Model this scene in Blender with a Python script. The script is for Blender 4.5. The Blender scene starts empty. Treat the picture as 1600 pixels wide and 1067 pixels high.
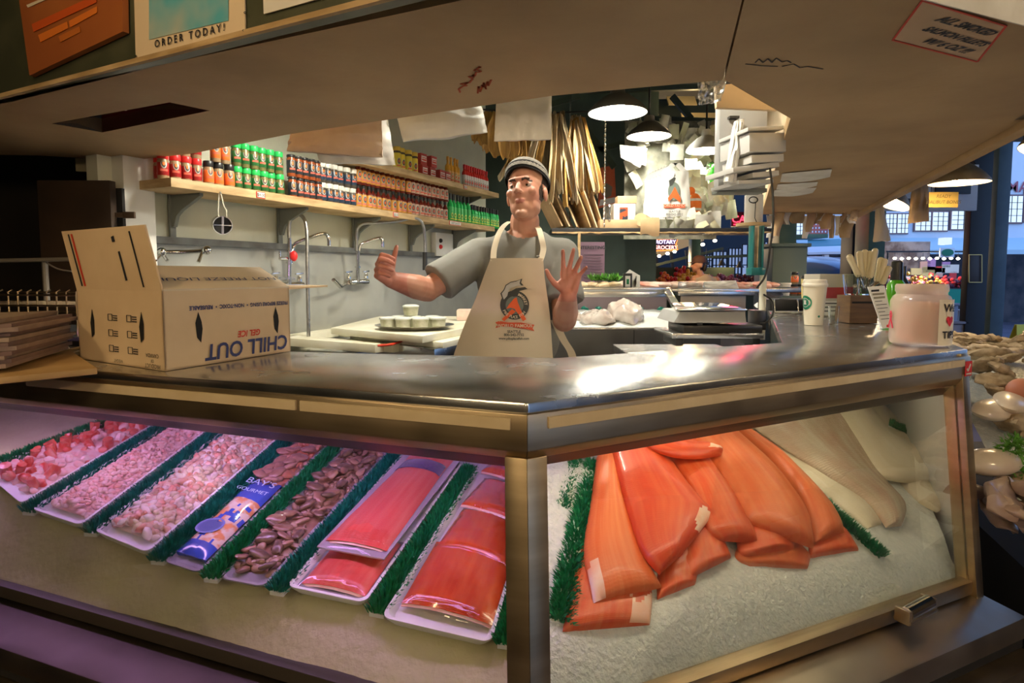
import bpy, bmesh, math, random
from mathutils import Vector, Matrix, Euler, noise
random.seed(7)
PI = math.pi
V = Vector
# ------------------------------------------------------------------ camera
F = 950.0; PITCH = math.radians(4.0); CAMZ = 1.4; HV = 430.0
SHIFT = 533.5 - HV - F*math.tan(PITCH)            # pixels still to go after the pitch
cam_d = bpy.data.cameras.new('camera'); cam = bpy.data.objects.new('camera', cam_d)
bpy.context.scene.collection.objects.link(cam)
cam_d.sensor_width = 36; cam_d.lens = 36*F/1600; cam_d.shift_y = -SHIFT/1600
cam_d.clip_start = .02; cam_d.clip_end = 200
cam.location = (0, 0, CAMZ); cam.rotation_euler = (PI/2-PITCH, 0, 0)
S = bpy.context.scene; S.camera = cam
S.view_settings.view_transform = 'Standard'; S.view_settings.look = 'None'
S.view_settings.exposure = 0.0; S.view_settings.gamma = 1; S.view_settings.use_curve_mapping = False
# ------------------------------------------------------------------ world (dusk sky over the street)
W = bpy.data.worlds.new('dusk'); S.world = W; W.use_nodes = True
nt = W.node_tree; bgn = nt.nodes['Background']
tcw = nt.nodes.new('ShaderNodeTexCoord'); spw = nt.nodes.new('ShaderNodeSeparateXYZ'); rpw = nt.nodes.new('ShaderNodeValToRGB')
nt.links.new(tcw.outputs['Generated'], spw.inputs[0]); nt.links.new(spw.outputs['Z'], rpw.inputs[0]); nt.links.new(rpw.outputs[0], bgn.inputs[0])
rpw.color_ramp.elements[0].color = (.30, .50, .90, 1); rpw.color_ramp.elements[1].color = (.16, .34, .85, 1)
bgn.inputs[1].default_value = 2.0
COL = S.collection
# ------------------------------------------------------------------ lamps of the place and added fill lamps (power in W)
def lamp(name, kind, loc, power, col, size=.1, rot=None, sy=None, spot=None, blend=.5):
    d = bpy.data.lights.new(name, kind); d.energy = power; d.color = col
    if kind == 'AREA':
        d.size = size
        if sy: d.shape = 'RECTANGLE'; d.size_y = sy
        else: d.shape = 'DISK'
    else: d.shadow_soft_size = size
    if kind == 'SPOT': d.spot_size = spot or 2.4; d.spot_blend = blend
    o = bpy.data.objects.new(name, d); COL.objects.link(o); o.location = loc
    if rot: o.rotation_euler = rot
    return o
WARM = (1, .68, .34); NEUT = (1, .93, .78)
PENDANTS_IN = [((.68, 4.0, 2.44), 42), ((1.15, 5.2, 2.56), 16), ((1.57, 5.0, 2.40), 10), ((-.62, 2.75, 2.50), 50), ((.30, 2.25, 2.60), 30)]  # last two: unseen pendants added above the soffit to light fishmonger and counter
PENDANTS_OUT = [((3.12, 4.3, 2.04), 50), ((3.45, 5.6, 2.05), 40), ((2.95, 3.35, 2.08), 50)]
for (l, p) in PENDANTS_IN: lamp('pendant_light', 'SPOT', (l[0], l[1], l[2]-.014), p*1.5, NEUT, .06, (0, 0, 0), spot=2.75, blend=.5)
for (l, p) in PENDANTS_OUT: lamp('pendant_light', 'SPOT', (l[0], l[1], l[2]-.014), p*.6, WARM, .06, (0, 0, 0), spot=2.6, blend=.5)
FILL_GLOBE_ES = 75
FILL_GLOBES = [(-1.15, -.55, 1.95), (.95, -.6, 1.95), (2.5, .5, 1.95), (-.1, -1.6, 1.95)]     # unseen fill globes added behind the viewer to light the soffit underside
lamp('fascia_light', 'POINT', (-.95, .62, 2.36), 12, WARM, .05)
# ------------------------------------------------------------------ pixel -> place
def ray(u, v):
    xc = (u-800)/F; yc = -(v-533.5)/F - SHIFT/F
    c, s = math.cos(PITCH), math.sin(PITCH)
    return V((xc, c+yc*s, yc*c-s))
def Pz(u, v, z): r = ray(u, v); return V((0, 0, CAMZ)) + r*((z-CAMZ)/r.z)
def Py(u, v, y): r = ray(u, v); return V((0, 0, CAMZ)) + r*(y/r.y)
def Pp(u, v, p0, n): r = ray(u, v); o = V((0, 0, CAMZ)); return o + r*((p0-o).dot(n)/r.dot(n))
# ------------------------------------------------------------------ mesh helpers
class MB:
    def __init__(s): s.v = []; s.f = []; s.m = []; s.uv = None; s.mi = 0
    def add(s, vs, fs, mi=None):
        b = len(s.v); s.v += [V(p) for p in vs]; s.f += [tuple(i+b for i in f) for f in fs]
        s.m += [s.mi if mi is None else mi]*len(fs); return b
    def box(s, c, sz, R=None, mi=None):
        c = V(c); h = V(sz)/2; vs = []
        for x in (-1, 1):
            for y in (-1, 1):
                for z in (-1, 1):
                    p = V((x*h.x, y*h.y, z*h.z)); vs.append(c + (R @ p if R is not None else p))
        s.add(vs, [(0,1,3,2),(4,6,7,5),(0,4,5,1),(2,3,7,6),(0,2,6,4),(1,5,7,3)], mi); return s
    def bar(s, p, q, w, h, up=V((0, 0, 1)), mi=None):
        p = V(p); q = V(q); d = (q-p); L = d.length; d.normalize(); x = d.cross(up)
        if x.length < 1e-4: x = d.cross(V((1, 0, 0)))
        x.normalize(); z = x.cross(d); R = Matrix((x, d, z)).transposed()
        return s.box((p+q)/2, (w, L, h), R, mi)
    def tube(s, path, r, n=10, cap=True, mi=None):
        path = [V(p) for p in path]; k = len(path); rs = r if isinstance(r, (list, tuple)) else [r]*k
        t0 = (path[1]-path[0]).normalized(); x = t0.cross(V((0, 0, 1)))
        if x.length < 1e-3: x = t0.cross(V((1, 0, 0)))
        x.normalize(); vs = []; fs = []
        for i in range(k):
            t = (path[min(i+1, k-1)]-path[max(i-1, 0)]).normalized()
            x = (x - t*x.dot(t)).normalized(); y = t.cross(x)
            for j in range(n):
                a = 2*PI*j/n; vs.append(path[i] + (x*math.cos(a)+y*math.sin(a))*rs[i])
        for i in range(k-1):
            for j in range(n): fs.append((i*n+j, i*n+(j+1) % n, (i+1)*n+(j+1) % n, (i+1)*n+j))
        if cap: fs += [tuple(range(n))[::-1], tuple((k-1)*n+j for j in range(n))]
        s.add(vs, fs, mi); return s
    def lathe(s, prof, c=(0, 0, 0), n=20, R=None, mi=None, sx=1, sy=1, caps=True):
        c = V(c); vs = []; fs = []; k = len(prof)
        for (r, z) in prof:
            for j in range(n):
                a = 2*PI*j/n; p = V((r*math.cos(a)*sx, r*math.sin(a)*sy, z)); vs.append(c + (R @ p if R is not None else p))
        for i in range(k-1):
            for j in range(n): fs.append((i*n+j, i*n+(j+1) % n, (i+1)*n+(j+1) % n, (i+1)*n+j))
        if caps and prof[0][0] > 1e-5: fs.append(tuple(range(n))[::-1])
        if caps and prof[-1][0] > 1e-5: fs.append(tuple((k-1)*n+j for j in range(n)))
        s.add(vs, fs, mi); return s
    def ell(s, c, r, R=None, n=16, m=10, mi=None):
        r = r if isinstance(r, (tuple, list, Vector)) else (r, r, r); c = V(c); vs = []; fs = []
        for i in range(m+1):
            t = PI*i/m
            for j in range(n):
                a = 2*PI*j/n; p = V((math.sin(t)*math.cos(a)*r[0], math.sin(t)*math.sin(a)*r[1], -math.cos(t)*r[2]))
                vs.append(c + (R @ p if R is not None else p))
        for i in range(m):
            for j in range(n): fs.append((i*n+j, i*n+(j+1) % n, (i+1)*n+(j+1) % n, (i+1)*n+j))
        s.add(vs, fs, mi); return s
    def cap(s, p, q, r0, r1, n=14):                       # tapered capsule
        p = V(p); q = V(q); d = (q-p).normalized()
        pts = []; rs = []
        for t in (1, .92, .7, .38): pts.append(p-d*r0*t); rs.append(max(r0*math.sqrt(max(0, 1-t*t)), r0*.05))
        pts += [p, q]; rs += [r0, r1]
        for t in (.38, .7, .92, 1): pts.append(q+d*r1*t); rs.append(max(r1*math.sqrt(max(0, 1-t*t)), r1*.05))
        return s.tube(pts, rs, n)
    def prism(s, poly, dz, mi=None):                      # polygon (3d points) extruded by vector dz
        n = len(poly); dz = V(dz) if not isinstance(dz, (int, float)) else V((0, 0, dz))
        vs = [V(p) for p in poly]+[V(p)+dz for p in poly]
        fs = [tuple(range(n))[::-1], tuple(range(n, 2*n))]+[(i, (i+1) % n, n+(i+1) % n, n+i) for i in range(n)]
        s.add(vs, fs, mi); return s
    def grid(s, fn, nu, nv, mi=None, uv=False):
        vs = [fn(i/nu, j/nv) for j in range(nv+1) for i in range(nu+1)]
        fs = [(j*(nu+1)+i, j*(nu+1)+i+1, (j+1)*(nu+1)+i+1, (j+1)*(nu+1)+i) for j in range(nv) for i in range(nu)]
        b = s.add(vs, fs, mi)
        if uv:
            if s.uv is None: s.uv = {}
            for j in range(nv+1):
                for i in range(nu+1): s.uv[b+j*(nu+1)+i] = (i/nu, j/nv)
        return s
    def sheet(s, fn, nu, nv, th, uv=False):               # grid with thickness along its normals
        P = [[V(fn(i/nu, j/nv)) for i in range(nu+1)] for j in range(nv+1)]
        Q = []
        for j in range(nv+1):
            row = []
            for i in range(nu+1):
                a = P[j][min(i+1, nu)]-P[j][max(i-1, 0)]; b = P[min(j+1, nv)][i]-P[max(j-1, 0)][i]
                n = a.cross(b); n = n.normalized() if n.length > 1e-9 else V((0, 0, 1)); row.append(P[j][i]-n*th)
            Q.append(row)
        s.grid(lambda x, y: P[round(y*nv)][round(x*nu)], nu, nv, uv=uv)
        b0 = len(s.v)-(nu+1)*(nv+1)
        s.grid(lambda x, y: Q[round(y*nv)][round(x*nu)], nu, nv, uv=uv)
        b1 = len(s.v)-(nu+1)*(nv+1)
        k = (nu+1)*nv; fs = []
        for f0 in range(len(s.f)-nu*nv, len(s.f)): s.f[f0] = tuple(reversed(s.f[f0]))
        for i in range(nu): fs += [(b0+i+1, b0+i, b1+i, b1+i+1), (b0+k+i, b0+k+i+1, b1+k+i+1, b1+k+i)]
        for j in range(nv):
            a = j*(nu+1); c = a+nu+1
            fs += [(b0+a, b0+c, b1+c, b1+a), (b0+c+nu, b0+a+nu, b1+a+nu, b1+c+nu)]
        s.f += fs; s.m += [0]*len(fs); return s
    def build(s, name, mats, parent=None, smooth=True, bevel=0, world=True, sub=0, angle=40, weld=False):
        if not isinstance(mats, (list, tuple)): mats = [mats]
        if parent is None:
            xs = [p.x for p in s.v]; ys = [p.y for p in s.v]; zs = [p.z for p in s.v]
            org = V(((min(xs)+max(xs))/2, (min(ys)+max(ys))/2, min(zs))) if world else V((0, 0, 0))
        else: org = ORG.get(parent.name, V((0, 0, 0))) if world else V((0, 0, 0))
        me = bpy.data.meshes.new(name); me.from_pydata([p-org for p in s.v], [], s.f)
        for m in mats: me.materials.append(m)
        me.polygons.foreach_set('material_index', s.m)
        if s.uv is not None:
            l = me.uv_layers.new(name='UVMap')
            for lp in me.loops: l.data[lp.index].uv = s.uv.get(lp.vertex_index, (0, 0))
        bm = bmesh.new(); bm.from_mesh(me)
        if weld: bmesh.ops.remove_doubles(bm, verts=bm.verts, dist=1e-5)
        if bevel:
            es = [e for e in bm.edges if len(e.link_faces) == 2 and e.calc_face_angle(0) > .6]
            bmesh.ops.bevel(bm, geom=es, offset=bevel, segments=2, affect='EDGES', profile=.6, clamp_overlap=True)
        bmesh.ops.recalc_face_normals(bm, faces=bm.faces)
        bm.to_mesh(me); bm.free()
        if smooth:
            me.polygons.foreach_set('use_smooth', [True]*len(me.polygons))
            try: me.set_sharp_from_angle(angle=math.radians(angle))
            except Exception: pass
        o = bpy.data.objects.new(name, me); COL.objects.link(o)
        if parent is not None:
            o.parent = parent; ORG[o.name] = org
        else: o.location = org; ORG[o.name] = org
        if sub:
            md = o.modifiers.new('s', 'SUBSURF'); md.levels = sub; md.render_levels = sub
        return o
ORG = {}
def tag(o, label, cat, group=None, kind=None):
    o['label'] = label; o['category'] = cat
    if group: o['group'] = group
    if kind: o['kind'] = kind
    return o
def struct(o): o['kind'] = 'structure'; return o
def thing(name, label, cat, loc=(0, 0, 0), group=None, rz=0):
    o = bpy.data.objects.new(name, None); COL.objects.link(o); o.location = loc; o.rotation_euler = (0, 0, rz)
    o.empty_display_size = .05; ORG[o.name] = V(loc); tag(o, label, cat, group); return o
def dup(o, loc=None, rz=None, label=None, group=None):
    r = o.copy(); COL.objects.link(r)
    if loc is not None: r.location = loc
    if rz is not None: r.rotation_euler = (0, 0, rz) if isinstance(rz, (int, float)) else rz
    if label: r['label'] = label
    if group: r['group'] = group
    for ch in list(o.children):
        c = ch.copy(); COL.objects.link(c); c.parent = r
        for g in list(ch.children):
            d = g.copy(); COL.objects.link(d); d.parent = c
    return r
def text_mesh(body, size=1.0, ext=.0, align='CENTER', shear=0, bold=0):
    cu = bpy.data.curves.new('t', 'FONT'); cu.body = body; cu.size = size; cu.extrude = ext; cu.align_x = align
    cu.shear = shear; cu.offset = bold; cu.resolution_u = 3
    o = bpy.data.objects.new('t', cu); COL.objects.link(o); bpy.context.view_layer.update()
    me = bpy.data.meshes.new_from_object(o.evaluated_get(bpy.context.evaluated_depsgraph_get()))
    vs = [v.co.copy() for v in me.vertices]; fs = [tuple(p.vertices) for p in me.polygons]
    bpy.data.objects.remove(o); bpy.data.curves.remove(cu); bpy.data.meshes.remove(me)
    return vs, fs
def lettering(body, size, mat, origin, xd, yd, parent, name='lettering', align='CENTER', off=.001, **k):
    # flat letters on a surface: origin, direction of writing, up direction of the letters
    xd = V(xd).normalized(); yd = V(yd).normalized(); n = xd.cross(yd)
    vs, fs = text_mesh(body, size, 0, align, **k); m = MB()
    m.add([V(origin)+xd*p.x+yd*p.y+n*off for p in vs], fs)
    return m.build(name, mat, parent, smooth=False)
ORD = ['first', 'second', 'third', 'fourth', 'fifth', 'sixth', 'seventh', 'eighth', 'ninth', 'tenth', 'eleventh', 'twelfth', 'thirteenth', 'fourteenth']
# ------------------------------------------------------------------ materials
MC = {}
def mat(name, c, rough=.5, metal=0, c2=None, scale=20, det=3, bump=0, bscale=None, emit=None, es=1, trans=0, alpha=1, ior=1.45, lo=.35, hi=.65, sss=0, stretch=None, coat=0, spec=None):
    if name in MC: return MC[name]
    m = bpy.data.materials.new(name); m.use_nodes = True; t = m.node_tree; b = t.nodes['Principled BSDF']
    b.inputs['Base Color'].default_value = (*c, 1); b.inputs['Roughness'].default_value = rough; b.inputs['Metallic'].default_value = metal
    b.inputs['IOR'].default_value = ior
    if spec is not None: b.inputs['Specular IOR Level'].default_value = spec
    if trans: b.inputs['Transmission Weight'].default_value = trans
    if alpha < 1: b.inputs['Alpha'].default_value = alpha
    if coat: b.inputs['Coat Weight'].default_value = coat; b.inputs['Coat Roughness'].default_value = .1
    if sss: b.inputs['Subsurface Weight'].default_value = sss; b.inputs['Subsurface Radius'].default_value = (.02, .01, .006)
    if emit: b.inputs['Emission Color'].default_value = (*emit, 1); b.inputs['Emission Strength'].default_value = es
    if c2 or bump:
        tc = t.nodes.new('ShaderNodeTexCoord'); src = tc.outputs['Object']
        if stretch:
            mp = t.nodes.new('ShaderNodeMapping'); mp.inputs['Scale'].default_value = stretch; t.links.new(src, mp.inputs[0]); src = mp.outputs[0]
    if c2:
        nz = t.nodes.new('ShaderNodeTexNoise'); nz.inputs['Scale'].default_value = scale; nz.inputs['Detail'].default_value = det
        t.links.new(src, nz.inputs['Vector']); rp = t.nodes.new('ShaderNodeValToRGB'); t.links.new(nz.outputs[0], rp.inputs[0])
        rp.color_ramp.elements[0].position = lo; rp.color_ramp.elements[1].position = hi
        rp.color_ramp.elements[0].color = (*c, 1); rp.color_ramp.elements[1].color = (*c2, 1)
        t.links.new(rp.outputs[0], b.inputs['Base Color'])
    if bump:
        nb = t.nodes.new('ShaderNodeTexNoise'); nb.inputs['Scale'].default_value = bscale or scale; nb.inputs['Detail'].default_value = 4
        t.links.new(src, nb.inputs['Vector']); bp = t.nodes.new('ShaderNodeBump'); bp.inputs['Strength'].default_value = min(1, bump); bp.inputs['Distance'].default_value = .01
        t.links.new(nb.outputs[0], bp.inputs['Height']); t.links.new(bp.outputs[0], b.inputs['Normal'])
    MC[name] = m; return m
def glassmat(name, tint=(1, 1, 1), gloss=.08, rough=.02, fr=.5):
    if name in MC: return MC[name]
    m = bpy.data.materials.new(name); m.use_nodes = True; t = m.node_tree; t.nodes.clear()
    o = t.nodes.new('ShaderNodeOutputMaterial'); mx = t.nodes.new('ShaderNodeMixShader'); tr = t.nodes.new('ShaderNodeBsdfTransparent'); g = t.nodes.new('ShaderNodeBsdfGlossy')
    lw = t.nodes.new('ShaderNodeLayerWeight'); lw.inputs[0].default_value = .25; ml = t.nodes.new('ShaderNodeMath'); ml.operation = 'MULTIPLY_ADD'
    t.links.new(lw.outputs['Fresnel'], ml.inputs[0]); ml.inputs[1].default_value = fr; ml.inputs[2].default_value = gloss; ml.use_clamp = True
    tr.inputs[0].default_value = (*tint, 1); g.inputs['Roughness'].default_value = rough
    t.links.new(ml.outputs[0], mx.inputs[0]); t.links.new(tr.outputs[0], mx.inputs[1]); t.links.new(g.outputs[0], mx.inputs[2]); t.links.new(mx.outputs[0], o.inputs[0])
    MC[name] = m; return m
def steel(name, c, rough=.28, c2=None, scale=6, stretch=None, bump=.03, metal=1.0):
    if name in MC: return MC[name]
    m = mat(name, c, rough, metal, c2=c2 or tuple(x*.8 for x in c), scale=scale, stretch=stretch, bump=bump, bscale=scale*2, lo=.3, hi=.7)
    t = m.node_tree; b = t.nodes['Principled BSDF']; tc = t.nodes.new('ShaderNodeTexCoord'); nz = t.nodes.new('ShaderNodeTexNoise'); nz.inputs['Scale'].default_value = 9; nz.inputs['Detail'].default_value = 5
    mr = t.nodes.new('ShaderNodeMapRange'); mr.inputs['To Min'].default_value = rough*.6; mr.inputs['To Max'].default_value = rough*1.6
    t.links.new(tc.outputs['Object'], nz.inputs['Vector']); t.links.new(nz.outputs[0], mr.inputs['Value']); t.links.new(mr.outputs[0], b.inputs['Roughness'])
    return m
def label_mat(name, base, fig=(.9, .22, .04), ring=(.05, .05, .05), light=(.40, .38, .33), rx=.012, rz=.022, z0=.07, stripe=(.75, .15, .1)):
    # printed wrap: an oval badge with a flame-coloured figure over a coloured line of type
    if name in MC: return MC[name]
    m = mat(name, base, .35); t = m.node_tree; b = t.nodes['Principled BSDF']
    def N(k, **kw):
        n = t.nodes.new(k)
        for a, v in kw.items(): setattr(n, a, v)
        return n
    def Mt(op, a, bb=None):
        n = N('ShaderNodeMath', operation=op)
        for i, x in enumerate((a, bb)):
            if x is None: continue
            if isinstance(x, (int, float)): n.inputs[i].default_value = x
            else: t.links.new(x, n.inputs[i])
        return n.outputs[0]
    tc = N('ShaderNodeTexCoord'); sp = N('ShaderNodeSeparateXYZ'); t.links.new(tc.outputs['Object'], sp.inputs[0])
    x = Mt('DIVIDE', sp.outputs['X'], rx); z = Mt('DIVIDE', Mt('SUBTRACT', sp.outputs['Z'], z0), rz)
    d = Mt('SQRT', Mt('ADD', Mt('MULTIPLY', x, x), Mt('MULTIPLY', z, z)))
    back = Mt('GREATER_THAN', sp.outputs['Y'], 0.0); d = Mt('ADD', d, Mt('MULTIPLY', back, 5.0))
    rp = N('ShaderNodeValToRGB'); rp.color_ramp.interpolation = 'CONSTANT'; e = rp.color_ramp.elements
    e[0].position = 0; e[0].color = (*fig, 1); e[1].position = .19; e[1].color = (*ring, 1)
    for p, c in ((.32, light), (.42, base)): q = e.new(p); q.color = (*c, 1)
    t.links.new(Mt('MULTIPLY', d, .4), rp.inputs[0])
    zz = Mt('ABSOLUTE', Mt('ADD', z, 1.35)); bandm = Mt('MULTIPLY', Mt('LESS_THAN', zz, .22), Mt('LESS_THAN', Mt('ABSOLUTE', x), 1.3)); bandm = Mt('MULTIPLY', bandm, Mt('SUBTRACT', 1.0, back))
    mx = N('ShaderNodeMixRGB'); t.links.new(bandm, mx.inputs[0]); t.links.new(rp.outputs[0], mx.inputs[1]); mx.inputs[2].default_value = (*stripe, 1)
    t.links.new(mx.outputs[0], b.inputs['Base Color']); return m
M_steel = steel('brushed_steel', (.62, .62, .60), .22, scale=3)
M_top = steel('countertop_steel', (.70, .71, .70), .22, (.50, .51, .51), 7, bump=.03)
M_brass = steel('warm_rim_steel', (.52, .41, .26), .34, (.40, .31, .19), 4, stretch=(1, 1, 8))
M_deck = steel('deck_steel', (.50, .41, .30), .35, (.38, .33, .27), 3)
M_strip = mat('cream_strip', (.74, .60, .38), .45, c2=(.62, .48, .28), scale=9)
M_black = mat('black_plastic', (.012, .012, .013), .4)
M_dark = mat('dark_void', (.012, .011, .010), .8)
M_soffit = mat('soffit_board', (.50, .335, .165), .62, c2=(.36, .235, .11), scale=3, det=8, bump=.08, bscale=40, lo=.3, hi=.75)
M_fascia = mat('fascia_green', (.055, .06, .035), .35, c2=(.10, .10, .06), scale=8, det=6, lo=.45, hi=.8)
M_wood = mat('shelf_wood', (.62, .44, .23), .6, c2=(.38, .25, .11), scale=6, stretch=(1, 1, 5), det=6, bump=.1, bscale=20)
M_card = mat('cardboard', (.62, .43, .24), .8, c2=(.55, .37, .20), scale=14)
M_carton = mat('pale_cardboard', (.78, .60, .38), .75, c2=(.72, .54, .33), scale=9)
M_white = mat('white_paint', (.78, .78, .72), .5, c2=(.66, .66, .58), scale=4, det=6)
M_paper = mat('white_paper', (.82, .80, .74), .7, c2=(.70, .67, .60), scale=12)
M_chrome = steel('chrome', (.75, .75, .73), .12, scale=8)
M_ink = mat('ink_black', (.02, .02, .025), .6)
M_navy = mat('ink_navy', (.04, .05, .16), .6)
M_redink = mat('ink_red', (.62, .05, .02), .6)
M_poly = mat('white_poly', (.80, .78, .64), .4, c2=(.70, .66, .48), scale=6, det=5)
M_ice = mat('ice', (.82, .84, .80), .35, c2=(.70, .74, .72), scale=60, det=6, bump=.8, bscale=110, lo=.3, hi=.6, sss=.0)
M_ice_warmlit = mat('ice_bank', (.62, .56, .38), .4, c2=(.52, .46, .29), scale=5, det=8, bump=.4, bscale=60)  # olive tint of the warm lamplight is put into this ice colour
M_green = mat('plastic_grass', (.006, .16, .05), .5, c2=(.01, .28, .10), scale=60)
M_teal = mat('plastic_grass_teal', (.004, .13, .10), .5, c2=(.01, .24, .17), scale=60)
M_wrap = glassmat('clear_wrap', (.98, .98, .98), .02, .06, .10)
M_glass = glassmat('clear_glass', (.95, .97, .95), .03, .01, .35)
M_tray = mat('white_tray', (.80, .80, .80), .35)
# ================================================================== SETTING
M_floor = mat('market_floor', (.10, .09, .11), .35, c2=(.17, .15, .19), scale=3, det=6, bump=.1)
M_hall = mat('hall_dark_green', (.035, .055, .035), .6, c2=(.05, .07, .045), scale=3)
M_wallgreen = mat('wall_dark_green', (.06, .095, .075), .55, c2=(.045, .07, .055), scale=3)
M_yelceil = mat('yellow_ceiling', (.62, .50, .22), .6)
M_post = mat('green_post', (.09, .17, .10), .45, c2=(.06, .12, .07), scale=4)
M_bluepost = mat('blue_grey_post', (.07, .12, .15), .45, c2=(.05, .09, .12), scale=4)
M_blackpost = mat('black_post', (.02, .02, .022), .5)
M_facade = mat('facade_white', (.80, .82, .85), .7, c2=(.70, .73, .78), scale=1)
M_tealtrim = mat('awning_teal', (.10, .32, .38), .5)
def emis(name, c, s): return mat(name, (0, 0, 0), .6, emit=c, es=s)
m = MB(); m.box((3, 14, -.05), (34, 40, .1)); struct(m.build('floor', M_floor))
m = MB(); m.box((-1.2, 5.5, 3.65), (10.4, 19, .1)); struct(m.build('ceiling', M_hall))
m = MB(); m.box((-1, -4.2, 1.8), (11, .2, 3.7)); struct(m.build('wall_rear', mat('aisle_wall', (.22, .16, .10), .7, c2=(.12, .09, .06), scale=2)))
m = MB(); m.box((6.6, -.6, 1.8), (.2, 7.0, 3.7)); struct(m.build('wall_right', mat('aisle_wall', (.22, .16, .10), .7, c2=(.12, .09, .06), scale=2)))  # added out of view to keep the open street's sky off the rim
m = MB(); m.box((-4.2, 9, 1.8), (.2, 26, 3.7)); struct(m.build('wall_left', M_dark))
# angled wall that carries the shelves
Wo = V((-1.70, 2.84, 0)); Wa = V((.44, .898, 0)).normalized(); Wn = V((.898, -.44, 0)).normalized()
def WP(s, d, z): return Wo + Wa*s + Wn*d + V((0, 0, z))
def s_at(u, d):
    r = (u-800)/F; return (r*(Wo.y+Wn.y*d)-(Wo.x+Wn.x*d))/(Wa.x-r*Wa.y)
Rw = Matrix((Wa, -Wn, V((0, 0, 1)))).transposed()          # local x along the wall, local -y into the room
m = MB(); m.box(WP(1.55, -.04, 1.65), (3.5, .08, 3.3), Rw); struct(m.build('wall_shelf_side', mat('cream_wall', (.66, .66, .52), .5, c2=(.56, .56, .43), scale=3, det=6)))
m = MB(); m.box(WP(1.55, .006, 1.15), (3.4, .012, .8), Rw); struct(m.build('trim_1', steel('splash_steel', (.42, .42, .37), .45, (.31, .31, .27), 3, metal=.4)))
m = MB(); m.box(WP(1.55, .02, 1.565), (3.4, .04, .035), Rw); struct(m.build('trim_2', mat('splash_cap', (.16, .17, .165), .5, c2=(.09, .09, .08), scale=9), bevel=.003))
m = MB(); m.box(WP(-.07, .03, 1.3), (.14, .1, 2.6), Rw); struct(m.build('trim_3', M_white, bevel=.004))
m = MB(); m.box((.45, 6.2, 1.8), (2.0, .12, 3.6)); struct(m.build('wall_back', M_wallgreen))
m = MB(); m.box((-2.9, 3.6, 1.2), (2.0, .1, 2.4)); struct(m.build('wall_dark_recess', mat('dark_brown', (.020, .014, .010), .7)))
# far hall: ceiling bays, far wall with windows
m = MB(); m.box((6.5, 22, 2.2), (13, .2, 4.4)); struct(m.build('wall_far', mat('far_wall', (.03, .04, .05), .7)))
m = MB(); m.box((3.0, 14, 4.3), (5.6, 12, .1)); struct(m.build('ceiling_hall', M_yelceil))
# row of far windows
for i, (u0, u1, v0, v1) in enumerate([(1097, 1112, 398, 425), (1114, 1135, 393, 425), (1139, 1158, 388, 428), (1160, 1192, 382, 430), (1195, 1212, 378, 432)]):
    a = Py(u0, v0, 21.8); b = Py(u1, v1, 21.8)
    w = MB(); w.box(((a.x+b.x)/2, 21.85, (a.z+b.z)/2), (b.x-a.x, .05, a.z-b.z)); o = struct(w.build('window_%d' % (i+1), emis('dusk_pane', (.30, .42, .75), .8)))
    g = MB(); nx = 4
    for k in range(nx+1): x = a.x+(b.x-a.x)*k/nx; g.box((x, 21.8, (a.z+b.z)/2), (.035, .05, a.z-b.z))
    for k in range(4): z = b.z+(a.z-b.z)*k/3; g.box(((a.x+b.x)/2, 21.8, z), (b.x-a.x, .05, .035))
    g.build('window_frame', M_blackpost, o, smooth=False)
# street building across the road
m = MB(); m.box((16.4, 17.05, 4.4), (17.2, .3, 4.2)); struct(m.build('wall_street', M_facade))
m = MB(); m.box((16.6, 18.2, 1.3), (16.8, .1, 2.7)); struct(m.build('wall_shopfront', mat('shop_dark', (.05, .05, .06), .8, c2=(.12, .10, .10), scale=3)))
m = MB(); m.prism([(7.7, 16.0, 1.95), (25, 16.0, 1.95), (25, 17.0, 2.35), (7.7, 17.0, 2.35)], .12); struct(m.build('trim_4', mat('awning_pale', (.50, .66, .72), .5)))
M_brick = mat('window_frame_brown', (.20, .12, .12), .6); M_pane = mat('bright_pane', (.5, .6, .7), .2, emit=(.75, .88, 1.0), es=.85)
wn = 6
for (u0, u1, v0, v1) in [(1242, 1262, 340, 368), (1345, 1350, 330, 366), (1382, 1418, 333, 366), (1428, 1480, 330, 362), (1484, 1514, 328, 360), (1568, 1596, 304, 350), (1600, 1640, 296, 348)]:
    a = Py(u0, v0, 16.88); b = Py(u1, v1, 16.88); wn += 1; n = max(1, round((b.x-a.x)/.42)); cx = (a.x+b.x)/2; cz = (a.z+b.z)/2
    w = MB(); w.box((cx, 16.88, cz), (b.x-a.x, .06, a.z-b.z)); o = struct(w.build('window_%d' % wn, M_brick))
    for k in range(n):
        x0 = a.x+(b.x-a.x)*(k+.08)/n; x1 = a.x+(b.x-a.x)*(k+.92)/n
        p = MB(); p.box(((x0+x1)/2, 16.84, cz), (x1-x0, .03, (a.z-b.z)*.88)); p.build('pane', M_pane, o, smooth=False)
        g = MB()
        for t in (.33, .67): g.box((x0+(x1-x0)*t, 16.82, cz), (.012, .02, (a.z-b.z)*.88))
        for t in (.25, .5, .75): g.box(((x0+x1)/2, 16.82, cz+(a.z-b.z)*.88*(t-.5)), (x1-x0, .02, .012))
        g.build('muntin', M_blackpost, o, smooth=False)
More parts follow.
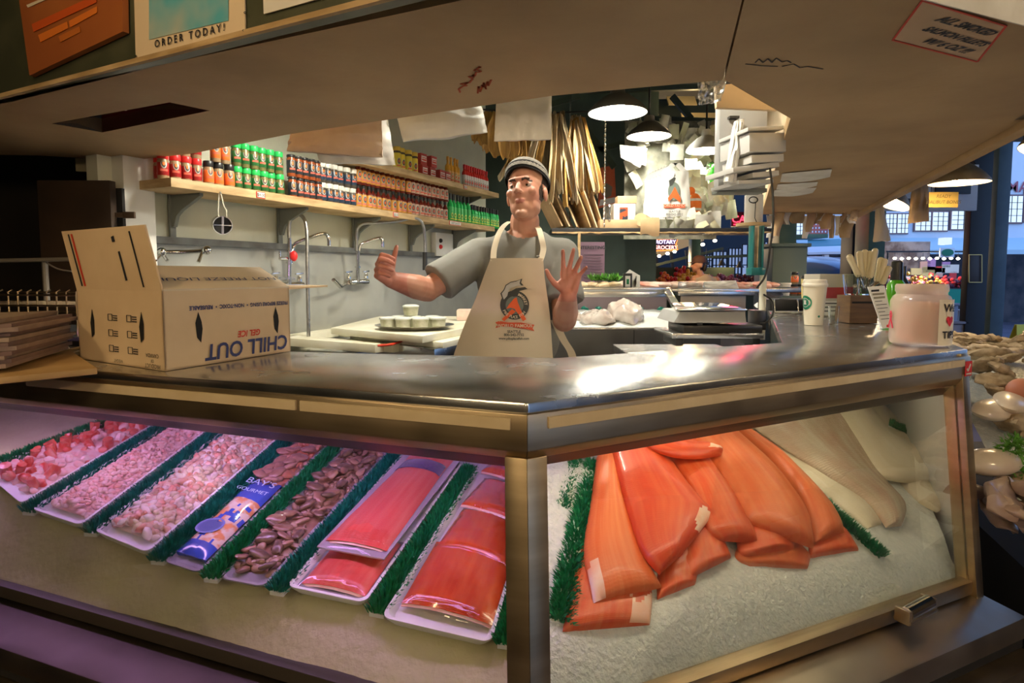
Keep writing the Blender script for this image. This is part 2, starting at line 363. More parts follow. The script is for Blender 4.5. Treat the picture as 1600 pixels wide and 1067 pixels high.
# outer door frame of the market: posts and header
def post(u0, u1, y, z0, z1, m_, nm, dep=.3):
    a = Py(u0, 430, y); b = Py(u1, 430, y); w = MB(); w.box(((a.x+b.x)/2, y+dep/2, (z0+z1)/2), (b.x-a.x, dep, z1-z0)); return struct(w.build(nm, m_, bevel=.01))
post(1512, 1548, 7.0, 0, 3.6, M_blackpost, 'trim_5', .1); post(1551, 1572, 6.6, 0, 3.6, M_bluepost, 'trim_6', .08)
o = post(1355, 1381, 7.4, 0, 3.6, M_post, 'trim_7'); post(1330, 1342, 8.4, 0, 3.6, M_blackpost, 'trim_8'); post(1343, 1357, 8.3, 0, 3.6, M_bluepost, 'trim_8')
for (u0, u1, y) in [(945, 960, 7.0), (966, 985, 6.7), (1080, 1094, 10.5)]: post(u0, u1, y, 0, 3.6, M_post, 'trim_9', .2)
post(1216, 1243, 6.9, 0, 3.6, M_post, 'trim_10'); m = MB(); a = Py(1208, 383, 6.6); b = Py(1262, 383, 6.6); m.box(((a.x+b.x)/2, 6.85, a.z/2), (b.x-a.x, .5, a.z)); m.box(((a.x+b.x)/2, 6.85, a.z), (b.x-a.x+.06, .56, .04))
struct(m.build('trim_11', mat('post_plinth', (.12, .17, .14), .5), bevel=.01))
a = Py(1345, 265, 7.2); b = Py(1800, 160, 7.2)
m = MB(); m.box((6.5, 7.3, 3.35), (5.6, .3, .7)); struct(m.build('trim_12', M_hall))
m = MB(); m.box((9.3, 6.9, 3.1), (7.0, .25, .35)); struct(m.build('trim_13', M_hall))
for k in range(5):
    m = MB(); m.box((4.6+k*.1, 2.0+k*1.1, 3.5), (5.5, .14, .22)); struct(m.build('trim_14', M_hall))
m = MB(); m.box((2.4, 7.0, 3.2), (5, .2, .3)); struct(m.build('trim_15', M_hall))
# ceiling slabs east of the stand so that the roof covers the aisle
m = MB(); m.box((5.4, 3.3, 3.75), (3.6, 14.6, .1)); struct(m.build('ceiling_aisle', M_hall))
# ================================================================== SOFFIT over the counter
ZS = 1.92
def sp(u, v): return Pz(u, v, ZS)
o1 = V((-2.6, 2.30, ZS)); 
outer = [V((-3.0, 2.43, ZS)), V((-1.74, 1.73, ZS)) if 0 else sp(0, 155), V((.282, .9335, ZS)), V((1.49, 1.463, ZS)), sp(1600, 187), sp(1335, 335)]
inner = [sp(1190, 335), sp(1235, 185), sp(1130, 125), sp(860, 150), sp(640, 182), sp(450, 210), sp(300, 240), sp(200, 251), sp(60, 243), V((-3.0, 2.60, ZS))]
print('SOFFIT', [tuple(round(c, 2) for c in p) for p in outer+inner])
seam_i = sp(1130, 125); seam_o = outer[2]+(outer[3]-outer[2])*.08
H = V((0, 0, .05))
# slot for a sunken tube light
slot = [sp(80, 193), sp(265, 160), sp(328, 173), sp(160, 207)]
def slab_from(poly, name, m_, holes=None):
    bm = bmesh.new(); rings = [poly]+(holes or []); es = []
    for ring in rings:
        vs = [bm.verts.new(p) for p in ring]
        for i in range(len(vs)): es.append(bm.edges.new((vs[i], vs[(i+1) % len(vs)])))
    bmesh.ops.triangle_fill(bm, edges=es, use_beauty=True, use_dissolve=False)
    r = bmesh.ops.extrude_face_region(bm, geom=bm.faces[:]); bmesh.ops.translate(bm, verts=[e for e in r['geom'] if isinstance(e, bmesh.types.BMVert)], vec=H)
    bmesh.ops.recalc_face_normals(bm, faces=bm.faces)
    me = bpy.data.meshes.new(name); bm.to_mesh(me); bm.free(); me.materials.append(m_); o = bpy.data.objects.new(name, me); COL.objects.link(o); return o
polyL = [outer[0], outer[1], seam_o, seam_i+V((-.002, 0, 0))]+inner[3:]
polyR = [seam_o+V((.004, 0, 0)), outer[3], outer[4], outer[5], inner[0], inner[1], seam_i+V((.004, 0, 0))]
struct(slab_from([p.copy() for p in polyL], 'trim_16', M_soffit, [slot])); struct(slab_from([p.copy() for p in polyR], 'trim_17', M_soffit))
# recess above the slot
m = MB(); c = sum(slot, V())/4
for i in range(4):
    a, b = slot[i], slot[(i+1) % 4]; m.add([a+V((0,0,.001)), b+V((0,0,.001)), b+V((0, 0, .16)), a+V((0, 0, .16))], [(0, 1, 2, 3)], 1 if i == 2 else 0)
m.add([p+V((0, 0, .12)) for p in slot], [(0, 1, 2, 3)], 0)
o = m.build('trim_18', [mat('recess_grey', (.10, .11, .10), .5), mat('recess_red', (.25, .02, .01), .5)], smooth=False); struct(o)
m = MB(); m.bar(slot[0]*.25+slot[3]*.75+V((0, 0, .05)), slot[2]*.9+slot[1]*.1+V((0, 0, .05)), .008, .008)
struct(m.build('trim_18', M_steel))
# inner face and edge lath of the far right leg
m = MB(); m.bar(outer[4]+V((.02, -.02, -.012)), outer[5]+V((.02, 0, -.012)), .05, .03); m.bar(outer[4]+V((.05, -.1, .03)), outer[5]+V((.05, 0, .03)), .03, .06); struct(m.build('trim_19', M_soffit, bevel=.004))
m = MB()
for a, b in ((inner[0], inner[1]), (inner[1], inner[2])): m.prism([a+V((0,0,.05)), b+V((0,0,.05)), b+V((0, 0, .9)), a+V((0, 0, .9))], V((.02, 0, 0)))
struct(m.build('wall_soffit_inner', M_carton, smooth=False))
# fascia above the outer edge
def fasc(a, b, h=.8):
    d = (b-a).normalized(); n = V((d.y, -d.x, 0)); m = MB(); m.prism([a+n*.0, b+n*.0, b+n*0+V((0, 0, h)), a+V((0, 0, h))], -n*.03); return m
fa = outer[1]+V((0, 0, .0)); fb = outer[2]
ff = fasc(outer[0], fa).build('wall_fascia_far', M_fascia, smooth=False); struct(ff)
struct(fasc(fa, fb).build('wall_fascia_left', M_fascia, smooth=False)); struct(fasc(outer[2], outer[3]).build('wall_fascia_right', M_fascia, smooth=False))
struct(fasc(outer[3], outer[4]).build('wall_fascia_corner', M_fascia, smooth=False))
m = MB(); dd = (fb-fa).normalized(); nn = V((dd.y, -dd.x, 0)); m.bar(fa+nn*.006+V((0, 0, .004)), fb+nn*.006+V((0, 0, .004)), .012, .012); struct(m.build('trim_20', M_wood))
# ================================================================== DISPLAY CASE
P0 = Pz(822, 628, 1.2); Pr = Pz(1507, 545, 1.2); Pl = Pz(150, 578, 1.2); P0.z = Pr.z = Pl.z = 0
dR = (Pr-P0).normalized(); nR = V((dR.y, -dR.x, 0)); LR = (Pr-P0).length
dL = (Pl-P0).normalized(); nL = V((-dL.y, dL.x, 0)); LL = 2.9
mit = (nR+nL)/(1+nR.dot(nL))
def zt(side, s, z):
    w = max(0, min(1.3, (1.12-z)/.42)); return z + w*(-.115*s/LR if side > 0 else .02*s/1.2)
def FP(side, s, n, z, miter=False):
    d, nn_ = (dR, nR) if side > 0 else (dL, nL)
    p = P0 + (mit*n if miter else d*s+nn_*n); p = p.copy(); p.z = zt(side, s, z); return p
def sweep(side, prof, s0, s1, closed=True):
    m = MB(); n = len(prof); K = 2
    a = [FP(side, s0, q, z, s0 == 0) for q, z in prof]; b = [FP(side, s1, q, z) for q, z in prof]
    fs = [(i, (i+1) % n, n+(i+1) % n, n+i) for i in range(n if closed else n-1)]
    if closed: fs += [tuple(range(n))[::-1], tuple(range(n, 2*n))]
    m.add(a+b, fs); return m
CASE = thing('display_case', 'long angled glass-fronted stainless seafood display case with brassy rim and corner post', 'display case', (P0.x, P0.y, 0))
ZG1, ZG0, NB = 1.115, .70, .055
def gn(z): return NB*(ZG1-z)/(ZG1-ZG0)
# countertop
bl = Pz(455, 549, 1.2); bm_ = Pz(868, 559, 1.2); br = Pz(1222, 535, 1.2); bl.z = bm_.z = br.z = 0
dirb = (bl-bm_).normalized(); farl = bm_+dirb*3.0
ia = V((.78, 1.96, 0)).normalized(); endi = br+ia*2.4; endo = Pr+ia*2.75
tp = [FP(-1, LL, .008, 0), FP(0, 0, .008, 0, True), FP(1, LR, .008, 0), endo, endi, br, bm_, farl]
m = MB(); m.prism([V((p.x, p.y, 1.165)) for p in tp], .035); m.build('countertop', M_top, CASE, bevel=.005)
for side, L in ((-1, LL), (1, LR)):
    sweep(side, [(.0, 1.185), (.016, 1.183), (.018, 1.125), (.004, 1.108), (-.03, 1.108), (-.03, 1.185)], 0, L).build('rim_panel', M_brass, CASE, bevel=.002)
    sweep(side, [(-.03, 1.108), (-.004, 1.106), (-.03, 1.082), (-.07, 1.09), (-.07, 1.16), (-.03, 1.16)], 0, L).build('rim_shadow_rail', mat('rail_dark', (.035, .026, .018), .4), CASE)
# cream strips let into the rim
for side, s0, s1 in ((-1, .02, .42), (-1, .43, 1.15), (1, .03, LR-.04)):
    sweep(side, [(.0165, 1.176), (.0205, 1.176), (.0210, 1.158), (.0170, 1.158)], s0+1e-4, s1).build('cream_strip', M_strip, CASE)
# corner post, end post
for side in (-1, 1):
    m = MB(); prof = [(0, ZG1), (.0, ZG1), ]
    a = [FP(side, 0, gn(z)+.012, z, True) for z in (1.11, .30)]; 
    w = .038
    q = []
    for z in (1.112, .30):
        g = gn(z)+.012; dd_ = dR if side > 0 else dL; nn_ = nR if side > 0 else nL
        q += [FP(side, 0, g, z, True), FP(side, 0, g, z, True)+dd_*w, FP(side, 0, g, z, True)+dd_*w-nn_*.03, FP(side, 0, g-.03, z, True)]
    m.add(q, [(0, 1, 5, 4), (1, 2, 6, 5), (2, 3, 7, 6), (3, 0, 4, 7), (0, 3, 2, 1), (4, 5, 6, 7)])
    m.build('corner_post', M_brass, CASE, bevel=.002)
m = MB(); q = []
for z in (1.19, .30):
    g = gn(min(z, 1.115))+.012
    for s, n_ in ((LR-.045, g), (LR-.008, g), (LR-.008, g-.05), (LR-.045, g-.05)): q.append(FP(1, s, n_, z))
m.add(q, [(0, 1, 5, 4), (1, 2, 6, 5), (2, 3, 7, 6), (3, 0, 4, 7), (0, 3, 2, 1), (4, 5, 6, 7)]); m.build('end_post', M_brass, CASE, bevel=.002)
# glass panes
for side, L in ((-1, LL), (1, LR-.045)):
    m = MB(); q = []
    for z in (ZG1-.004, ZG0-.01):
        g = gn(z)
        for s, n_ in ((.034, g+.003), (L, g+.003), (L, g-.003), (.034, g-.003)): q.append(FP(side, s, n_, z) if s > .1 else FP(side, 0, n_, z, True)+(dR if side > 0 else dL)*s)
    m.add(q, [(0, 1, 5, 4), (1, 2, 6, 5), (2, 3, 7, 6), (3, 0, 4, 7), (0, 3, 2, 1), (4, 5, 6, 7)]); m.build('glass_pane', M_glass, CASE, smooth=False)
# lower rails and decks
for side, L in ((-1, LL), (1, LR)):
    g = gn(ZG0)
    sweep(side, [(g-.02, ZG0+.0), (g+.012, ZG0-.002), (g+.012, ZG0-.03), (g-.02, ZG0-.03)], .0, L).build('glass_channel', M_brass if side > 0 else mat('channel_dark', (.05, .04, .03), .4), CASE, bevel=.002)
    sweep(side, [(g-.02, ZG0-.03), (g+.115, ZG0-.045), (g+.12, ZG0-.06), (g+.12, ZG0-.085), (g-.02, ZG0-.085)], 0, L)  .build('ledge', M_deck if side > 0 else steel('deck_dark_steel', (.16, .13, .11), .4, (.11, .09, .08), 3), CASE, bevel=.003)  # dimmer light on the left ledge is put into a darker deck colour
    sweep(side, [(g+.05, ZG0-.085), (g+.11, ZG0-.086), (g+.11, ZG0-.11), (g+.05, ZG0-.11)], 0, L).build('ledge_gap', M_dark, CASE)
    sweep(side, [(g-.02, ZG0-.11), (g+.16, ZG0-.112), (g+.165, ZG0-.15), (g-.02, ZG0-.15)], 0, L).build('lower_ledge', M_brass, CASE, bevel=.003)
    sweep(side, [(g-.02, ZG0-.15), (g+.10, ZG0-.15), (g+.10, -.0), (g-.02, -.0)], 0, L).build('base_panel', mat('base_dark', (.05, .045, .04), .4), CASE)
# chrome catch on the right-hand ledge
c = FP(1, 1.02, gn(ZG0)+.035, ZG0-.012)
la = thing('door_latch', 'chrome roller catch on the ledge below the right-hand glass', 'latch', c)
Rx = Matrix((dR, -nR, V((0, 0, 1)))).transposed()
m = MB(); m.box(c+V((0, 0, .004)), (.12, .04, .008), Rx); m.box(c-dR*.055+V((0, 0, .014)), (.012, .035, .034), Rx); m.box(c+dR*.055+V((0, 0, .014)), (.012, .035, .034), Rx); m.build('bracket', M_deck, la, bevel=.003)
m = MB(); m.tube([c-dR*.05+V((0, 0, .018))+nR*.004, c+dR*.05+V((0, 0, .020))+nR*.004], .016, 16); m.build('roller', M_chrome, la)
# case interior: back, end, and tubes
M_lin = mat('case_liner', (.50, .50, .52), .25, c2=(.42, .42, .46), scale=3)
for side, L in ((-1, LL), (1, LR-.01)):
    m = sweep(side, [(-.60, 1.02), (-.44, 1.165), (-.43, 1.16), (-.59, 1.0), (-.60, .5), (-.61, .5), (-.61, 1.02)], 0 if side > 0 else .0001, L if side < 0 else LR+.70)
    m.build('case_back', M_lin, CASE, smooth=False)
m = MB(); q = [FP(1, LR-.012, max(0, n_), z)+ia*(max(0, -n_)/.623) for n_, z in ((0, 1.16), (-.44, 1.16), (-.60, 1.0), (-.60, .35), (.05, .35), (.05, .70))]; m.prism(q, dR*.006); m.build('end_glass', mat('end_liner', (.60, .62, .60), .3), CASE, smooth=False)
TUBES = []
for side, s0, s1, cl, es in ((-1, .10, 1.75, (.78, .42, 1.0), 28), (1, .12, LR-.12, (1, .84, .58), 19)):
    a = FP(side, s0, -.095, 1.118); b = FP(side, s1, -.095, 1.118); a.z = b.z = 1.118
    m = MB(); m.tube([a, b], .011, 12); m.build('light_tube', emis('tube_glow_%s' % ('violet' if side < 0 else 'warm'), cl, es), CASE)
# extra unseen tube added under the right-hand top to brighten the far fish
a = FP(1, .35, -.36, 1.13); b = FP(1, LR+.30, -.36, 1.13); a.z = b.z = 1.13
m = MB(); m.tube([a, b], .011, 12); m.build('light_tube', emis('tube_glow_warm_dim', (1, .84, .58), 7), CASE)
# ice beds
def bedz(side, s, m_):
    if side > 0: 
        z = .79-.089*s+.5*(m_-.057)
        if m_ < .057: t = (m_+.06)/.117; z = (.655-.105*s)*(1-t)+(.79-.089*s)*t + .028*math.sin(PI*max(0, t))
        return z - .25*max(0, m_-.36)
    if m_ < .06: t = (m_+.06)/.12; return (.68+.02*s)*(1-t)+(.755+.077*s)*t + .012*math.sin(PI*max(0, t))
    return .755+.077*s+.14*(m_-.06)
for side, L, nm, lab in ((-1, 2.2, 'ice_bed', 'smooth bank of crushed ice under the trays behind the left glass'), (1, LR-.02, 'ice_bed', 'pale bank of crushed ice under the salmon behind the right glass')):
    m = MB(); NU, NV = (180, 60)
    def fn(a, b):
        mm = -.057+.65*b; s = L*a+(a*1.255*max(0, mm) if side > 0 else 0); nz_ = noise.noise(V((s*9, mm*9, side)))*.006+noise.noise(V((s*45, mm*45, side)))*.0025
        p = FP(side, s, -mm, 0) if mm > 0 else FP(side, s, -mm, 0)
        if side > 0: p = P0 + dR*s*(1) - nR*mm + (mit-nR)*(-mm)*(1-a)
        else: p = P0 + dL*s - nL*mm + (mit-nL)*(-mm)*(1-a)
        p = p.copy(); p.z = bedz(side, s, mm)+(nz_ if side > 0 else nz_*.6); return p
    m.grid(fn, NU, NV); o = m.build(nm, M_ice_warmlit if side < 0 else M_ice, None); tag(o, lab, 'ice', kind='stuff')
def bedplane(side, off=0):
    pts = []
    for s, mm in ((0, .1), (1, .1), (0, .4)):
        z = (.79-.089*s+.5*(mm-.057)) if side > 0 else (.755+.077*s+.14*(mm-.06))
        p = (P0+(dR if side > 0 else dL)*s-(nR if side > 0 else nL)*mm).copy(); p.z = z+off; pts.append(p)
    n = (pts[1]-pts[0]).cross(pts[2]-pts[0]).normalized()
    if n.z < 0: n = -n
    return pts[0], n
def BR(u, v, off=0): p, n = bedplane(1); return Pp(u, v, p+n*off, n)
def BL(u, v, off=0): p, n = bedplane(-1); return Pp(u, v, p+n*off, n)
# ================================================================== LEFT: shelves and sink
def WU(u, v, d): return Pp(u, v, WP(0, d, 0), Wn)
S0, S1 = -.07, 2.92
Z1, Z2 = 1.82, 2.12
def shelf(nm, lab, s0, s1, z, dep):
    t = thing(nm, lab, 'shelf', WP(s0, 0, z)); m = MB(); m.box(WP((s0+s1)/2, dep/2+.045, z-.02), (s1-s0, dep-.09+.09, .04), Rw); m.build('plank', M_wood, t, bevel=.003); return t
sh1 = shelf('wall_shelf', 'long rough timber shelf over the sink, lower of the two on the cream wall', S0, S1, Z1, .25)
sh2 = shelf('wall_shelf', 'shorter timber shelf above the sauce bottles, upper of the two', 1.10, 3.02, Z2, .24)
M_brk = mat('bracket_grey', (.16, .17, .15), .5)
for s in (.12, .78, 1.42, 2.06, 2.68):
    m = MB(); m.box(WP(s, .02, 1.70), (.03, .015, .25), Rw)
    prof = [(.028, Z1-.04), (.235, Z1-.04), (.235, Z1-.055), (.10, Z1-.115), (.065, Z1-.14), (.045, Z1-.19), (.028, Z1-.19)]
    m.prism([WP(s-.01, d, z) for d, z in prof], Wa*.02); m.build('bracket', M_brk, sh1, bevel=.002)
for s in (1.3, 2.1, 2.85):
    m = MB(); prof = [(.0, Z2-.04), (.2, Z2-.04), (.2, Z2-.055), (.05, Z2-.11), (.0, Z2-.14)]; m.prism([WP(s-.01, d, z) for d, z in prof], Wa*.02); m.build('bracket', M_brk, sh2, bevel=.002)
for (u, txt, z, d, sh) in ((412, '$4.00', Z1-.02, .297, 1), (620, '$3.50', Z1-.02, .297, 1), (712, 'HOT SAUCE', Z1-.02, .297, 1), (722, 'SPICY  SAUCE', Z1-.021, .297, 0), (728, '$4.00', Z2-.02, .287, 2)):
    if not sh: continue
    s = s_at(u, d); w = .055 if len(txt) < 6 else .17
    lab = {412: 'small red-edged handwritten price tag on shelf edge under the green-lidded jars', 620: 'small price tag on shelf edge below the yellow-label sauce bottles', 712: 'long narrow name tag on shelf edge under the green bottles', 728: 'price tag on the upper shelf edge under the red-capped bottles'}[u]
    t = thing('price_tag', lab, 'price tag', WP(s, d, z)); m = MB(); m.box(WP(s, d, z), (w, .003, .032), Rw); m.build('card', M_redink, t, smooth=False)
    m = MB(); m.box(WP(s, d+.002, z), (w-.008, .002, .024), Rw); m.build('card_face', M_paper, t, smooth=False)
    lettering(txt, .022, M_ink, WP(s, d+.003, z-.008), Wa, (0, 0, 1), t)
# ---- bottle prototypes (local, badge towards -Y)
def lab_cyl(r, z0, z1, m_, parent): m = MB(); m.lathe([(r, z0), (r+.0006, z0+.001), (r+.0006, z1-.001), (r, z1)], n=20); return m.build('label', m_, parent, world=False)
def jar(name, lab, cat, body, lid, lm, h=.118, r=.0235, lidh=.026, loc=(0, 0, 0)):
    t = thing(name, lab, cat, loc); m = MB(); m.lathe([(0, 0), (r-.002, 0), (r, .003), (r, h-lidh-.012), (r-.004, h-lidh-.002), (r-.004, h-lidh), (0, h-lidh)], n=20); m.build('glass_body', body, t, world=False)
    lab_cyl(r+.0003, .018, h-lidh-.018, lm, t)
    m = MB(); m.lathe([(0, h-lidh-.002), (r-.001, h-lidh-.002), (r, h-lidh), (r, h-.003), (r-.002, h), (0, h)], n=20); m.build('lid', lid, t, world=False); return t
def bottle(name, lab, cat, body, cap_, lm, h=.15, r=.0205, neck=.008, lz=(.015, .095), loc=(0, 0, 0), caph=.022):
    t = thing(name, lab, cat, loc); m = MB(); sh = h*.62
    m.lathe([(0, 0), (r-.002, 0), (r, .003), (r, sh), (r*.85, sh+.012), (neck+.002, sh+.024), (neck, h-caph), (neck, h-.002), (0, h-.002)], n=18); m.build('glass_body', body, t, world=False)
    lab_cyl(r+.0003, lz[0], min(lz[1], sh-.003), lm, t)
    m = MB(); m.lathe([(0, h-caph), (neck+.003, h-caph), (neck+.003, h-.002), (neck+.001, h), (0, h)], n=14); m.build('cap', cap_, t, world=False); return t
M_redlid = mat('red_lid', (.70, .03, .03), .35); M_grnlid = mat('green_lid', (.03, .55, .12), .35); M_blk = mat('black_lid', (.02, .02, .02), .3); M_wlid = mat('white_lid', (.85, .83, .74), .35)
g_spice = mat('spice_tan', (.42, .32, .20), .25, c2=(.30, .20, .10), scale=300); g_rub = mat('spice_rust', (.42, .10, .03), .25, c2=(.25, .06, .02), scale=300)
g_grn = mat('spice_olive', (.25, .20, .08), .25, c2=(.12, .13, .04), scale=300); g_sauce = mat('sauce_brown', (.16, .02, .01), .12); g_salt = mat('spice_dark', (.10, .08, .06), .25)
g_greenb = mat('bottle_green', (.02, .45, .10), .12); g_yel = mat('sauce_yellow', (.85, .42, .05), .15); g_redb = mat('sauce_red', (.65, .04, .03), .15)
L_red = label_mat('label_red', (.32, .012, .012)); L_or = label_mat('label_orange', (.78, .17, .03), fig=(.85, .10, .02)); L_gr = label_mat('label_green', (.02, .12, .03)); L_bk = label_mat('label_charcoal', (.025, .03, .035))
L_nv = label_mat('label_navy', (.02, .045, .085)); L_ye = label_mat('label_yellow', (.75, .36, .06), ring=(.05, .08, .06), z0=.06, stripe=(.7, .2, .2), fig=(.8, .12, .02)); L_wh = label_mat('label_pale', (.70, .48, .36), z0=.06, ring=(.10, .10, .07), fig=(.7, .08, .03))
L_lime = label_mat('label_lime', (.05, .50, .12), fig=(.02, .25, .05), ring=(.75, .75, .10), light=(.1, .55, .2), z0=.055, stripe=(.8, .8, .15)); L_wred = label_mat('label_white_red', (.85, .80, .76), fig=(.8, .05, .05), ring=(.8, .5, .4), z0=.05, stripe=(.8, .1, .1)); L_yb = label_mat('label_yellow_black', (.80, .62, .06), fig=(.6, .1, .03), ring=(.05, .05, .02), z0=.06)
L_y2 = label_mat('label_orange_soft', (.88, .50, .15), fig=(.8, .1, .05), ring=(.9, .7, .3), z0=.06)
RZW = math.atan2(Wn.x, -Wn.y)
CNT = {}
def row(proto, us, z, d, txt, where, grp, first_used, jit=6, turn=-20):
    for i, u in enumerate(us):
        o = proto if (i == 0 and not first_used) else dup(proto)
        s = s_at(u, d); p = WP(s, d + random.uniform(-.006, .006), z); o.location = p
        o.rotation_euler = (0, 0, RZW + math.radians(turn+random.uniform(-jit, jit)))
        n = len(us); wh = (ORD[i] if n < 15 and i < 14 else 'one')+' from the left, ' if n > 1 else ''
        o['label'] = '%s, %s%s' % (txt, wh, where); o['group'] = grp
D = .20
J1 = jar('spice_jar', '', 'spice jar', g_spice, M_redlid, L_red); row(J1, [263, 281, 298, 315], Z1, D, 'red-lidded red-label spice jar', 'lower tier', 'red spice jars', 0)
row(J1, [298, 315, 281], Z1+.118, D, 'red-label spice jar', 'upper tier under the soffit', 'red spice jars', 1)
row(J1, [258], Z1, .10, 'red-lidded spice jar', 'in shade at the shelf end behind the front row', 'red spice jars', 1)
J2 = jar('spice_jar', '', 'spice jar', g_spice, M_blk, L_or); row(J2, [332, 347, 363], Z1, D, 'orange-label black-lidded spice jar', 'lower tier', 'orange spice jars', 0); row(J2, [343, 359], Z1+.118, D, 'orange-label black-lidded spice jar', 'upper tier', 'orange spice jars', 1)
J3 = jar('spice_jar', '', 'spice jar', g_grn, M_grnlid, L_gr); row(J3, [377, 391, 404, 417, 429, 441], Z1, D, 'green-lidded spice jar', 'lower tier', 'green spice jars', 0); row(J3, [376, 389, 402, 415, 427, 440], Z1+.118, D, 'green-lidded spice jar', 'upper tier', 'green spice jars', 1)
J4 = jar('spice_jar', '', 'spice jar', g_rub, M_blk, L_bk, lidh=.012); row(J4, [460, 472, 482, 491, 500], Z1, D, 'black-label jar of rust-red rub', 'lower tier', 'black-label rub jars', 0); row(J4, [459, 470, 480, 490, 499], Z1+.118, D, 'black-label jar of rust-red rub', 'upper tier', 'black-label rub jars', 1)
J5 = jar('spice_jar', '', 'spice jar', g_salt, M_wlid, L_nv); row(J5, [508, 517, 526, 535, 545, 554], Z1, D, 'navy-label white-lidded jar', 'lower tier', 'navy white-lidded jars', 0); row(J5, [508, 517, 526, 535, 545, 554], Z1+.118, D, 'navy-label white-lidded jar', 'upper tier', 'navy white-lidded jars', 1)
B1 = bottle('sauce_bottle', '', 'sauce bottle', g_sauce, M_blk, L_ye); us = [563+7.7*i for i in range(11)]
row(B1, us, Z1, D, 'yellow-label sauce bottle', 'lower tier', 'yellow-label sauce bottles', 0); row(B1, [u-1 for u in us], Z1+.15, D, 'yellow-label sauce bottle', 'upper tier', 'yellow-label sauce bottles', 1)
B2 = bottle('sauce_bottle', '', 'sauce bottle', g_sauce, M_blk, L_wh); us = [646+6.3*i for i in range(9)]
row(B2, us, Z1, D, 'pale-label sauce bottle', 'lower tier', 'pale-label sauce bottles', 0); row(B2, [u for u in us], Z1+.15, D, 'pale-label sauce bottle', 'upper tier', 'pale-label sauce bottles', 1)
B3 = bottle('hot_sauce_bottle', '', 'sauce bottle', g_greenb, M_blk, L_lime, h=.225, r=.024, neck=.009, lz=(.02, .12), caph=.05); row(B3, [704, 710, 716, 721, 726, 731], Z1, D, 'tall green bottle with long black cap', 'beside the pale-label bottles', 'tall green bottles', 0)
B4 = bottle('hot_sauce_bottle', '', 'sauce bottle', g_greenb, M_blk, L_lime, h=.17, r=.02, neck=.009, lz=(.015, .09), caph=.045); row(B4, [737+3.6*i for i in range(12)], Z1, D, 'small green bottle with black cap', 'at the far shelf end', 'small green bottles', 0)
# upper shelf
J6 = jar('seasoning_jar', '', 'seasoning jar', g_salt, mat('yellow_lid', (.75, .5, .06), .4), L_yb, h=.16, r=.027); row(J6, [622, 630, 640, 650], Z2, .19, 'yellow and black seasoning jar', 'upper shelf beside red boxes', 'yellow seasoning jars', 0)
M_rbox = mat('red_box', (.42, .04, .03), .6); 
def carton_small(lab):
    t = thing('red_carton', lab, 'box', (0, 0, 0)); m = MB(); m.box((0, 0, .042), (.075, .05, .082)); m.build('box_body', M_rbox, t, world=False, bevel=.002)
    m = MB(); m.box((0, -.0258, .045), (.06, .001, .04)); m.build('label_panel', M_paper, t, world=False)
    m = MB(); m.box((0, -.0268, .052), (.052, .001, .006)); m.box((0, -.0268, .037), (.052, .001, .012)); m.build('label_bar', M_redink, t, world=False); return t
cb = carton_small('')
row(cb, [661, 675, 688, 698], Z2, .19, 'red and white seasoning carton', 'bottom of the stack', 'red cartons', 0, 2, 0); row(cb, [661, 675], Z2+.084, .19, 'red and white seasoning carton', 'top of the stack', 'red cartons', 1, 2, 0)
B5 = bottle('hot_sauce_bottle', '', 'sauce bottle', g_yel, mat('orange_cap', (.9, .45, .05), .4), L_y2, h=.21, r=.022, lz=(.02, .10), caph=.03); row(B5, [701, 706, 711, 716], Z2, .19, 'yellow-orange hot sauce bottle', 'on the upper shelf', 'yellow hot sauce bottles', 0)
B6 = bottle('hot_sauce_bottle', '', 'sauce bottle', g_redb, M_redlid, L_wred, h=.19, r=.019, lz=(.012, .105), caph=.035); row(B6, [727+3.4*i for i in range(11)], Z2, .19, 'red-capped white-label hot sauce bottle', 'on the upper shelf', 'red-capped sauce bottles', 0)
# strainer / measuring cup hanging on a loop
c = WU(348, 352, .31)
t = thing('hanging_strainer', 'small steel cup strainer hanging from a cord loop under the shelf edge', 'strainer', c-V((0, 0, .045)))
Rc = Matrix.Rotation(math.radians(100), 3, 'X'); Rc = Matrix.Rotation(RZW-.45, 3, 'Z') @ Rc
m = MB(); m.lathe([(.040, -.045), (.042, -.045), (.043, 0), (.040, 0), (.038, -.002), (.038, -.043), (.040, -.045)], c, 26, Rc); m.build('cup', M_chrome, t)
m = MB(); m.lathe([(.0, -.040), (.038, -.040), (.038, -.042), (0, -.042)], c, 26, Rc); m.build('mesh_bottom', mat('dark_mesh', (.05, .05, .05), .5), t)
m = MB(); hx = Rc @ V((0, 0, .002)); m.bar(c+Rc @ V((-.042, 0, .001)), c+Rc @ V((.042, 0, .001)), .014, .003); m.bar(c+Rc @ V((0, -.042, .001)), c+Rc @ V((0, .042, .001)), .010, .003); m.build('cross_bar', M_steel, t)
hk = WP(s_at(351, .3), .29, Z1-.03)
m = MB()
for sx in (-.018, .018): m.tube([c+V((sx, 0, .035)), c+V((sx*1.1, 0, .07)), (c+hk)/2+V((sx*.7, 0, .01)), hk+V((sx*.2, 0, -.004))], .0028, 6)
m.build('cord', mat('cord_cream', (.55, .52, .42), .8), t)
m = MB(); m.tube([hk+V((0, 0, .03)), hk, hk+V((.01, -.01, -.01))], .003, 6); tag(m.build('hook', M_brk, None), 'small dark hook in the shelf edge holding the strainer cord', 'hook')
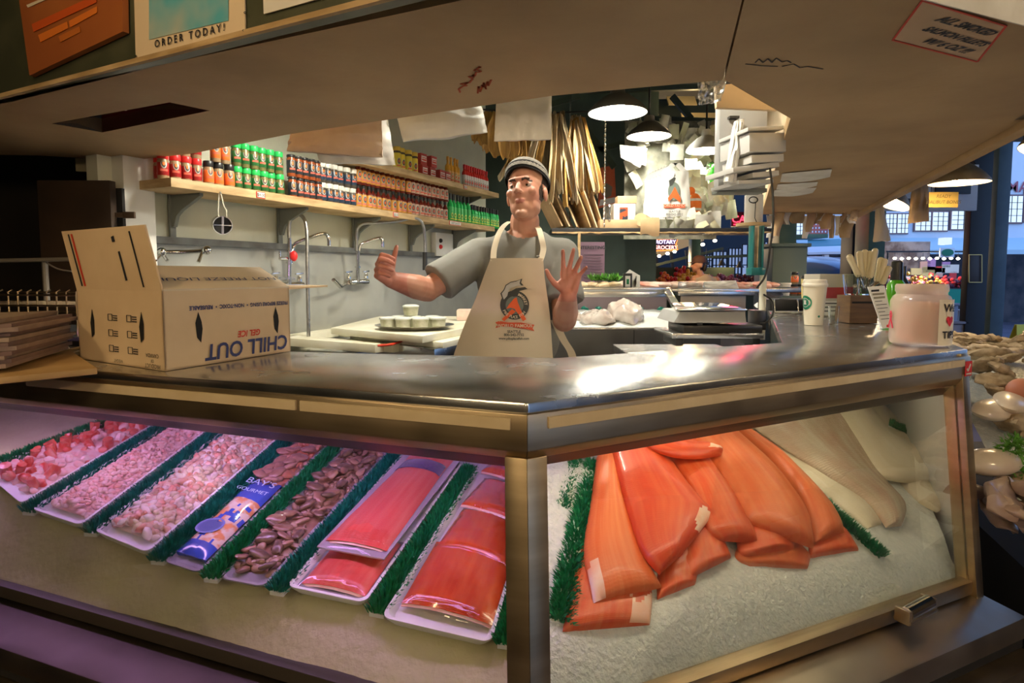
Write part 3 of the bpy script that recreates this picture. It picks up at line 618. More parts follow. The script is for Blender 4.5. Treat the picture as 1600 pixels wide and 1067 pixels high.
# ---- faucets
def faucet(lab, hose, riser, spout, body, handles, extra=None):
    t = thing('sink_faucet', lab, 'faucet', WU(*body[0], .03)-V((0, 0, .05)))
    m = MB(); m.tube([WU(u, v, d) for u, v, d in riser], .0125, 12); m.tube([WU(riser[0][0], riser[0][1]-(riser[0][1]-riser[-1][1])*q, riser[0][2]) for q in (.45, .5)], .019, 12); m.build('riser', M_chrome, t)
    m = MB(); m.tube(smooth_path([WU(u, v, d) for u, v, d in hose[0]]), .0105, 10); m.build('hose', steel('hose_steel', (.42, .42, .40), .3, scale=60), t)
    if hose[1]: m = MB(); m.tube([WU(u, v, d) for u, v, d in hose[1]], .017, 12); m.build('spray_grip', M_blk, t)
    m = MB(); m.tube(smooth_path([WU(u, v, d) for u, v, d in spout]), .010, 10); m.build('spout', M_chrome, t)
    m = MB(); m.tube([WU(u, v, .07) for u, v in body], .018, 12)
    for (u, v) in body: m.tube([WU(u, v, .0), WU(u, v, .07)], .017, 12)
    m.build('valve_body', M_chrome, t)
    for (u, v) in handles:
        m = MB(); b = WU(u, v, .07); m.tube([b, b+V((0, 0, .035))], [.016, .012], 10); m.bar(b+V((0, 0, .045))-Wa*.03, b+V((0, 0, .05))+Wa*.03, .012, .010); m.build('handle', M_chrome, t, bevel=.002)
    return t
def smooth_path(pts, n=5):
    out = []; P = [pts[0]]+pts+[pts[-1]]
    for i in range(1, len(P)-2):
        for k in range(n):
            t = k/n; a, b, c_, d = P[i-1], P[i], P[i+1], P[i+2]
            out.append(.5*((2*b)+(c_-a)*t+(2*a-5*b+4*c_-d)*t*t+(3*b-a-3*c_+d)*t**3))
    out.append(pts[-1]); return out
fa1 = faucet('chrome pre-rinse faucet with red tag and hose looping down, nearer the carton', ([(452, 372, .1), (452, 350, .1), (458, 338, .12), (466, 335, .16), (474, 340, .19), (479, 356, .22), (480, 400, .24), (481, 470, .25), (482, 520, .26), (482, 541, .26)], None),
    [(452, 444, .08), (452, 372, .1)], [(455, 398, .1), (459, 386, .1), (464, 379, .12), (490, 369, .2), (507, 365, .25), (513, 371, .27), (514, 384, .27)], [(432, 445), (472, 445)], [(431, 440), (468, 440)])
m = MB(); c = WU(459, 400, .13); m.ell(c, (.022, .012, .03), n=10, m=8); m.build('red_tag', M_redlid, fa1)
m = MB(); b = WU(448, 404, .10); m.tube([b, b-Wa*.05], .011, 10); m.tube([b-Wa*.05, b-Wa*.05+V((0, 0, .04))], .006, 8); m.build('side_valve', M_chrome, fa1)
fa2 = faucet('chrome faucet with long overhead hose and black spray grip, beside raised thumb', ([(557, 392, .1), (557, 368, .1), (560, 355, .12), (570, 349, .15), (590, 348, .19), (620, 346, .24), (643, 341, .28), (656, 344, .3), (662, 356, .31), (664, 380, .31), (664, 396, .31)], [(664, 394, .31), (664, 422, .31)]),
    [(559, 440, .08), (559, 392, .1)], [(561, 392, .1), (563, 383, .12), (570, 379, .14), (592, 372, .22), (597, 375, .24), (598, 386, .24)], [(547, 441), (574, 440)], [(545, 436), (572, 435)])
m = MB(); m.tube([WU(545, 444, .05), WU(532, 448, .12), WU(521, 437, .16)], .012, 10); m.build('drain_lever', M_chrome, fa2)
# swing pipe behind the carton
t = thing('wall_tap', 'low chrome tap with swing arm, half hidden behind the cardboard carton', 'tap', WU(252, 402, .02))
m = MB(); m.tube([WU(236, 394, .03), WU(285, 394, .10), WU(322, 392, .2)], .011, 10); m.ell(WU(323, 391, .2), .022); m.ell(WU(253, 394, .05), .022); m.build('arm', M_chrome, t)
m = MB(); m.tube([WU(253, 395, .05), WU(240, 410, .08)], .008, 8); m.tube([WU(253, 395, .05), WU(262, 408, .08)], .008, 8); m.tube([WU(316, 394, .19), WU(310, 410, .2)], .008, 8); m.build('stem', M_chrome, t)
# switch box on the wall
c = WU(686, 382, .03); t = thing('switch_box', 'pale wall switch box with red and black buttons behind the shoulder', 'switch box', c-V((0, 0, .1)))
m = MB(); m.box(c+Wa*.05, (.26, .05, .19), Rw); m.build('housing', M_white, t, bevel=.006); m = MB(); m.ell(c+Wn*.028-V((0, 0, .02))-Wa*.02, (.018, .018, .018)); m.build('red_button', M_redlid, t)
m = MB(); m.ell(c+Wn*.028+V((0, 0, .03))-Wa*.02, (.018, .018, .018)); m.build('black_button', M_blk, t)
# ---- sink bench with cutting boards
b_ = thing('sink_bench', 'steel sink bench along the wall under the white cutting boards', 'bench', (-.6, 3.9, 0))
q = [WP(-.2, .03, .0), WP(3.0, .03, 0), WP(3.0, .62, 0), WP(-.2, .62, 0)]
m = MB(); m.prism([V((p.x, p.y, .96)) for p in q], .03); m.build('top', M_steel, b_, bevel=.003)
m = MB(); m.prism([V((p.x, p.y, 0)) for p in [WP(-.15, .05, .0), WP(2.95, .05, 0), WP(2.95, .57, 0), WP(-.15, .57, 0)]], .95); m.build('front_panel', M_deck, b_)
# sink frame board (white poly slab with an opening)
fq = [Pz(440, 535, 1.03), Pz(600, 545, 1.03), Pz(665, 538, 1.03), Pz(590, 519, 1.03), Pz(470, 520, 1.03)]
def plate(pts, th, mm, parent, nm, bev=.004): m = MB(); m.prism(pts, -th); return m.build(nm, mm, parent, bevel=bev)
t = thing('poly_sink_cover', 'low white plastic board in front of the sink opening, lower than the cutting board', 'cutting board', (Pz(560, 540, 1.03).x, Pz(560, 540, 1.03).y, .99))
a, b, c, d = Pz(445, 531, 1.035), Pz(600, 543, 1.035), Pz(662, 534, 1.035), Pz(530, 518, 1.035)
fr = MB()
def rail(p, q, w): fr.bar(p, q, w, .045)
rail(a, b, .13); rail(b, c, .13); rail(c, d, .10); rail(d, a, .10); fr.build('board', M_poly, t, bevel=.005)
cb_ = [Pz(517, 512, 1.115), Pz(660, 525, 1.115), Pz(750, 508, 1.115), Pz(740, 494, 1.115), Pz(592, 494, 1.115)]
o = plate(cb_, .035, M_poly, None, 'cutting_board'); tag(o, 'large white cutting board holding the tray of packed tubs', 'cutting board')
cb2 = [p+V((.09, .05, -.036)) for p in cb_]; o = plate(cb2, .03, M_poly, None, 'cutting_board'); tag(o, 'white cutting board lying directly beneath the large cutting board', 'cutting board')
cb3 = [p+V((.05, .05, -.067)) for p in cb_]; o = plate(cb3, .055, M_steel, None, 'sink_tray', .003); tag(o, 'steel pan set under the two stacked cutting boards', 'pan')
m = MB(); a = Pz(600, 541, 1.04); m.tube(smooth_path([Pz(590, 540, 1.062), Pz(612, 538, 1.064), Pz(630, 532, 1.066), Pz(638, 527, 1.068)]), .006, 8); tag(m.build('red_string', M_redink, None), 'thin red string lying across the sink opening', 'string')
# wire tray with packed tubs
c = Pz(648, 508, 1.135); tr = thing('wire_tray', 'oval silver tray carrying clear tubs on the cutting board', 'tray', c-V((0, 0, .012)))
m = MB(); m.lathe([(0, -.012), (.17, -.012), (.205, .0), (.21, .004), (.204, .004), (.17, -.008), (0, -.008)], c, 36, sx=1, sy=.9); m.build('tray_dish', M_chrome, tr)
M_tub = mat('tub_olive', (.42, .42, .24), .3, c2=(.60, .58, .42), scale=30); M_film = mat('film_pale', (.72, .74, .66), .15)
tub = None; k = 0
for (dx, dy, dz) in ((-.13, -.06, 0), (-.045, -.09, 0), (.045, -.09, 0), (.13, -.05, 0), (-.09, .03, 0), (0, .0, 0), (.09, .03, 0), (-.02, .0, .06)):
    p = c+V((dx, dy, dz-.008))
    if tub is None:
        tub = thing('seafood_tub', '', 'tub', p, 'packed tubs on tray'); m = MB(); m.lathe([(0, 0), (.036, 0), (.042, .045), (0, .045)], n=18); m.build('tub_body', M_tub, tub, world=False)
        m = MB(); m.lathe([(0, .045), (.045, .045), (.045, .052), (.03, .058), (0, .059)], n=18); m.build('film_lid', M_film, tub, world=False); o = tub
    else: o = dup(tub, p)
    o['label'] = 'small film-lidded tub on tray, %s' % ('single one stacked on top' if dz else ['leftmost of the front four', 'second of the front four', 'third of the front four', 'rightmost of the front four', 'left one of the back three', 'middle one of the back three', 'right one of the back three'][k]); k += 1
m = MB(); c = Pz(722, 500, 1.115); m.box(c+V((.05, 0, .035)), (.16, .12, .07)); tag(m.build('wrapped_fish_block', mat('pink_block', (.70, .48, .40), .5, c2=(.78, .62, .5), scale=20), None, bevel=.01), 'pale pink wrapped block at the board end beside the apron', 'fish block')
# ================================================================== CARTON
A = Pz(258, 581, 1.2); B = Pz(125, 561, 1.2); C_ = Pz(454, 549, 1.2); Dd = B+C_-A; h = V((0, 0, .166))
for p in (A, B, C_, Dd): p.z = 1.201
ct = thing('gel_ice_carton', 'tan cardboard carton with upside-down lettering and open flaps on the counter', 'carton', (A+Dd)/2)
def wall(p, q, n_, nm): m = MB(); m.prism([p, q, q+h, p+h], n_*.004); return m.build(nm, M_carton, ct, smooth=False)
d1 = (B-A).normalized(); d2 = (C_-A).normalized()
for p, q, n_ in ((A, B, d2), (A, C_, d1), (B, Dd, -d1), (C_, Dd, -d2)): wall(p, q, n_, 'side_wall')
m = MB(); m.prism([A, B, Dd, C_], .004); m.build('bottom', M_carton, ct, smooth=False)
def flap(p, q, v, nm, ta=.02, mm=None, th=.004):
    e = (q-p).normalized(); n = e.cross(v).normalized(); m = MB()
    m.prism([p+h, q+h, q+h+v-e*ta, p+h+v+e*ta], n*th); return m.build(nm, mm or M_carton, ct, smooth=False)
flap(A, B, V((-.030, .0, .136)), 'upright_flap', .002); flap(A, C_, V((-.13, .17, .052)), 'front_flap', .02, mat('flap_pale', (.80, .68, .50), .6)); flap(B, Dd, V((-.03, .02, .035)), 'far_flap', .02, M_card); flap(C_, Dd, V((.10, .05, .006)), 'end_flap', .02)
up = V((0, 0, 1)); dn = V((0, 0, -1)); nf = d2.cross(up)     # outward of the front-right face
off = V((d2.y, -d2.x, 0))*.0015
def onface(t_, z): return A+(C_-A)*t_+V((0, 0, z))+off
def lf(txt, size, mm, t_, z, **k): return lettering(txt, size, mm, onface(t_, z), -d2, dn, ct, off=-.0015 if (-d2).cross(dn).dot(off) < 0 else .0015, **k)
lf('CHILL OUT', .050, M_navy, .62, .044, bold=.0012, shear=.1); lf('GEL ICE', .020, M_redink, .62, .067, shear=.2, bold=.0006)
lf('FREEZE BEFORE USING  •  NON-TOXIC  •  REUSEABLE', .0124, M_navy, .57, .132, bold=.0004)
nfl = (C_-A).cross(V((-.13, .17, .052))).normalized(); nfl = nfl if nfl.z > 0 else -nfl
fv = V((-.13, .17, .052)).normalized(); fo = A+h+(C_-A)*.55+V((-.13, .17, .052))*.42+nfl*.006
lettering('DO NOT FREEZE LIQUID', .040, M_navy, fo, -d2, -fv, ct, off=.0 )
for t_ in (.23, .86):                                   # slotted hand holes, near and far
    m = MB(); c = onface(t_, .085); m.prism([c+V((0, 0, .034)), c+d2*.008+V((0, 0, .012)), c+d2*.010-V((0, 0, .004)), c+d2*.005-V((0, 0, .034)), c-d2*.005-V((0, 0, .022)), c-d2*.008+V((0, 0, .01))], off*.2); m.build('hand_slot', M_dark, ct, smooth=False)
offl = V((-d1.y, d1.x, 0))*.0015
if offl.dot(d2) > 0: offl = -offl
def onl(t_, z): return A+(B-A)*t_+V((0, 0, z))+offl
for t_ in (.42, .83):
    pass
for t_ in (.22, .80):
    m = MB(); c = onl(t_, .085); m.prism([c+V((0, 0, .036)), c+d1*.010+V((0, 0, .004)), c+d1*.006-V((0, 0, .03)), c-d1*.006-V((0, 0, .022)), c-d1*.008+V((0, 0, .01))], offl*.2); m.build('hand_slot', M_dark, ct, smooth=False)
bx = MB()
for i, t_ in enumerate((.36, .58)):
    for z in (.035, .07, .105):
        c = onl(t_, z)
        for (a_, b_2, w, hh) in ((0, .007, .018, .0012), (0, -.007, .018, .0012), (.009, 0, .0012, .014), (-.009, 0, .0012, .014)): bx.box(c+d1*a_+V((0, 0, b_2)), (w, .0008, hh), Matrix((d1, d1.cross(up), up)).transposed())
        for k in range(3): bx.box(c-d1*.022+V((0, 0, .004-.005*k)), (.018, .0008, .002), Matrix((d1, d1.cross(up), up)).transposed())
bx.build('tick_boxes', M_ink, ct, smooth=False)
for txt, t_, z, sz in (('PRODUCT', .12, .012, .013), ('OF', .12, .022, .010), ('CANADA', .12, .034, .012), ('WEIGHT', .5, .012, .010)):
    lettering(txt, sz, M_ink, onl(t_, z), d1 if d1.cross(dn).dot(offl) > 0 else -d1, dn, ct, off=.0004)
# marks on the upright flap
fu = V((-.030, .0, .136)); nn2 = (B-A).cross(fu).normalized(); nn2 = nn2 if nn2.y < 0 else -nn2
def onfl(a_, b_2): return A+h+(B-A)*a_+fu*b_2+nn2*.002
for a_, b0, b1, w, mm in ((.86, .06, .94, .006, M_redink), (.90, .06, .94, .004, M_ink), (.17, .06, .92, .004, M_ink), (.34, .16, .62, .006, M_ink), (.37, .78, .86, .010, M_ink)):
    m = MB(); m.bar(onfl(a_, b0), onfl(a_, b1), w, .001, up=nn2); m.build('print_stripe', mm, ct, smooth=False)
# ================================================================== newspapers on a board, rack, dark cabinet
pb = [Pz(-90, 598, 1.215), Pz(168, 573, 1.215)]; vb = V((-.12, .42, 0)); o = MB(); q3 = V((B.x-.03, B.y+.02, pb[1].z)); o.prism([pb[0], pb[1]-V((.01, .015, 0)), q3, q3+V((-.14, .40, 0)), pb[0]+vb], -.013)
o = o.build('plywood_board', mat('ply', (.55, .36, .16), .6, c2=(.42, .26, .10), scale=8), None, bevel=.003); tag(o, 'thin plywood board under the newspapers at the left counter end', 'board')
M_news = [mat('newsprint_%d' % i, c, .85, c2=tuple(x*.82 for x in c), scale=25) for i, c in enumerate([(.34, .24, .19), (.26, .17, .14), (.38, .28, .21), (.22, .14, .12)])]
z = 1.216; px = pb[1]*.8+pb[0]*.2
for i in range(11):
    th = .0075+.002*random.random(); m = MB(); o0 = V((-.02+random.uniform(-.02, .02), .02+random.uniform(-.015, .015), 0)); e = (pb[0]-pb[1]).normalized()
    q = [pb[1]+e*.17+o0+vb*.08, pb[1]+e*.58+o0+vb*.05, pb[1]+e*.58+vb*.85+o0, pb[1]+e*.19+vb*.85+o0]; q = [V((p.x, p.y, z)) for p in q]
    def fn(a, b, q=q, th=th, z=z, i=i):
        p = q[0]*(1-a)*(1-b)+q[1]*a*(1-b)+q[2]*a*b+q[3]*(1-a)*b; p = p.copy(); p.z = z+th-.001+.0015*math.sin(a*9+i)*(i/11); return p
    m.sheet(fn, 8, 6, th-.0005)
    tag(m.build('newspaper', M_news[i % 4], None), 'folded newspaper in the pile beside the carton, %s from the bottom' % ORD[i], 'newspaper', 'pile of newspapers'); z += th
# wire rack behind the papers
t = thing('wire_rack', 'low bronze wire basket rack behind the newspaper pile', 'rack', Pz(60, 540, 1.2)+V((-.1, .45, 0)))
m = MB(); a = Pz(-60, 500, 1.25)+V((0, 0, 0)); b = Pz(118, 492, 1.25); a.y = max(a.y, 2.0); wz = [1.26, 1.30, 1.335]
a = V((-1.95, 2.05, 0)); b = V((-1.42, 1.98, 0))
for z_ in wz: m.tube([a+V((0, 0, z_)), b+V((0, 0, z_))], .004, 6); m.tube([a+V((0, .3, z_)), b+V((0, .3, z_))], .004, 6)
for k in range(16): 
    p = a+(b-a)*k/15; m.tube([p+V((0, 0, 1.20)), p+V((0, 0, 1.345)), p+V((.006, .01, 1.352))], .0025, 6); m.tube([p+V((0, 0, 1.30)), p+V((.02, .3, 1.30))], .0025, 6)
m.build('wire_frame', steel('bronze_wire', (.45, .33, .2), .3, scale=20), t)
m = MB(); m.box((-1.7, 2.2, 1.195), (.75, .5, .012)); m.build('rack_tray', M_dark, t)
# dark cabinet and pipe on the left
t = thing('dark_cabinet', 'dark brown cabinet door standing beside the white column at far left', 'cabinet', (-2.15, 2.62, 0))
m = MB(); p0 = Py(58, 300, 2.6); p1 = Py(172, 300, 2.6); m.box(((p0.x+p1.x)/2, 2.62, .9), (p1.x-p0.x, .04, 1.8)); m.build('door', mat('cabinet_brown', (.045, .026, .014), .5, c2=(.03, .018, .01), scale=5), t, bevel=.003)
m = MB(); c = Py(202, 336, 2.63); m.box(c, (.05, .012, .028)); m.box(c-V((.05, 0, 0)), (.05, .012, .02)); m.build('hasp', mat('hasp_brown', (.08, .05, .03), .4), t, bevel=.002)
m = MB(); c = Py(187, 320, 2.66); m.box((c.x, 2.66, c.z-.06), (.035, .02, .26)); m.build('dark_gap', M_dark, t)
t = thing('pipe_rail', 'thin grey pipe rail crossing the dark recess above the newspapers', 'rail', Py(60, 480, 2.3))
m = MB(); m.tube([Py(-40, 408, 2.4), Py(112, 405, 2.3)], .008, 8); m.tube([Py(70, 407, 2.35), Py(74, 478, 2.35)], .010, 8); m.tube(smooth_path([Py(72, 410, 2.35), Py(90, 420, 2.32), Py(112, 424, 2.3)]), .003, 6); m.build('pipe', mat('pipe_dull', (.25, .22, .18), .4), t)
m = MB(); c = Py(137, 258, 2.9); m.box(c, (.10, .02, .06)); tag(m.build('wall_card', mat('aged_card', (.45, .38, .25), .7), None), 'yellowed card pinned above the dark cabinet door', 'card')
# ================================================================== SEAFOOD in the case
def uvstripe(name, c, c2, c3=None, rough=.42, sc=7, dist=3, coat=.10, bump=.07, mixf=.5, sc2=2.2):
    # flesh with pale muscle lines running along the fillet (uses the fillet's own UV map)
    if name in MC: return MC[name]
    m = mat(name, c, rough, coat=coat); t = m.node_tree; b = t.nodes['Principled BSDF']; N = t.nodes.new
    uv = N('ShaderNodeUVMap'); mp = N('ShaderNodeMapping'); mp.inputs['Scale'].default_value = (sc, .9, 1); t.links.new(uv.outputs[0], mp.inputs[0])
    w = N('ShaderNodeTexNoise'); w.inputs['Scale'].default_value = 1.3; w.inputs['Detail'].default_value = 4; t.links.new(mp.outputs[0], w.inputs['Vector'])
    rp = N('ShaderNodeValToRGB'); e = rp.color_ramp.elements; e[0].position = .42; e[1].position = .72; e[0].color = (*c, 1); e[1].color = (*c2, 1); t.links.new(w.outputs[0], rp.inputs[0])
    n2 = N('ShaderNodeTexNoise'); n2.inputs['Scale'].default_value = sc2; n2.inputs['Detail'].default_value = 3; t.links.new(uv.outputs[0], n2.inputs['Vector'])
    mx = N('ShaderNodeMixRGB'); r2 = N('ShaderNodeMapRange'); r2.inputs['From Min'].default_value = .35; r2.inputs['From Max'].default_value = .7; t.links.new(n2.outputs[0], r2.inputs['Value']); r2.inputs['To Max'].default_value = mixf
    t.links.new(r2.outputs[0], mx.inputs[0]); t.links.new(rp.outputs[0], mx.inputs[1]); mx.inputs[2].default_value = (*(c3 or c), 1); t.links.new(mx.outputs[0], b.inputs['Base Color'])
    wv = N('ShaderNodeTexWave'); wv.inputs['Scale'].default_value = 22; wv.inputs['Distortion'].default_value = 5; wv.inputs['Detail'].default_value = 3; wv.bands_direction = 'Y'; t.links.new(uv.outputs[0], wv.inputs['Vector'])
    bp = N('ShaderNodeBump'); bp.inputs['Strength'].default_value = bump; bp.inputs['Distance'].default_value = .004; t.links.new(wv.outputs[0], bp.inputs['Height']); t.links.new(bp.outputs[0], b.inputs['Normal']); return m
M_sal = uvstripe('salmon_flesh', (.74, .10, .022), (.80, .24, .09), (.58, .05, .010)); M_salr = uvstripe('salmon_red', (.62, .055, .008), (.72, .14, .04), (.50, .022, .006)); M_salp = uvstripe('salmon_pale', (.72, .145, .035), (.80, .27, .10), (.66, .10, .02))
M_belly = mat('salmon_belly', (.86, .62, .50), .3, c2=(.88, .45, .30), scale=30)
M_cod = uvstripe('cod_flesh', (.52, .42, .29), (.66, .58, .44), (.48, .26, .18), sc=8, mixf=.75, bump=.3, rough=.22, sc2=4); M_cod2 = uvstripe('cod_flesh_light', (.74, .66, .48), (.80, .74, .60), (.66, .48, .32), sc=5, mixf=.3, bump=.1)
def resample(pts, n):
    L = [0]
    for i in range(1, len(pts)): L.append(L[-1]+(pts[i]-pts[i-1]).length)
    out = []
    for k in range(n+1):
        d = L[-1]*k/n; i = 1
        while i < len(L)-1 and L[i] < d: i += 1
        t = (d-L[i-1])/max(1e-9, L[i]-L[i-1]); out.append(pts[i-1].lerp(pts[i], t))
    return out
def fillet(nm, lab, cat, L, R, mm, o0, o1, side=1, th=.016, dome=.012, grp=None, seed=0, tip=None, end=0, extend=0.0, wav=.003):
    # L, R: the two long edges from the far end to the near end; o0, o1: height over the bed at far and near end
    fnp = BR if side > 0 else BL
    def line(P):
        n = len(P); q = [fnp(u, v, o0+(o1-o0)*i/(n-1)) for i, (u, v) in enumerate(P)]
        q = smooth_path(q, 4)
        if extend: d = (q[0]-q[2]).normalized(); q = [q[0]+d*extend]+q
        return q
    nu, nv = 26, 40; a = resample(line(L), nv); b = resample(line(R), nv); n = bedplane(side)[1]
    def fn(x, y, top=True):
        j = round(y*nv); p = a[j].lerp(b[j], x); e = math.sin(PI*min(1, max(0, x)))**.45; tt = y; ee = 1-max(0, (tt-.93)/.07)**2*.55
        hgt = th*(.35+.65*e)*ee + dome*math.sin(PI*x)*.9 + wav*noise.noise(V((x*2.5+seed, y*5, seed*3.1))) 
        along = (a[-1]-a[-3]).normalized()
        p = p + along*end*(math.sin(PI*x)*.012+.006*noise.noise(V((x*6, seed, 2))))*max(0, (y-.6)/.4)
        return p + n*(hgt if top else 0)
    m = MB(); b0 = 0
    m.grid(lambda x, y: fn(x, y, True), nu, nv, uv=True); k1 = len(m.v); m.grid(lambda x, y: fn(x, y, False)-n*.002, nu, nv, uv=True)
    W_ = nu+1; fs = []
    for i in range(nu): fs += [(i, i+1, k1+i+1, k1+i), (nv*W_+i+1, nv*W_+i, k1+nv*W_+i, k1+nv*W_+i+1)]
    for j in range(nv): fs += [((j+1)*W_, j*W_, k1+j*W_, k1+(j+1)*W_), (j*W_+nu, (j+1)*W_+nu, k1+(j+1)*W_+nu, k1+j*W_+nu)]
    m.f += fs; m.m += [0]*len(fs); mats = [mm]
    if tip:                                                 # pale belly patch printed on the flesh
        mats.append(M_belly); x0, x1, y0, y1 = tip
        for f in range(nu*nv):
            i = f % nu; j = f//nu
            g_ = .07*noise.noise(V((i*.22, j*.16, seed))); bx0 = -1 if x0 <= 0 else x0+g_; bx1 = 2 if x1 >= 1 else x1+g_; by0 = y0+g_*1.3+.12*((i+.5)/nu-.5); by1 = 2 if y1 >= 1 else y1+g_*1.3+.12*((i+.5)/nu-.5)
            if bx0 <= (i+.5)/nu <= bx1 and by0 <= (j+.5)/nv <= by1: m.m[f] = 1
    o = m.build(nm, mats, None, angle=75); return tag(o, lab, cat, grp)
def c7(*p): return [(860+x/2.884, 640+y/2.884) for x, y in p]
def c6(*p): return [(1100+x/2.284, 600+y/2.284) for x, y in p]
G = 'salmon fillets on ice'
fillet('salmon_fillet', 'lowest salmon fillet at the front left, under the broad straight fillet', 'salmon fillet', c7((150, 560), (95, 760), (55, 1000)), c7((400, 560), (450, 780), (447, 968)), M_sal, .0, .002, grp=G, seed=1, tip=(.72, 1, .72, 1), dome=.006)
fillet('salmon_fillet', 'small salmon end piece poking out below the red fillet tip', 'salmon fillet', c7((520, 620), (480, 750), (482, 855)), c7((640, 640), (660, 720), (650, 790)), M_sal, .0, .002, grp=G, seed=2, dome=.008)
fillet('salmon_fillet', 'short salmon piece under the centre, beside the pale belly flap', 'salmon fillet', c7((600, 500), (590, 640), (612, 768)), c7((740, 520), (780, 600), (812, 668)), M_sal, .008, .012, grp=G, seed=3, dome=.008)
fillet('salmon_fillet', 'flat salmon fillet lowest in the middle right, on the ice edge', 'salmon fillet', c7((950, 480), (880, 560), (830, 660), (900, 705)), c7((1080, 560), (1130, 620), (1165, 660), (1158, 716)), M_salp, .0, .002, grp=G, seed=4, dome=.004)
fillet('salmon_fillet', 'salmon fillet end lying lowest at the right of the pile', 'salmon fillet', c7((1150, 480), (1160, 600), (1168, 668)), c7((1290, 500), (1345, 570), (1387, 634)), M_sal, .0, .002, grp=G, seed=5, dome=.004)
fillet('salmon_fillet', 'lumpy salmon fillet end showing under the widest fillet', 'salmon fillet', c7((820, 430), (830, 530), (850, 640), (900, 662)), c7((980, 480), (1050, 530), (1090, 590), (1092, 634)), M_sal, .010, .016, grp=G, seed=6, dome=.012)
fillet('salmon_fillet', 'broad straight salmon fillet at the left beside the green strip', 'salmon fillet', c7((215, 150), (185, 400), (150, 640), (190, 880)), c7((300, 150), (330, 380), (420, 660), (500, 800)), M_salp, .018, .016, grp=G, seed=7, extend=.05, tip=(0, .16, .9, 1), dome=.008, th=.02)
fillet('salmon_fillet', 'narrow salmon fillet in the middle ending in a ragged cut', 'salmon fillet', c7((510, 180), (560, 260), (640, 380), (690, 530), (760, 590)), c7((690, 180), (760, 290), (850, 430), (900, 530), (932, 600)), M_sal, .030, .028, grp=G, seed=8, extend=.05, dome=.010, th=.022)
fillet('salmon_fillet', 'rightmost salmon fillet of the pile, rolled end beside the green strip', 'salmon fillet', c7((840, 100), (1000, 240), (1110, 380), (1160, 500), (1188, 605)), c7((880, 100), (1060, 230), (1230, 400), (1290, 480), (1322, 556)), M_salp, .022, .018, grp=G, seed=9, extend=.05, dome=.014, th=.02)
fillet('salmon_fillet', 'widest salmon fillet right of centre with fine pale muscle lines', 'salmon fillet', c7((690, 200), (780, 320), (850, 430), (900, 510), (1060, 580), ), c7((850, 110), (1000, 250), (1100, 370), (1160, 480), (1184, 625)), M_salp, .044, .036, grp=G, seed=10, extend=.05, dome=.014, th=.02, end=0)
fillet('salmon_fillet', 'large deep red salmon fillet on top at centre left with white belly patch', 'salmon fillet', c7((270, 180), (310, 330), (370, 540), (420, 660), (492, 742)), c7((500, 180), (600, 320), (680, 420), (720, 485), (585, 660)), M_salr, .040, .034, grp=G, seed=11, extend=.05, tip=(.82, 1, .50, .74), dome=.014, th=.022)
fillet('salmon_fillet', 'small bright orange salmon strip across the top of the pile', 'salmon fillet', c7((430, 165), (520, 205), (650, 222), (770, 205)), c7((560, 135), (640, 150), (700, 150), (768, 182)), M_salr, .075, .075, grp=G, seed=12, dome=.008, th=.012, tip=(.4, 1, .74, .97))
G = 'white fish fillets'
fillet('cod_fillet', 'flat cream fish fillet lowest, beside the right-hand green strip', 'white fish fillet', c6((150, 150), (280, 270), (440, 400), (580, 520)), c6((330, 150), (450, 290), (560, 400), (632, 500)), M_cod2, .0, .002, grp=G, seed=20, dome=.005, extend=.05, th=.012)
fillet('cod_fillet', 'slender yellowish fish fillet under the right-hand pair', 'white fish fillet', c6((540, 130), (640, 280), (740, 400), (830, 458)), c6((640, 200), (760, 290), (830, 370), (862, 440)), M_cod2, .0, .004, grp=G, seed=21, dome=.008, extend=.05)
fillet('cod_fillet', 'farthest right white fish fillet tapering to a narrow tail', 'white fish fillet', c6((560, 90), (640, 190), (740, 260), (860, 410)), c6((650, 90), (760, 200), (860, 300), (905, 405)), M_cod2, .006, .004, grp=G, seed=22, wav=.008, dome=.008, extend=.05)
fillet('cod_fillet', 'largest white fish fillet, translucent and pinkish with a rounded tip', 'white fish fillet', c6((170, 150), (330, 260), (470, 350), (580, 420), (650, 512)), c6((520, 100), (560, 220), (640, 340), (715, 430), (705, 505)), M_cod, .020, .010, grp=G, seed=23, dome=.018, extend=.06, th=.014)
fillet('cod_fillet', 'pale fish fillet draped over the largest one, folded along its middle', 'white fish fillet', c6((470, 100), (560, 220), (620, 320), (700, 350), (790, 350)), c6((600, 90), (680, 180), (760, 240), (820, 290), (850, 330)), M_cod2, .030, .018, grp=G, seed=24, wav=.010, dome=.010, extend=.06)
# ---- plastic grass dividers
def strip(lab, near, far, side, w=.032, h=.026, mm=None, off=0, nb=2600, seed=0):
    fnp = BR if side > 0 else BL; rnd = random.Random(seed); p = fnp(*near, off); q = fnp(*far, off); n = bedplane(side)[1]; d = (q-p); L = d.length; d.normalize(); x = d.cross(n)
    t = thing('grass_divider', lab, 'divider', p, 'green plastic grass dividers'); m = MB(); m.bar(p, q, w*.8, .008, up=n); m.build('base_strip', M_tray, t)
    m = MB(); nb = int(nb*L/.55)
    for k in range(nb):
        s = rnd.random()*L; a = rnd.uniform(-1, 1); c = p+d*s+x*(a*w*.45)+n*.003; hh = h*(1-.45*a*a)*rnd.uniform(.6, 1.1)
        tip = c+n*hh+x*(a*w*.35+rnd.uniform(-.006, .006))+d*rnd.uniform(-.009, .009); bw = .0022; y = V((rnd.uniform(-1, 1), rnd.uniform(-1, 1), rnd.uniform(-.3, .3))).normalized()*bw
        mid = c.lerp(tip, .5)+n*.002
        m.add([c-y, c+y, mid+y, mid-y, tip], [(0, 1, 2, 3), (3, 2, 4)])
    m.build('grass_blades', mm or M_green, t, smooth=False); return t
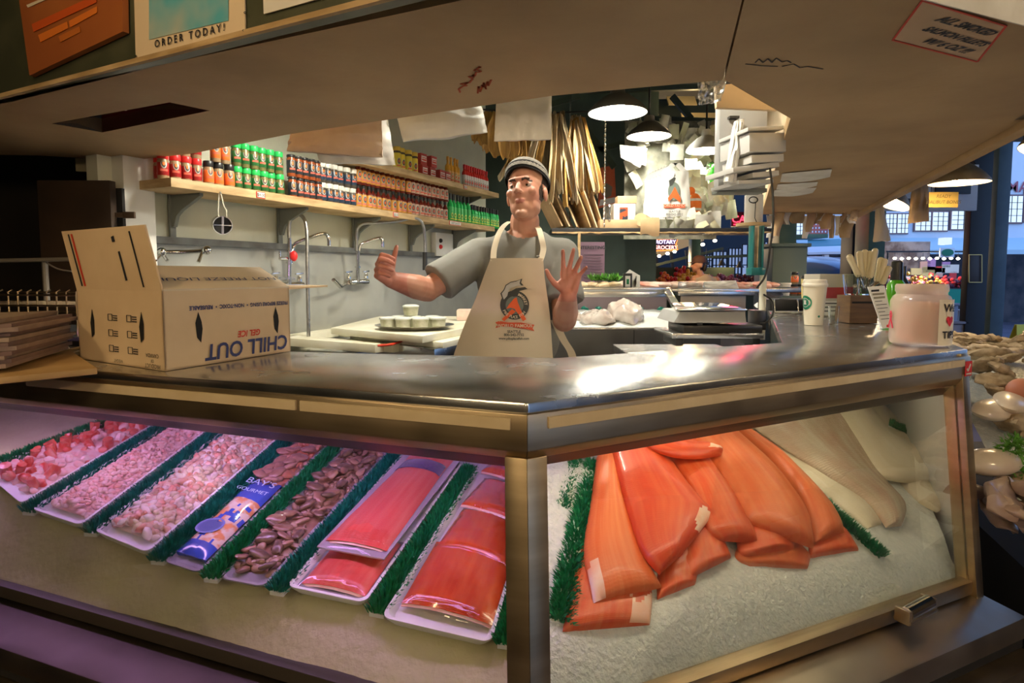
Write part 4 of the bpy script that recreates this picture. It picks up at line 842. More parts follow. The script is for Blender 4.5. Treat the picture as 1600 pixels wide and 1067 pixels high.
strip('green plastic grass strip left of the salmon, beside the corner post', (874, 975), (936, 700), 1, w=.046, h=.02, nb=3600, seed=1)
strip('green plastic grass strip between the salmon and the white fish', (1378, 872), (1150, 670), 1, w=.042, seed=2)
strip('green plastic grass strip beyond the white fish at the far right', (1478, 708), (1388, 664), 1, w=.036, h=.03, seed=3, off=.022)
strip('short green plastic grass strip seen in the dark behind the corner post', (878, 800), (897, 716), 1, w=.03, seed=4, off=-.01)
divs = [((-30, 740), (200, 652)), ((44, 803), (268, 664)), ((141, 836), (350, 672)), ((246, 880), (455, 688)), ((329, 908), (524, 704)), ((432, 928), (622, 712)), ((588, 962), (742, 726)), ((790, 1012), (850, 770))]
names = ['dark green plastic grass strip at the far left end of the case', 'teal plastic grass strip between the crab chunks and the pink shrimp', 'teal plastic grass strip between the pink shrimp and the mixed seafood', 'teal plastic grass strip between the mixed seafood and the blue packet', 'bright green plastic grass strip between the blue packet and brown oysters', 'teal plastic grass strip between the brown oysters and packed salmon', 'dark green plastic grass strip between packed salmon and smoked fillets', 'green plastic grass strip right of the smoked fillets behind the post']
for i, (a, b) in enumerate(divs): strip(names[i], a, b, -1, w=.036, h=.027, mm=M_teal if i not in (0, 6, 4, 7) else M_green, seed=10+i, off=.008)
# ---- trays on the left
def dirq(i, t): a, b = divs[i]; p = BL(*a); q = BL(*b); return p.lerp(q, t)
nLd = bedplane(-1)[1]
def trayquad(i, gap=.022, t0=-.01, t1=1.12):
    a0, a1 = dirq(i, t0), dirq(i, t1); b0, b1 = dirq(i+1, t0), dirq(i+1, t1); ex = (b0-a0).normalized(); ex1 = (b1-a1).normalized()
    return [a0+ex*gap, b0-ex*gap, b1-ex1*gap, a1+ex1*gap]
def tray(lab, i, th=.018, depth=.02, mm=None, wrap=False, t0=-.01, t1=1.12, nm='seafood_tray'):
    q = trayquad(i, t0=t0, t1=t1); t = thing(nm, lab, 'tray', (q[0]+q[1]+q[2]+q[3])/4)
    m = MB(); c = sum(q, V())/4
    def ring(f, z): return [c+(p-c)*f+nLd*z for p in q]
    def rr(f, z, rad=.018):
        P = ring(1, z); out = []
        for k in range(4):
            p, a, b = P[k], P[k-1], P[(k+1) % 4]; u1 = (a-p).normalized(); u2 = (b-p).normalized(); ins = (1-f)
            cc = p+(u1+u2)*(ins+rad)
            for j in range(5): an = j/4*PI/2; out.append(cc-u2*rad*math.cos(an)*1-u1*rad*math.sin(an) if 0 else cc - (u2*math.cos(an)+u1*math.sin(an))*rad)
        return out
    R = [rr(1-.010, .004), rr(1-.0, depth), rr(1-.0, depth+.003), rr(1-.006, depth+.003), rr(1-.014, .008)]
    n = len(R[0]); vs = [p for r in R for p in r]; fs = [tuple(range(n))]
    for k in range(len(R)-1): fs += [(k*n+j, k*n+(j+1) % n, (k+1)*n+(j+1) % n, (k+1)*n+j) for j in range(n)]
    fs.append(tuple((len(R)-1)*n+j for j in range(n)))
    m.add(vs, fs); m.build('tray_body', mm or M_tray, t)
    return t, q
def on_tray(q, x, y, z): return (q[0]*(1-x)*(1-y)+q[1]*x*(1-y)+q[2]*x*y+q[3]*(1-x)*y)+nLd*z
def chunkmesh(kind, seed):
    r = random.Random(seed); m = MB()
    if kind == 'crab': m.lathe([(0, -.5), (.32, -.48), (.36, 0), (.33, .48), (0, .5)], n=8)
    elif kind == 'oyster': m.ell((0, 0, 0), (1, .68, .34), n=12, m=8)
    else: m.ell((0, 0, 0), (1, .7, .6), n=8, m=6)
    m.v = [p*(1+.28*noise.noise(p*1.7+V((seed*3.3, 0, 0)))) for p in m.v]; return m
def heap(nm, lab, q, mats, n, size, hgt, kind, seed, xr=(.1, .9), yr=(.06, .97)):
    r = random.Random(seed); protos = [chunkmesh(kind, seed+k) for k in range(5)]; M = MB()
    for k in range(n):
        x = r.uniform(*xr); y = r.uniform(*yr); s = size*r.uniform(.6, 1.25); P = r.choice(protos); R_ = Euler((r.uniform(-.9, .9), r.uniform(-.9, .9), r.uniform(0, 6.28))).to_matrix()
        z = .008+hgt*math.sin(PI*(x-xr[0])/(xr[1]-xr[0]))**.6*(.55+.45*r.random()); c = on_tray(q, x, y, z)
        M.add([c+R_ @ (p*s) for p in P.v], P.f, r.randrange(len(mats)))
    def fn(a, b): 
        x = xr[0]+(xr[1]-xr[0])*a; y = yr[0]+(yr[1]-yr[0])*b; return on_tray(q, x, y, .006+hgt*.75*math.sin(PI*a)**.6*min(1, 6*(1-b)+.2, 8*b+.3))
    M.grid(fn, 10, 30, mi=0); o = M.build(nm, mats, None, angle=60); return tag(o, lab, 'seafood', kind='stuff')
def pieces(nm, cat, lab, grp, q, mats, n, size, hgt, kind, seed, xr=(.14, .86), yr=(.05, .97)):
    r = random.Random(seed); protos = []
    for k in range(4):
        P = chunkmesh(kind, seed+k); P.v = [p*size for p in P.v]
        me = MB(); me.add(P.v, P.f); o = me.build(nm, mats[k % len(mats)], None, world=False); protos.append(o)
    for k in range(n):
        # rows laid side by side, two layers
        lay = k % 2; x = r.uniform(*xr); y = yr[0]+(yr[1]-yr[0])*(k+.5)/n; P = protos[k % 4]; o = P if k < 4 else P.copy()
        if k >= 4: COL.objects.link(o)
        s = r.uniform(.75, 1.2); o.scale = (s, s, s); o.rotation_euler = (r.uniform(-.5, .5), r.uniform(-.5, .5), r.uniform(0, 6.28))
        o.location = on_tray(q, x, y, .012+hgt*(lay*.6+.15*r.random())); tag(o, lab, cat, grp)
def M3(n_, c, c2, sc=40, coat=.5): return mat(n_, c, .3, c2=c2, scale=sc, coat=coat)
mc1 = [M3('crab_white', (.78, .62, .58), (.75, .38, .34)), M3('crab_red', (.62, .05, .03), (.72, .25, .18))]
mc2 = [M3('shrimp_pink', (.82, .50, .46), (.85, .62, .60), 60), M3('shrimp_deep', (.80, .36, .30), (.84, .55, .50), 60)]
mc3 = [M3('mix_white', (.80, .66, .58), (.84, .76, .68)), M3('mix_tan', (.58, .30, .20), (.72, .50, .38)), M3('mix_cream', (.78, .68, .50), (.72, .55, .40)), M3('mix_coral', (.72, .26, .16), (.80, .5, .4))]
mc4 = [M3('clam_orange', (.58, .20, .10), (.50, .25, .18)), M3('clam_brown', (.30, .15, .11), (.42, .22, .17))]
mc5 = [M3('oyster_brown', (.24, .12, .075), (.36, .20, .13)), M3('oyster_dark', (.12, .07, .045), (.24, .14, .09)), M3('oyster_pale', (.42, .26, .18), (.34, .2, .13))]
t, q = tray('white tray of red and white crab chunks at the far left', 0)
heap('crab_bed', 'packed bed of shredded crab below the crab chunks, far left tray', q, mc1, 120, .016, .02, 'x', 5)
pieces('crab_chunk', 'crab chunk', 'red and white crab leg chunk in the far left tray', 'crab chunks', q, mc1, 70, .036, .022, 'crab', 31)
t, q = tray('white tray heaped with small pink salad shrimp', 1); heap('salad_shrimp', 'mound of tiny pink shrimp meat, second tray from the left', q, mc2, 1300, .0085, .030, 'x', 6)
t, q = tray('white tray heaped with mixed pale seafood pieces, rounded front rim showing', 2); heap('mixed_seafood', 'heap of mixed white, tan and coral seafood bits, third tray from left', q, mc3, 900, .013, .032, 'x', 7)
t, q4 = tray('clear-lined tray holding orange clams and a blue printed packet', 3, mm=mat('tray_clear', (.35, .33, .36), .2), depth=.014)
heap('clam_bed', 'layer of chopped clam under the blue packet', q4, mc4, 150, .012, .006, 'x', 8, yr=(.45, .97))
pieces('clam', 'clam', 'orange-brown clam meat behind the blue packet', 'clam meats', q4, mc4, 50, .021, .020, 'oyster', 41, yr=(.48, .97))
t, q5 = tray('clear-lined tray of dark brown oysters between two grass strips', 4, mm=mat('tray_clear', (.35, .33, .36), .2), depth=.014)
heap('oyster_bed', 'layer of broken oyster meat at the bottom of the brown oyster tray', q5, mc5, 200, .012, .010, 'x', 9)
pieces('smoked_oyster', 'oyster', 'brown smoked oyster in the tray left of the packed salmon', 'brown oysters', q5, mc5, 90, .019, .022, 'oyster', 51)
# blue printed packet
pk = thing('seafood_packet', 'blue and orange printed plastic packet lying on the clam tray', 'packet', on_tray(q4, .5, .25, .02))
M_pb = mat('packet_blue', (.04, .09, .50), .2, coat=1); M_pp = mat('packet_picture', (.72, .30, .12), .2, c2=(.75, .62, .50), scale=40, coat=1, lo=.45, hi=.55)
def pf(a, b): x = .10+.80*a; y = .05+.46*b; return on_tray(q4, x, y, .018+.016*math.sin(PI*a)**.5*math.sin(PI*b)**.4+.002*noise.noise(V((a*6, b*9, 1))))
m = MB(); m.sheet(pf, 14, 24, .010)
for f in range(14*24):
    j = f//14; i = f % 14
    m.m[f] = 1 if 3 <= j <= 15 and not ((i-4)**2+(j-6)**2 < 7) and noise.noise(V((i*.35, j*.35, 4))) > -.22 else 0
pkm = m.build('pouch', [M_pb, M_pp], pk)
m = MB(); c = pf(.34, .27)+nLd*.003
for rr_, mm_ in ((.026, 0), (.020, 1), (.010, 0)): pass
m.lathe([(.024, 0), (.028, .001), (.030, .0), (.024, 0)], c, 24, (nLd.to_track_quat('Z', 'Y')).to_matrix()); m.build('ring_picture', mat('ring_blue', (.20, .24, .55), .3), pk)
m = MB(); m.lathe([(0, 0.0005), (.024, .0005), (.024, 0), (0, 0)], c-nLd*.001, 24, (nLd.to_track_quat('Z', 'Y')).to_matrix()); m.build('dish_picture', mat('dish_violet', (.30, .30, .60), .3), pk)
ey = (q4[3]-q4[0]).normalized(); exx = (q4[1]-q4[0]).normalized()
M_pt = mat('packet_type', (.45, .62, .85), .3)
for k, (tx, sz, b) in enumerate((('BAY’S', .036, .86), ('GOURMET', .020, .74))): lettering(tx, sz, M_pt, pf(.5, b)+nLd*.004, exx, ey, pk, off=.0)
# vacuum-packed salmon sides with purple band
M_vac = uvstripe('vac_salmon', (.74, .09, .06), (.80, .20, .15), (.66, .05, .04), coat=.3, rough=.3, bump=.1); M_lox = uvstripe('smoked_salmon', (.62, .07, .012), (.72, .16, .03), (.45, .03, .008), coat=1, rough=.10, bump=.1)
M_purple = mat('purple_band', (.05, .02, .14), .2, coat=1); M_film2 = mat('silver_film', (.55, .50, .60), .15, .6)
t, q6 = tray('long white tray of vacuum-packed salmon with purple bands', 5, t0=-.0, t1=1.1)
M_board = mat('silver_board', (.60, .55, .62), .2, .5)
def pack(nm, lab, cat, q, x0, x1, y0, y1, z0, z1, fm, band=None, seed=0, edge=True, taper=.18):
    t = thing(nm, lab, cat, on_tray(q, (x0+x1)/2, (y0+y1)/2, z0)); up_ = .014
    def base(a, b): return on_tray(q, x0+(x1-x0)*a, y0+(y1-y0)*b, z0+(z1-z0)*b)
    if edge: m = MB(); m.sheet(lambda a, b: base(a, b)+nLd*.004, 6, 8, .003); m.build('silver_backing', M_board, t)
    def ff(a, b):
        w = 1-taper*b; aa = .5+(a-.5)*(w-.08); bb = .05+.90*b
        return base(aa, bb)+nLd*(.005+up_*(math.sin(PI*a)**.4)*min(1, b*9+.25, (1-b)*9+.25)+.004*math.sin(PI*a)+.0015*noise.noise(V((a*4, b*6, seed))))
    m = MB(); m.grid(ff, 14, 26, uv=True); m.build('fish_side', fm, t, angle=80)
    m = MB(); m.sheet(lambda a, b: ff(a, .0+.035*b)-nLd*.004*(1-b)-(q[3]-q[0]).normalized()*.003*(1-b), 12, 2, .002); m.build('pale_edge', M_belly, t)
    if band: m = MB(); m.sheet(lambda a, b: ff(a, band[0]+(band[1]-band[0])*b)+nLd*.0025, 12, 3, .001); m.build('purple_band', M_purple, t)
    m = MB(); m.grid(lambda a, b: base(-.0+1.0*a, b)+nLd*(.0075+(up_+.0065)*(math.sin(PI*a)**.35)*(math.sin(PI*min(1, max(0, b)))**.35)+.0022*noise.noise(V((a*7, b*11, seed+5)))), 18, 26); m.build('film', M_wrap, t)
    return t
pack('packed_salmon', 'vacuum-packed salmon side lowest and nearest the glass', 'packed salmon', q6, .08, .96, .02, .30, .010, .010, M_vac, None, 1, taper=.02)
pack('packed_salmon', 'large vacuum-packed salmon side with a purple band, on top in its tray', 'packed salmon', q6, .08, .96, .14, .84, .044, .026, M_vac, (.80, .93), 2)
pack('packed_salmon', 'packed salmon side farthest under the rim, its purple band nearly hidden', 'packed salmon', q6, .10, .94, .62, 1.06, .020, .030, M_vac, (.6, .85), 3)
t, q7 = tray('rounded white tray of glossy smoked salmon next to the corner post', 6, t0=-.04, t1=1.1, mm=M_tray)
pack('smoked_salmon_fillet', 'darkest orange smoked salmon piece nearest the glass', 'smoked salmon', q7, .06, 1.0, .05, .36, .016, .020, M_lox, None, 4, False, taper=-.02)
pack('smoked_salmon_fillet', 'smoked salmon piece just behind the nearest one', 'smoked salmon', q7, .10, 1.02, .30, .58, .026, .016, M_lox, None, 5, False, taper=.05)
pack('smoked_salmon_fillet', 'smoked salmon piece third back with crumpled glossy wrap', 'smoked salmon', q7, .10, 1.04, .54, .80, .030, .02, M_lox, None, 6, False)
pack('smoked_salmon_fillet', 'smoked salmon piece farthest back by the corner post', 'smoked salmon', q7, .12, 1.02, .78, 1.05, .034, .02, M_lox, None, 7, False)
# ================================================================== PEOPLE
def prox(m, name, voxel, mats, parent=None, smooth_it=6, keep=None):
    # fuse closed pieces into one continuous skin
    me = bpy.data.meshes.new('tmp'); me.from_pydata(m.v, [], m.f); o = bpy.data.objects.new('tmp', me); COL.objects.link(o)
    r = o.modifiers.new('r', 'REMESH'); r.mode = 'VOXEL'; r.voxel_size = voxel; r.adaptivity = 0
    if smooth_it: s = o.modifiers.new('s', 'SMOOTH'); s.factor = .5; s.iterations = smooth_it
    bpy.context.view_layer.update()
    me2 = bpy.data.meshes.new_from_object(o.evaluated_get(bpy.context.evaluated_depsgraph_get())); bpy.data.objects.remove(o); me2.name = name
    me2.materials.clear()
    for x in mats: me2.materials.append(x)
    me2.polygons.foreach_set('use_smooth', [True]*len(me2.polygons)); return me2
def sculpt(me, c, r, d):
    c = V(c); d = V(d); r2 = r*r
    for v in me.vertices:
        q = (v.co-c).length_squared
        if q < r2*6: v.co += d*math.exp(-q/r2)
def place(me, name, parent, org=None):
    org = ORG[parent.name] if org is None else org
    for v in me.vertices: v.co -= org
    o = bpy.data.objects.new(name, me); COL.objects.link(o); o.parent = parent; ORG[o.name] = org; return o
M_skin = mat('skin', (.62, .34, .235), .45, c2=(.55, .25, .17), scale=14, det=3, sss=.08)
M_skinr = mat('skin_flushed', (.60, .26, .19), .45, c2=(.52, .19, .13), scale=18, det=3, sss=.08)
M_lip = mat('lip', (.45, .17, .13), .4)
M_hair = mat('hair_dark', (.035, .022, .015), .6, c2=(.06, .04, .03), scale=120, bump=.4, bscale=200)
M_shirt = mat('grey_tshirt', (.20, .20, .18), .9, c2=(.24, .24, .22), scale=9, bump=.12, bscale=14)
M_apron = mat('cream_apron', (.74, .66, .50), .7, c2=(.68, .59, .43), scale=5, bump=.12, bscale=6)
M_jean = mat('dark_trousers', (.03, .035, .05), .8); M_beanie = mat('beanie_grey', (.24, .22, .19), .9, c2=(.18, .165, .14), scale=150, bump=.5, bscale=160); M_bband = mat('beanie_black', (.015, .014, .016), .9)
def hand(m, wrist, d, n, side, curl, spread, thumb, S_=1.0, wr=.026):
    # d: wrist to knuckles, n: out of the palm, side: towards the thumb
    d = V(d).normalized(); n = (V(n)-d*V(n).dot(d)).normalized(); s = (V(side)-d*V(side).dot(d)-n*V(side).dot(n)).normalized()
    w = V(wrist); K = []
    for i, (off, L) in enumerate(((.030, .088), (.010, .092), (-.011, .087), (-.030, .078))):
        k = w+d*L*S_+s*off*S_; K.append(k); m.cap(w+s*off*.55*S_+d*.008, k, .0155*S_, .0115*S_, 10)
    m.cap(w+d*.03*S_+s*.012*S_+n*.004, w+d*.07*S_, .020*S_, .016*S_, 10); m.cap(w+s*.014*S_+n*.007*S_+d*.015, w+s*.030*S_+n*.008*S_+d*.048*S_, .019*S_, .015*S_, 10)
    m.cap(w-s*.018*S_+n*.006*S_+d*.02, w-s*.026*S_+n*.004+d*.06*S_, .017*S_, .013*S_, 10)
    lens = ((.042, .026, .021), (.047, .030, .022), (.043, .028, .022), (.033, .021, .019)); tips = []
    for i in range(4):
        p = K[i]; a = 0; sp_ = spread[i]; r = .0098 if i < 3 else .0086
        dd0 = (d*math.cos(sp_)+s*math.sin(sp_)).normalized()
        for j in range(3):
            a += curl[i][j]; q = p+(dd0*math.cos(a)+n*math.sin(a))*lens[i][j]*S_; m.cap(p, q, r*S_*(1-.06*j), r*S_*(.94-.08*j), 10); p = q
        tips.append(p)
    b = w+s*.024*S_+d*.022*S_+n*.006*S_; t0, t1, t2 = [V(x) for x in thumb]
    def loc(x): return (d*x.x+s*x.y+n*x.z).normalized()
    p1 = b+loc(t0)*.040*S_; p2 = p1+loc(t1)*.033*S_; p3 = p2+loc(t2)*.025*S_
    m.cap(b, p1, .0150*S_, .0118*S_, 10); m.cap(p1, p2, .0115*S_, .0102*S_, 10); m.cap(p2, p3, .0104*S_, .0082*S_, 10); return K, tips, (p2, p3)
Y0 = 2.40
def Q(u, v, dy=0): return Py(u, v, Y0+dy)
MAN = thing('person', 'fishmonger in grey t-shirt, beanie and cream apron, both hands raised in talk', 'person', (.0, Y0+.02, 0))
sL = Q(748, 398); sR = Q(878, 398, -.01)                       # shoulders as seen
eL = Q(668, 453, -.10); wL = Q(611, 437, -.30); eR = Q(882, 500, -.10); wR = Q(888, 462, -.33)
b = MB()
neck0 = Q(818, 392, .02); neck1 = Q(820, 345, -.0)
chest = Q(815, 432, .0); belly = Q(800, 520, .0); hip = Q(792, 590, .01)
def slabz(c, rx, ry, rz): b.ell(c, (rx, ry, rz), n=24, m=14)
slabz(chest, .165, .105, .19); slabz(belly, .165, .11, .17); slabz(hip+V((0, 0, -.05)), .17, .12, .15)
b.cap(sL, sR, .055, .055); b.cap(sL+V((.03, 0, .01)), neck0+V((-.03, 0, .02)), .045, .05); b.cap(sR+V((-.03, 0, .01)), neck0+V((.03, 0, .02)), .045, .05)
b.cap(neck0-V((0, 0, .03)), neck1, .060, .058)
# legs
hz = hip.z-.08
for sx in (-.09, .09):
    h0 = V((hip.x+sx, Y0+.02, hz)); kn = V((hip.x+sx*1.1, Y0+.0, .50)); an = V((hip.x+sx*1.15, Y0+.04, .09)); b.cap(h0, kn, .088, .058); b.cap(kn, an, .056, .040); b.cap(an-V((0, 0, .03)), an+V((0, -.14, -.045)), .04, .035)
# arms
b.cap(sL, eL, .056, .044); b.cap(eL, eL.lerp(wL, .35), .046, .046); b.cap(eL.lerp(wL, .3), wL, .047, .029)
b.cap(sR, eR, .056, .045); b.cap(eR, eR.lerp(wR, .35), .046, .047); b.cap(eR.lerp(wR, .3), wR, .047, .029)
# raised thumb hand (his right)
c3 = [(1.15, 1.35, .6), (1.2, 1.4, .6), (1.25, 1.4, .6), (1.25, 1.4, .6)]
dH = (wL-eL).normalized()*.55+V((-.22, -.25, .45))
hand(b, wL, V((-.32, -.62, .42)), V((.80, -.55, .12)), V((.3, .1, 1)), [(.75, 1.3, .5), (.8, 1.35, .6), (.85, 1.35, .6), (.9, 1.3, .6)], (.06, .02, -.03, -.08), [(.30, 1, .15), (.15, 1, .02), (.05, 1, -.05)], .93)
# open hand (his left), palm to the viewer
hand(b, wR, V((.10, -.12, 1)), V((-.12, -1, .0)), V((-1, .1, .1)), [(.18, .3, .2), (.22, .35, .2), (.35, .45, .25), (.45, .5, .3)], (.10, -.12, -.30, -.55), [(.55, .9, .25), (.85, .75, .2), (1, .55, .15)], .90)
# head in its own frame
HC = Q(822, 306, -.03); HR = Euler((math.radians(-14), math.radians(-5), math.radians(-20)), 'XYZ').to_matrix()
def hp(x, y, z): return HC+HR @ V((x, y, z))
def he(c, r): b.ell(hp(*c), r, HR, 28, 20)
he((0, .018, .045), (.074, .094, .080)); he((0, -.010, .0), (.064, .072, .088)); he((0, -.022, -.058), (.049, .050, .046)); he((0, -.052, -.090), (.024, .020, .016))
he((-.035, -.008, -.050), (.022, .044, .036)); he((.035, -.008, -.050), (.022, .044, .036))
he((0, -.078, .036), (.046, .011, .010))                                                        # brow
b.cap(hp(0, -.080, .022), hp(0, -.100, -.014), .0075, .0100); he((-.011, -.092, -.017), (.008, .009, .007)); he((.011, -.092, -.017), (.008, .009, .007))
he((0, -.071, -.0440), (.020, .008, .0042)); he((0, -.070, -.0520), (.017, .008, .0050))
for sx in (-1, 1): b.ell(hp(sx*.075, .012, .0), (.008, .017, .030), HR, 14, 10); he((sx*.040, -.056, -.008), (.020, .016, .018))
me = prox(b, 'body', .0034, [M_skin, M_skinr, M_lip, M_shirt, M_jean, M_hair], smooth_it=6)
for sx in (-1, 1): sculpt(me, hp(sx*.030, -.076, .014), .012, HR @ V((0, .006, 0)))
sculpt(me, hp(0, -.09, -.0475), .0, (0, 0, 0)) if 0 else None
wHL, wHR = wL+(eL-wL)*.15, wR+(eR-wR)*.15; HRi = HR.inverted()
for f in me.polygons:
    c = f.center; l = HRi @ (c-HC)
    if (c-wL).length < .17 and c.x < wL.x+.05 or ((c-wR).length < .20 and c.z > wR.z-.02): f.material_index = 1
    if c.z < hip.z-.02: f.material_index = 4
    if abs(l.x) < .022-abs(l.z+.048)*1.2 and -.057 < l.z < -.040 and l.y < -.070: f.material_index = 2
    if l.y > -.030+.35*abs(l.z) and l.z > -.03 and (c-HC).length < .16 and not (abs(l.x) > .069 and abs(l.z) < .034 and l.y < .034): f.material_index = 5
    if l.y > .035 and -.055 < l.z <= -.02 and (c-HC).length < .13: f.material_index = 5
    if -.040 < l.x < .040 or 1:
        for sx in (-1, 1):
            if abs(l.x-sx*.031) < .019 and abs(l.z-(.034-abs(l.x-sx*.026)*.22)) < .0040 and l.y < -.055: f.material_index = 5
place(me, 'body', MAN)
for sx in (-1, 1):
    m = MB(); m.ell(hp(sx*.030, -.0610, .014), .0118, HR, 16, 12)
    o = m.build('eye', [mat('eye_white', (.62, .55, .50), .2)], MAN); m = MB(); m.ell(hp(sx*.030-.002, -.0715, .0135), (.0052, .0018, .0052), HR, 12, 8); m.build('iris', mat('iris_dark', (.03, .02, .015), .2), o)
    m = MB(); m.grid(lambda a, b_, sx=sx: hp(sx*.030+(a-.5)*.030, -.0610-.0133*math.cos((a-.5)*2.0)*math.cos(b_*1.1), .0155+.0120*math.sin(.08+b_*1.25)-.005*abs(a-.5)), 10, 5); m.build('eyelid', M_skin, o)
# beanie
def cap_(z0, r_, z1, name, mm, off=0):
    m = MB(); nz_ = 9; na = 36
    def fn(a, b_):
        an = a*2*PI; th = b_*(PI/2)*.995; rx = (.0835+off)*math.cos(th)**.75; ry = (.104+off)*math.cos(th)**.75
        x = math.sin(an)*rx; y = .018+math.cos(an)*ry; z = z0+z1*math.sin(th)
        z += .030*math.cos(an)*-1*(1-b_)*1.0
        return hp(x, y, z)
    m.grid(fn, na, nz_); return m
m = MB(); o = cap_(.062, 0, .078, 'beanie', M_beanie, .004).build('beanie', M_beanie, MAN, weld=True)
m = MB(); m.grid(lambda a, b_: hp(math.sin(a*2*PI)*(.087-.004*abs(b_-.5)), .018+math.cos(a*2*PI)*(.1065-.004*abs(b_-.5)), .048+.030*b_-.030*math.cos(a*2*PI)+.004), 40, 4); m.build('beanie_band', M_bband, MAN, weld=True)
# t-shirt
s_ = MB()
s_.ell(chest, (.182, .122, .20), n=28, m=16); s_.ell(belly, (.188, .130, .20), n=28, m=16); s_.ell(hip+V((0, 0, .01)), (.190, .135, .15), n=28, m=16)
s_.cap(sL, sR, .068, .068); s_.cap(sL+V((.03, 0, .01)), neck0+V((-.035, 0, .012)), .058, .056); s_.cap(sR+V((-.03, 0, .01)), neck0+V((.035, 0, .012)), .058, .056)
s_.ell(Q(770, 425, .01), (.07, .10, .12)); s_.ell(Q(868, 430, .01), (.07, .10, .12))
# sleeves: flat open cones
dLs = (eL-sL); hemL = sL+dLs*.80; s_.tube([sL-dLs*.05, sL+dLs*.35, hemL], [.066, .074, .078], 20)
dRs = (eR-sR); hemR = sR+dRs*.72; s_.tube([sR-dRs*.05, sR+dRs*.35, hemR], [.066, .074, .080], 20)
ms = prox(s_, 'tshirt', .0065, [M_shirt], smooth_it=5)
# folds
for v in ms.vertices:
    p = v.co; g = noise.noise(V((p.x*7+3, p.y*4, p.z*5)))*.006+noise.noise(V((p.x*16, p.y*10, p.z*9+4)))*.003
    for (sc_, hem) in ((sL, hemL), (sR, hemR)):
        q = p-sc_
        if q.length < .3: g += .0025*math.sin(q.dot((hem-sc_).normalized())*70+q.x*30)*max(0, 1-abs((p-hem).length-.08)/.1)
    v.co = p+(p-V((chest.x, Y0, p.z))).normalized()*g
bm = bmesh.new(); bm.from_mesh(ms)                                      # neckline
dele = [v for v in bm.verts if (v.co-(neck0+V((0, -.02, .055)))).length < .079]
bmesh.ops.delete(bm, geom=dele, context='VERTS'); bm.to_mesh(ms); bm.free()
TS = place(ms, 'tshirt', MAN)
m = MB(); nc = neck0+V((0, -.012, .010)); m.tube([nc+V((math.cos(a)*.070, math.sin(a)*.062, .004+.022*math.sin(a))) for a in [2*PI*k/28 for k in range(29)]], .0065, 8, cap=False); m.build('collar', M_shirt, TS)
# apron: a sheet in front of shirt
def ay(x, z):
    best = 1e9
    cx = .03
    y = Y0-.128
    dx = (x-(chest.x-.02)); return Y0-.150+ (dx*dx)*2.0 - .012*math.cos((z-1.25)*4)
zt_ = Q(805, 405).z; zb = .62
def edgeL(z):   # half outline of the bib and skirt, in pixels at the man's distance
    t = [(405, 767), (430, 757), (470, 742), (500, 728), (530, 716), (557, 706), (620, 690), (800, 680)]
    return interp(t, 430+(CAMZ-z)/ (Y0-.13)*F)
def edgeR(z): return interp([(405, 848), (430, 850), (470, 856), (500, 860), (530, 862), (557, 864), (620, 872), (800, 885)], 430+(CAMZ-z)/(Y0-.13)*F)
def interp(t, v):
    if v <= t[0][0]: return t[0][1]
    for (a, x), (b_, y) in zip(t, t[1:]):
        if v <= b_: return x+(y-x)*(v-a)/(b_-a)
    return t[-1][1]
def ap(a, b_):
    z = zt_+(zb-zt_)*b_; xl = (edgeL(z)-800)/F*(Y0-.14); xr = (edgeR(z)-800)/F*(Y0-.14); x = xl+(xr-xl)*a
    y = ay(x, z)+.005*math.sin(a*9+b_*3)*b_+.003*noise.noise(V((a*4, b_*6, 1)))
    return V((x, y, z))
APR = thing('apron_group', '', '') if 0 else None
m = MB(); m.sheet(ap, 30, 50, .003); APN = m.build('apron', M_apron, MAN)
def strapm(pts, w=.022):
    m = MB(); P = smooth_path(pts, 6); m.grid(lambda a, b_: P[round(b_*(len(P)-1))]+V(((a-.5)*w, 0, 0)), 2, len(P)-1); return m
zsh = Q(790, 372).z
m = strapm([ap(.05, 0)+V((0, -.002, -.01)), Q(772, 390, -.125), Q(779, 366, -.09), Q(788, 352, -.035), Q(797, 346, .03)]); m.build('neck_strap', M_apron, APN)
m = strapm([ap(.95, 0)+V((0, -.002, -.01)), Q(849, 390, -.125), Q(846, 372, -.11), Q(842, 358, -.06), Q(836, 350, .02)]); m.build('neck_strap', M_apron, APN)
m = MB(); c = Q(841, 402, -.135); m.ell(c, (.007, .004, .007)); m.build('buckle', mat('dull_metal', (.15, .14, .12), .4, .8), APN)
# waist tie and folded flap beside the hip
m = strapm([Q(866, 500, -.10), Q(880, 530, -.08), Q(893, 552, -.06), Q(898, 580, -.05)], .03); m.build('apron_flap', M_apron, APN)
# ---- printed badge
def onap(x, z, e=.003): return V((x, ay(x, z)-e-.006, z))
def dec(vs, fs, mm, nm, e=.004): m = MB(); m.add([onap(x, z, e) for x, z in vs], fs); return m.build(nm, mm, APN, smooth=False)
bc = Q(804, 476, -.14); bx_, bz_ = bc.x, bc.z; px = (Y0-.15)/F
M_badge = mat('print_charcoal', (.05, .055, .05), .6); M_flame = mat('print_orange', (.80, .13, .03), .6); M_rib = mat('print_ribbon', (.70, .12, .05), .6); M_grn = mat('print_greygreen', (.16, .20, .17), .6)
def ringv(r0, r1, a0=0, a1=2*PI, n=40, sx=1):
    vs = []; 
    for k in range(n+1):
        a = a0+(a1-a0)*k/n; vs += [(bx_+math.cos(a)*r0*px*sx, bz_+math.sin(a)*r0*px), (bx_+math.cos(a)*r1*px*sx, bz_+math.sin(a)*r1*px)]
    return vs, [(2*k, 2*k+1, 2*k+3, 2*k+2) for k in range(n)]
dec(*ringv(0.5, 15), M_grn, 'badge_disc', .003); dec(*ringv(14, 22.5), M_badge, 'badge_ring', .0045)
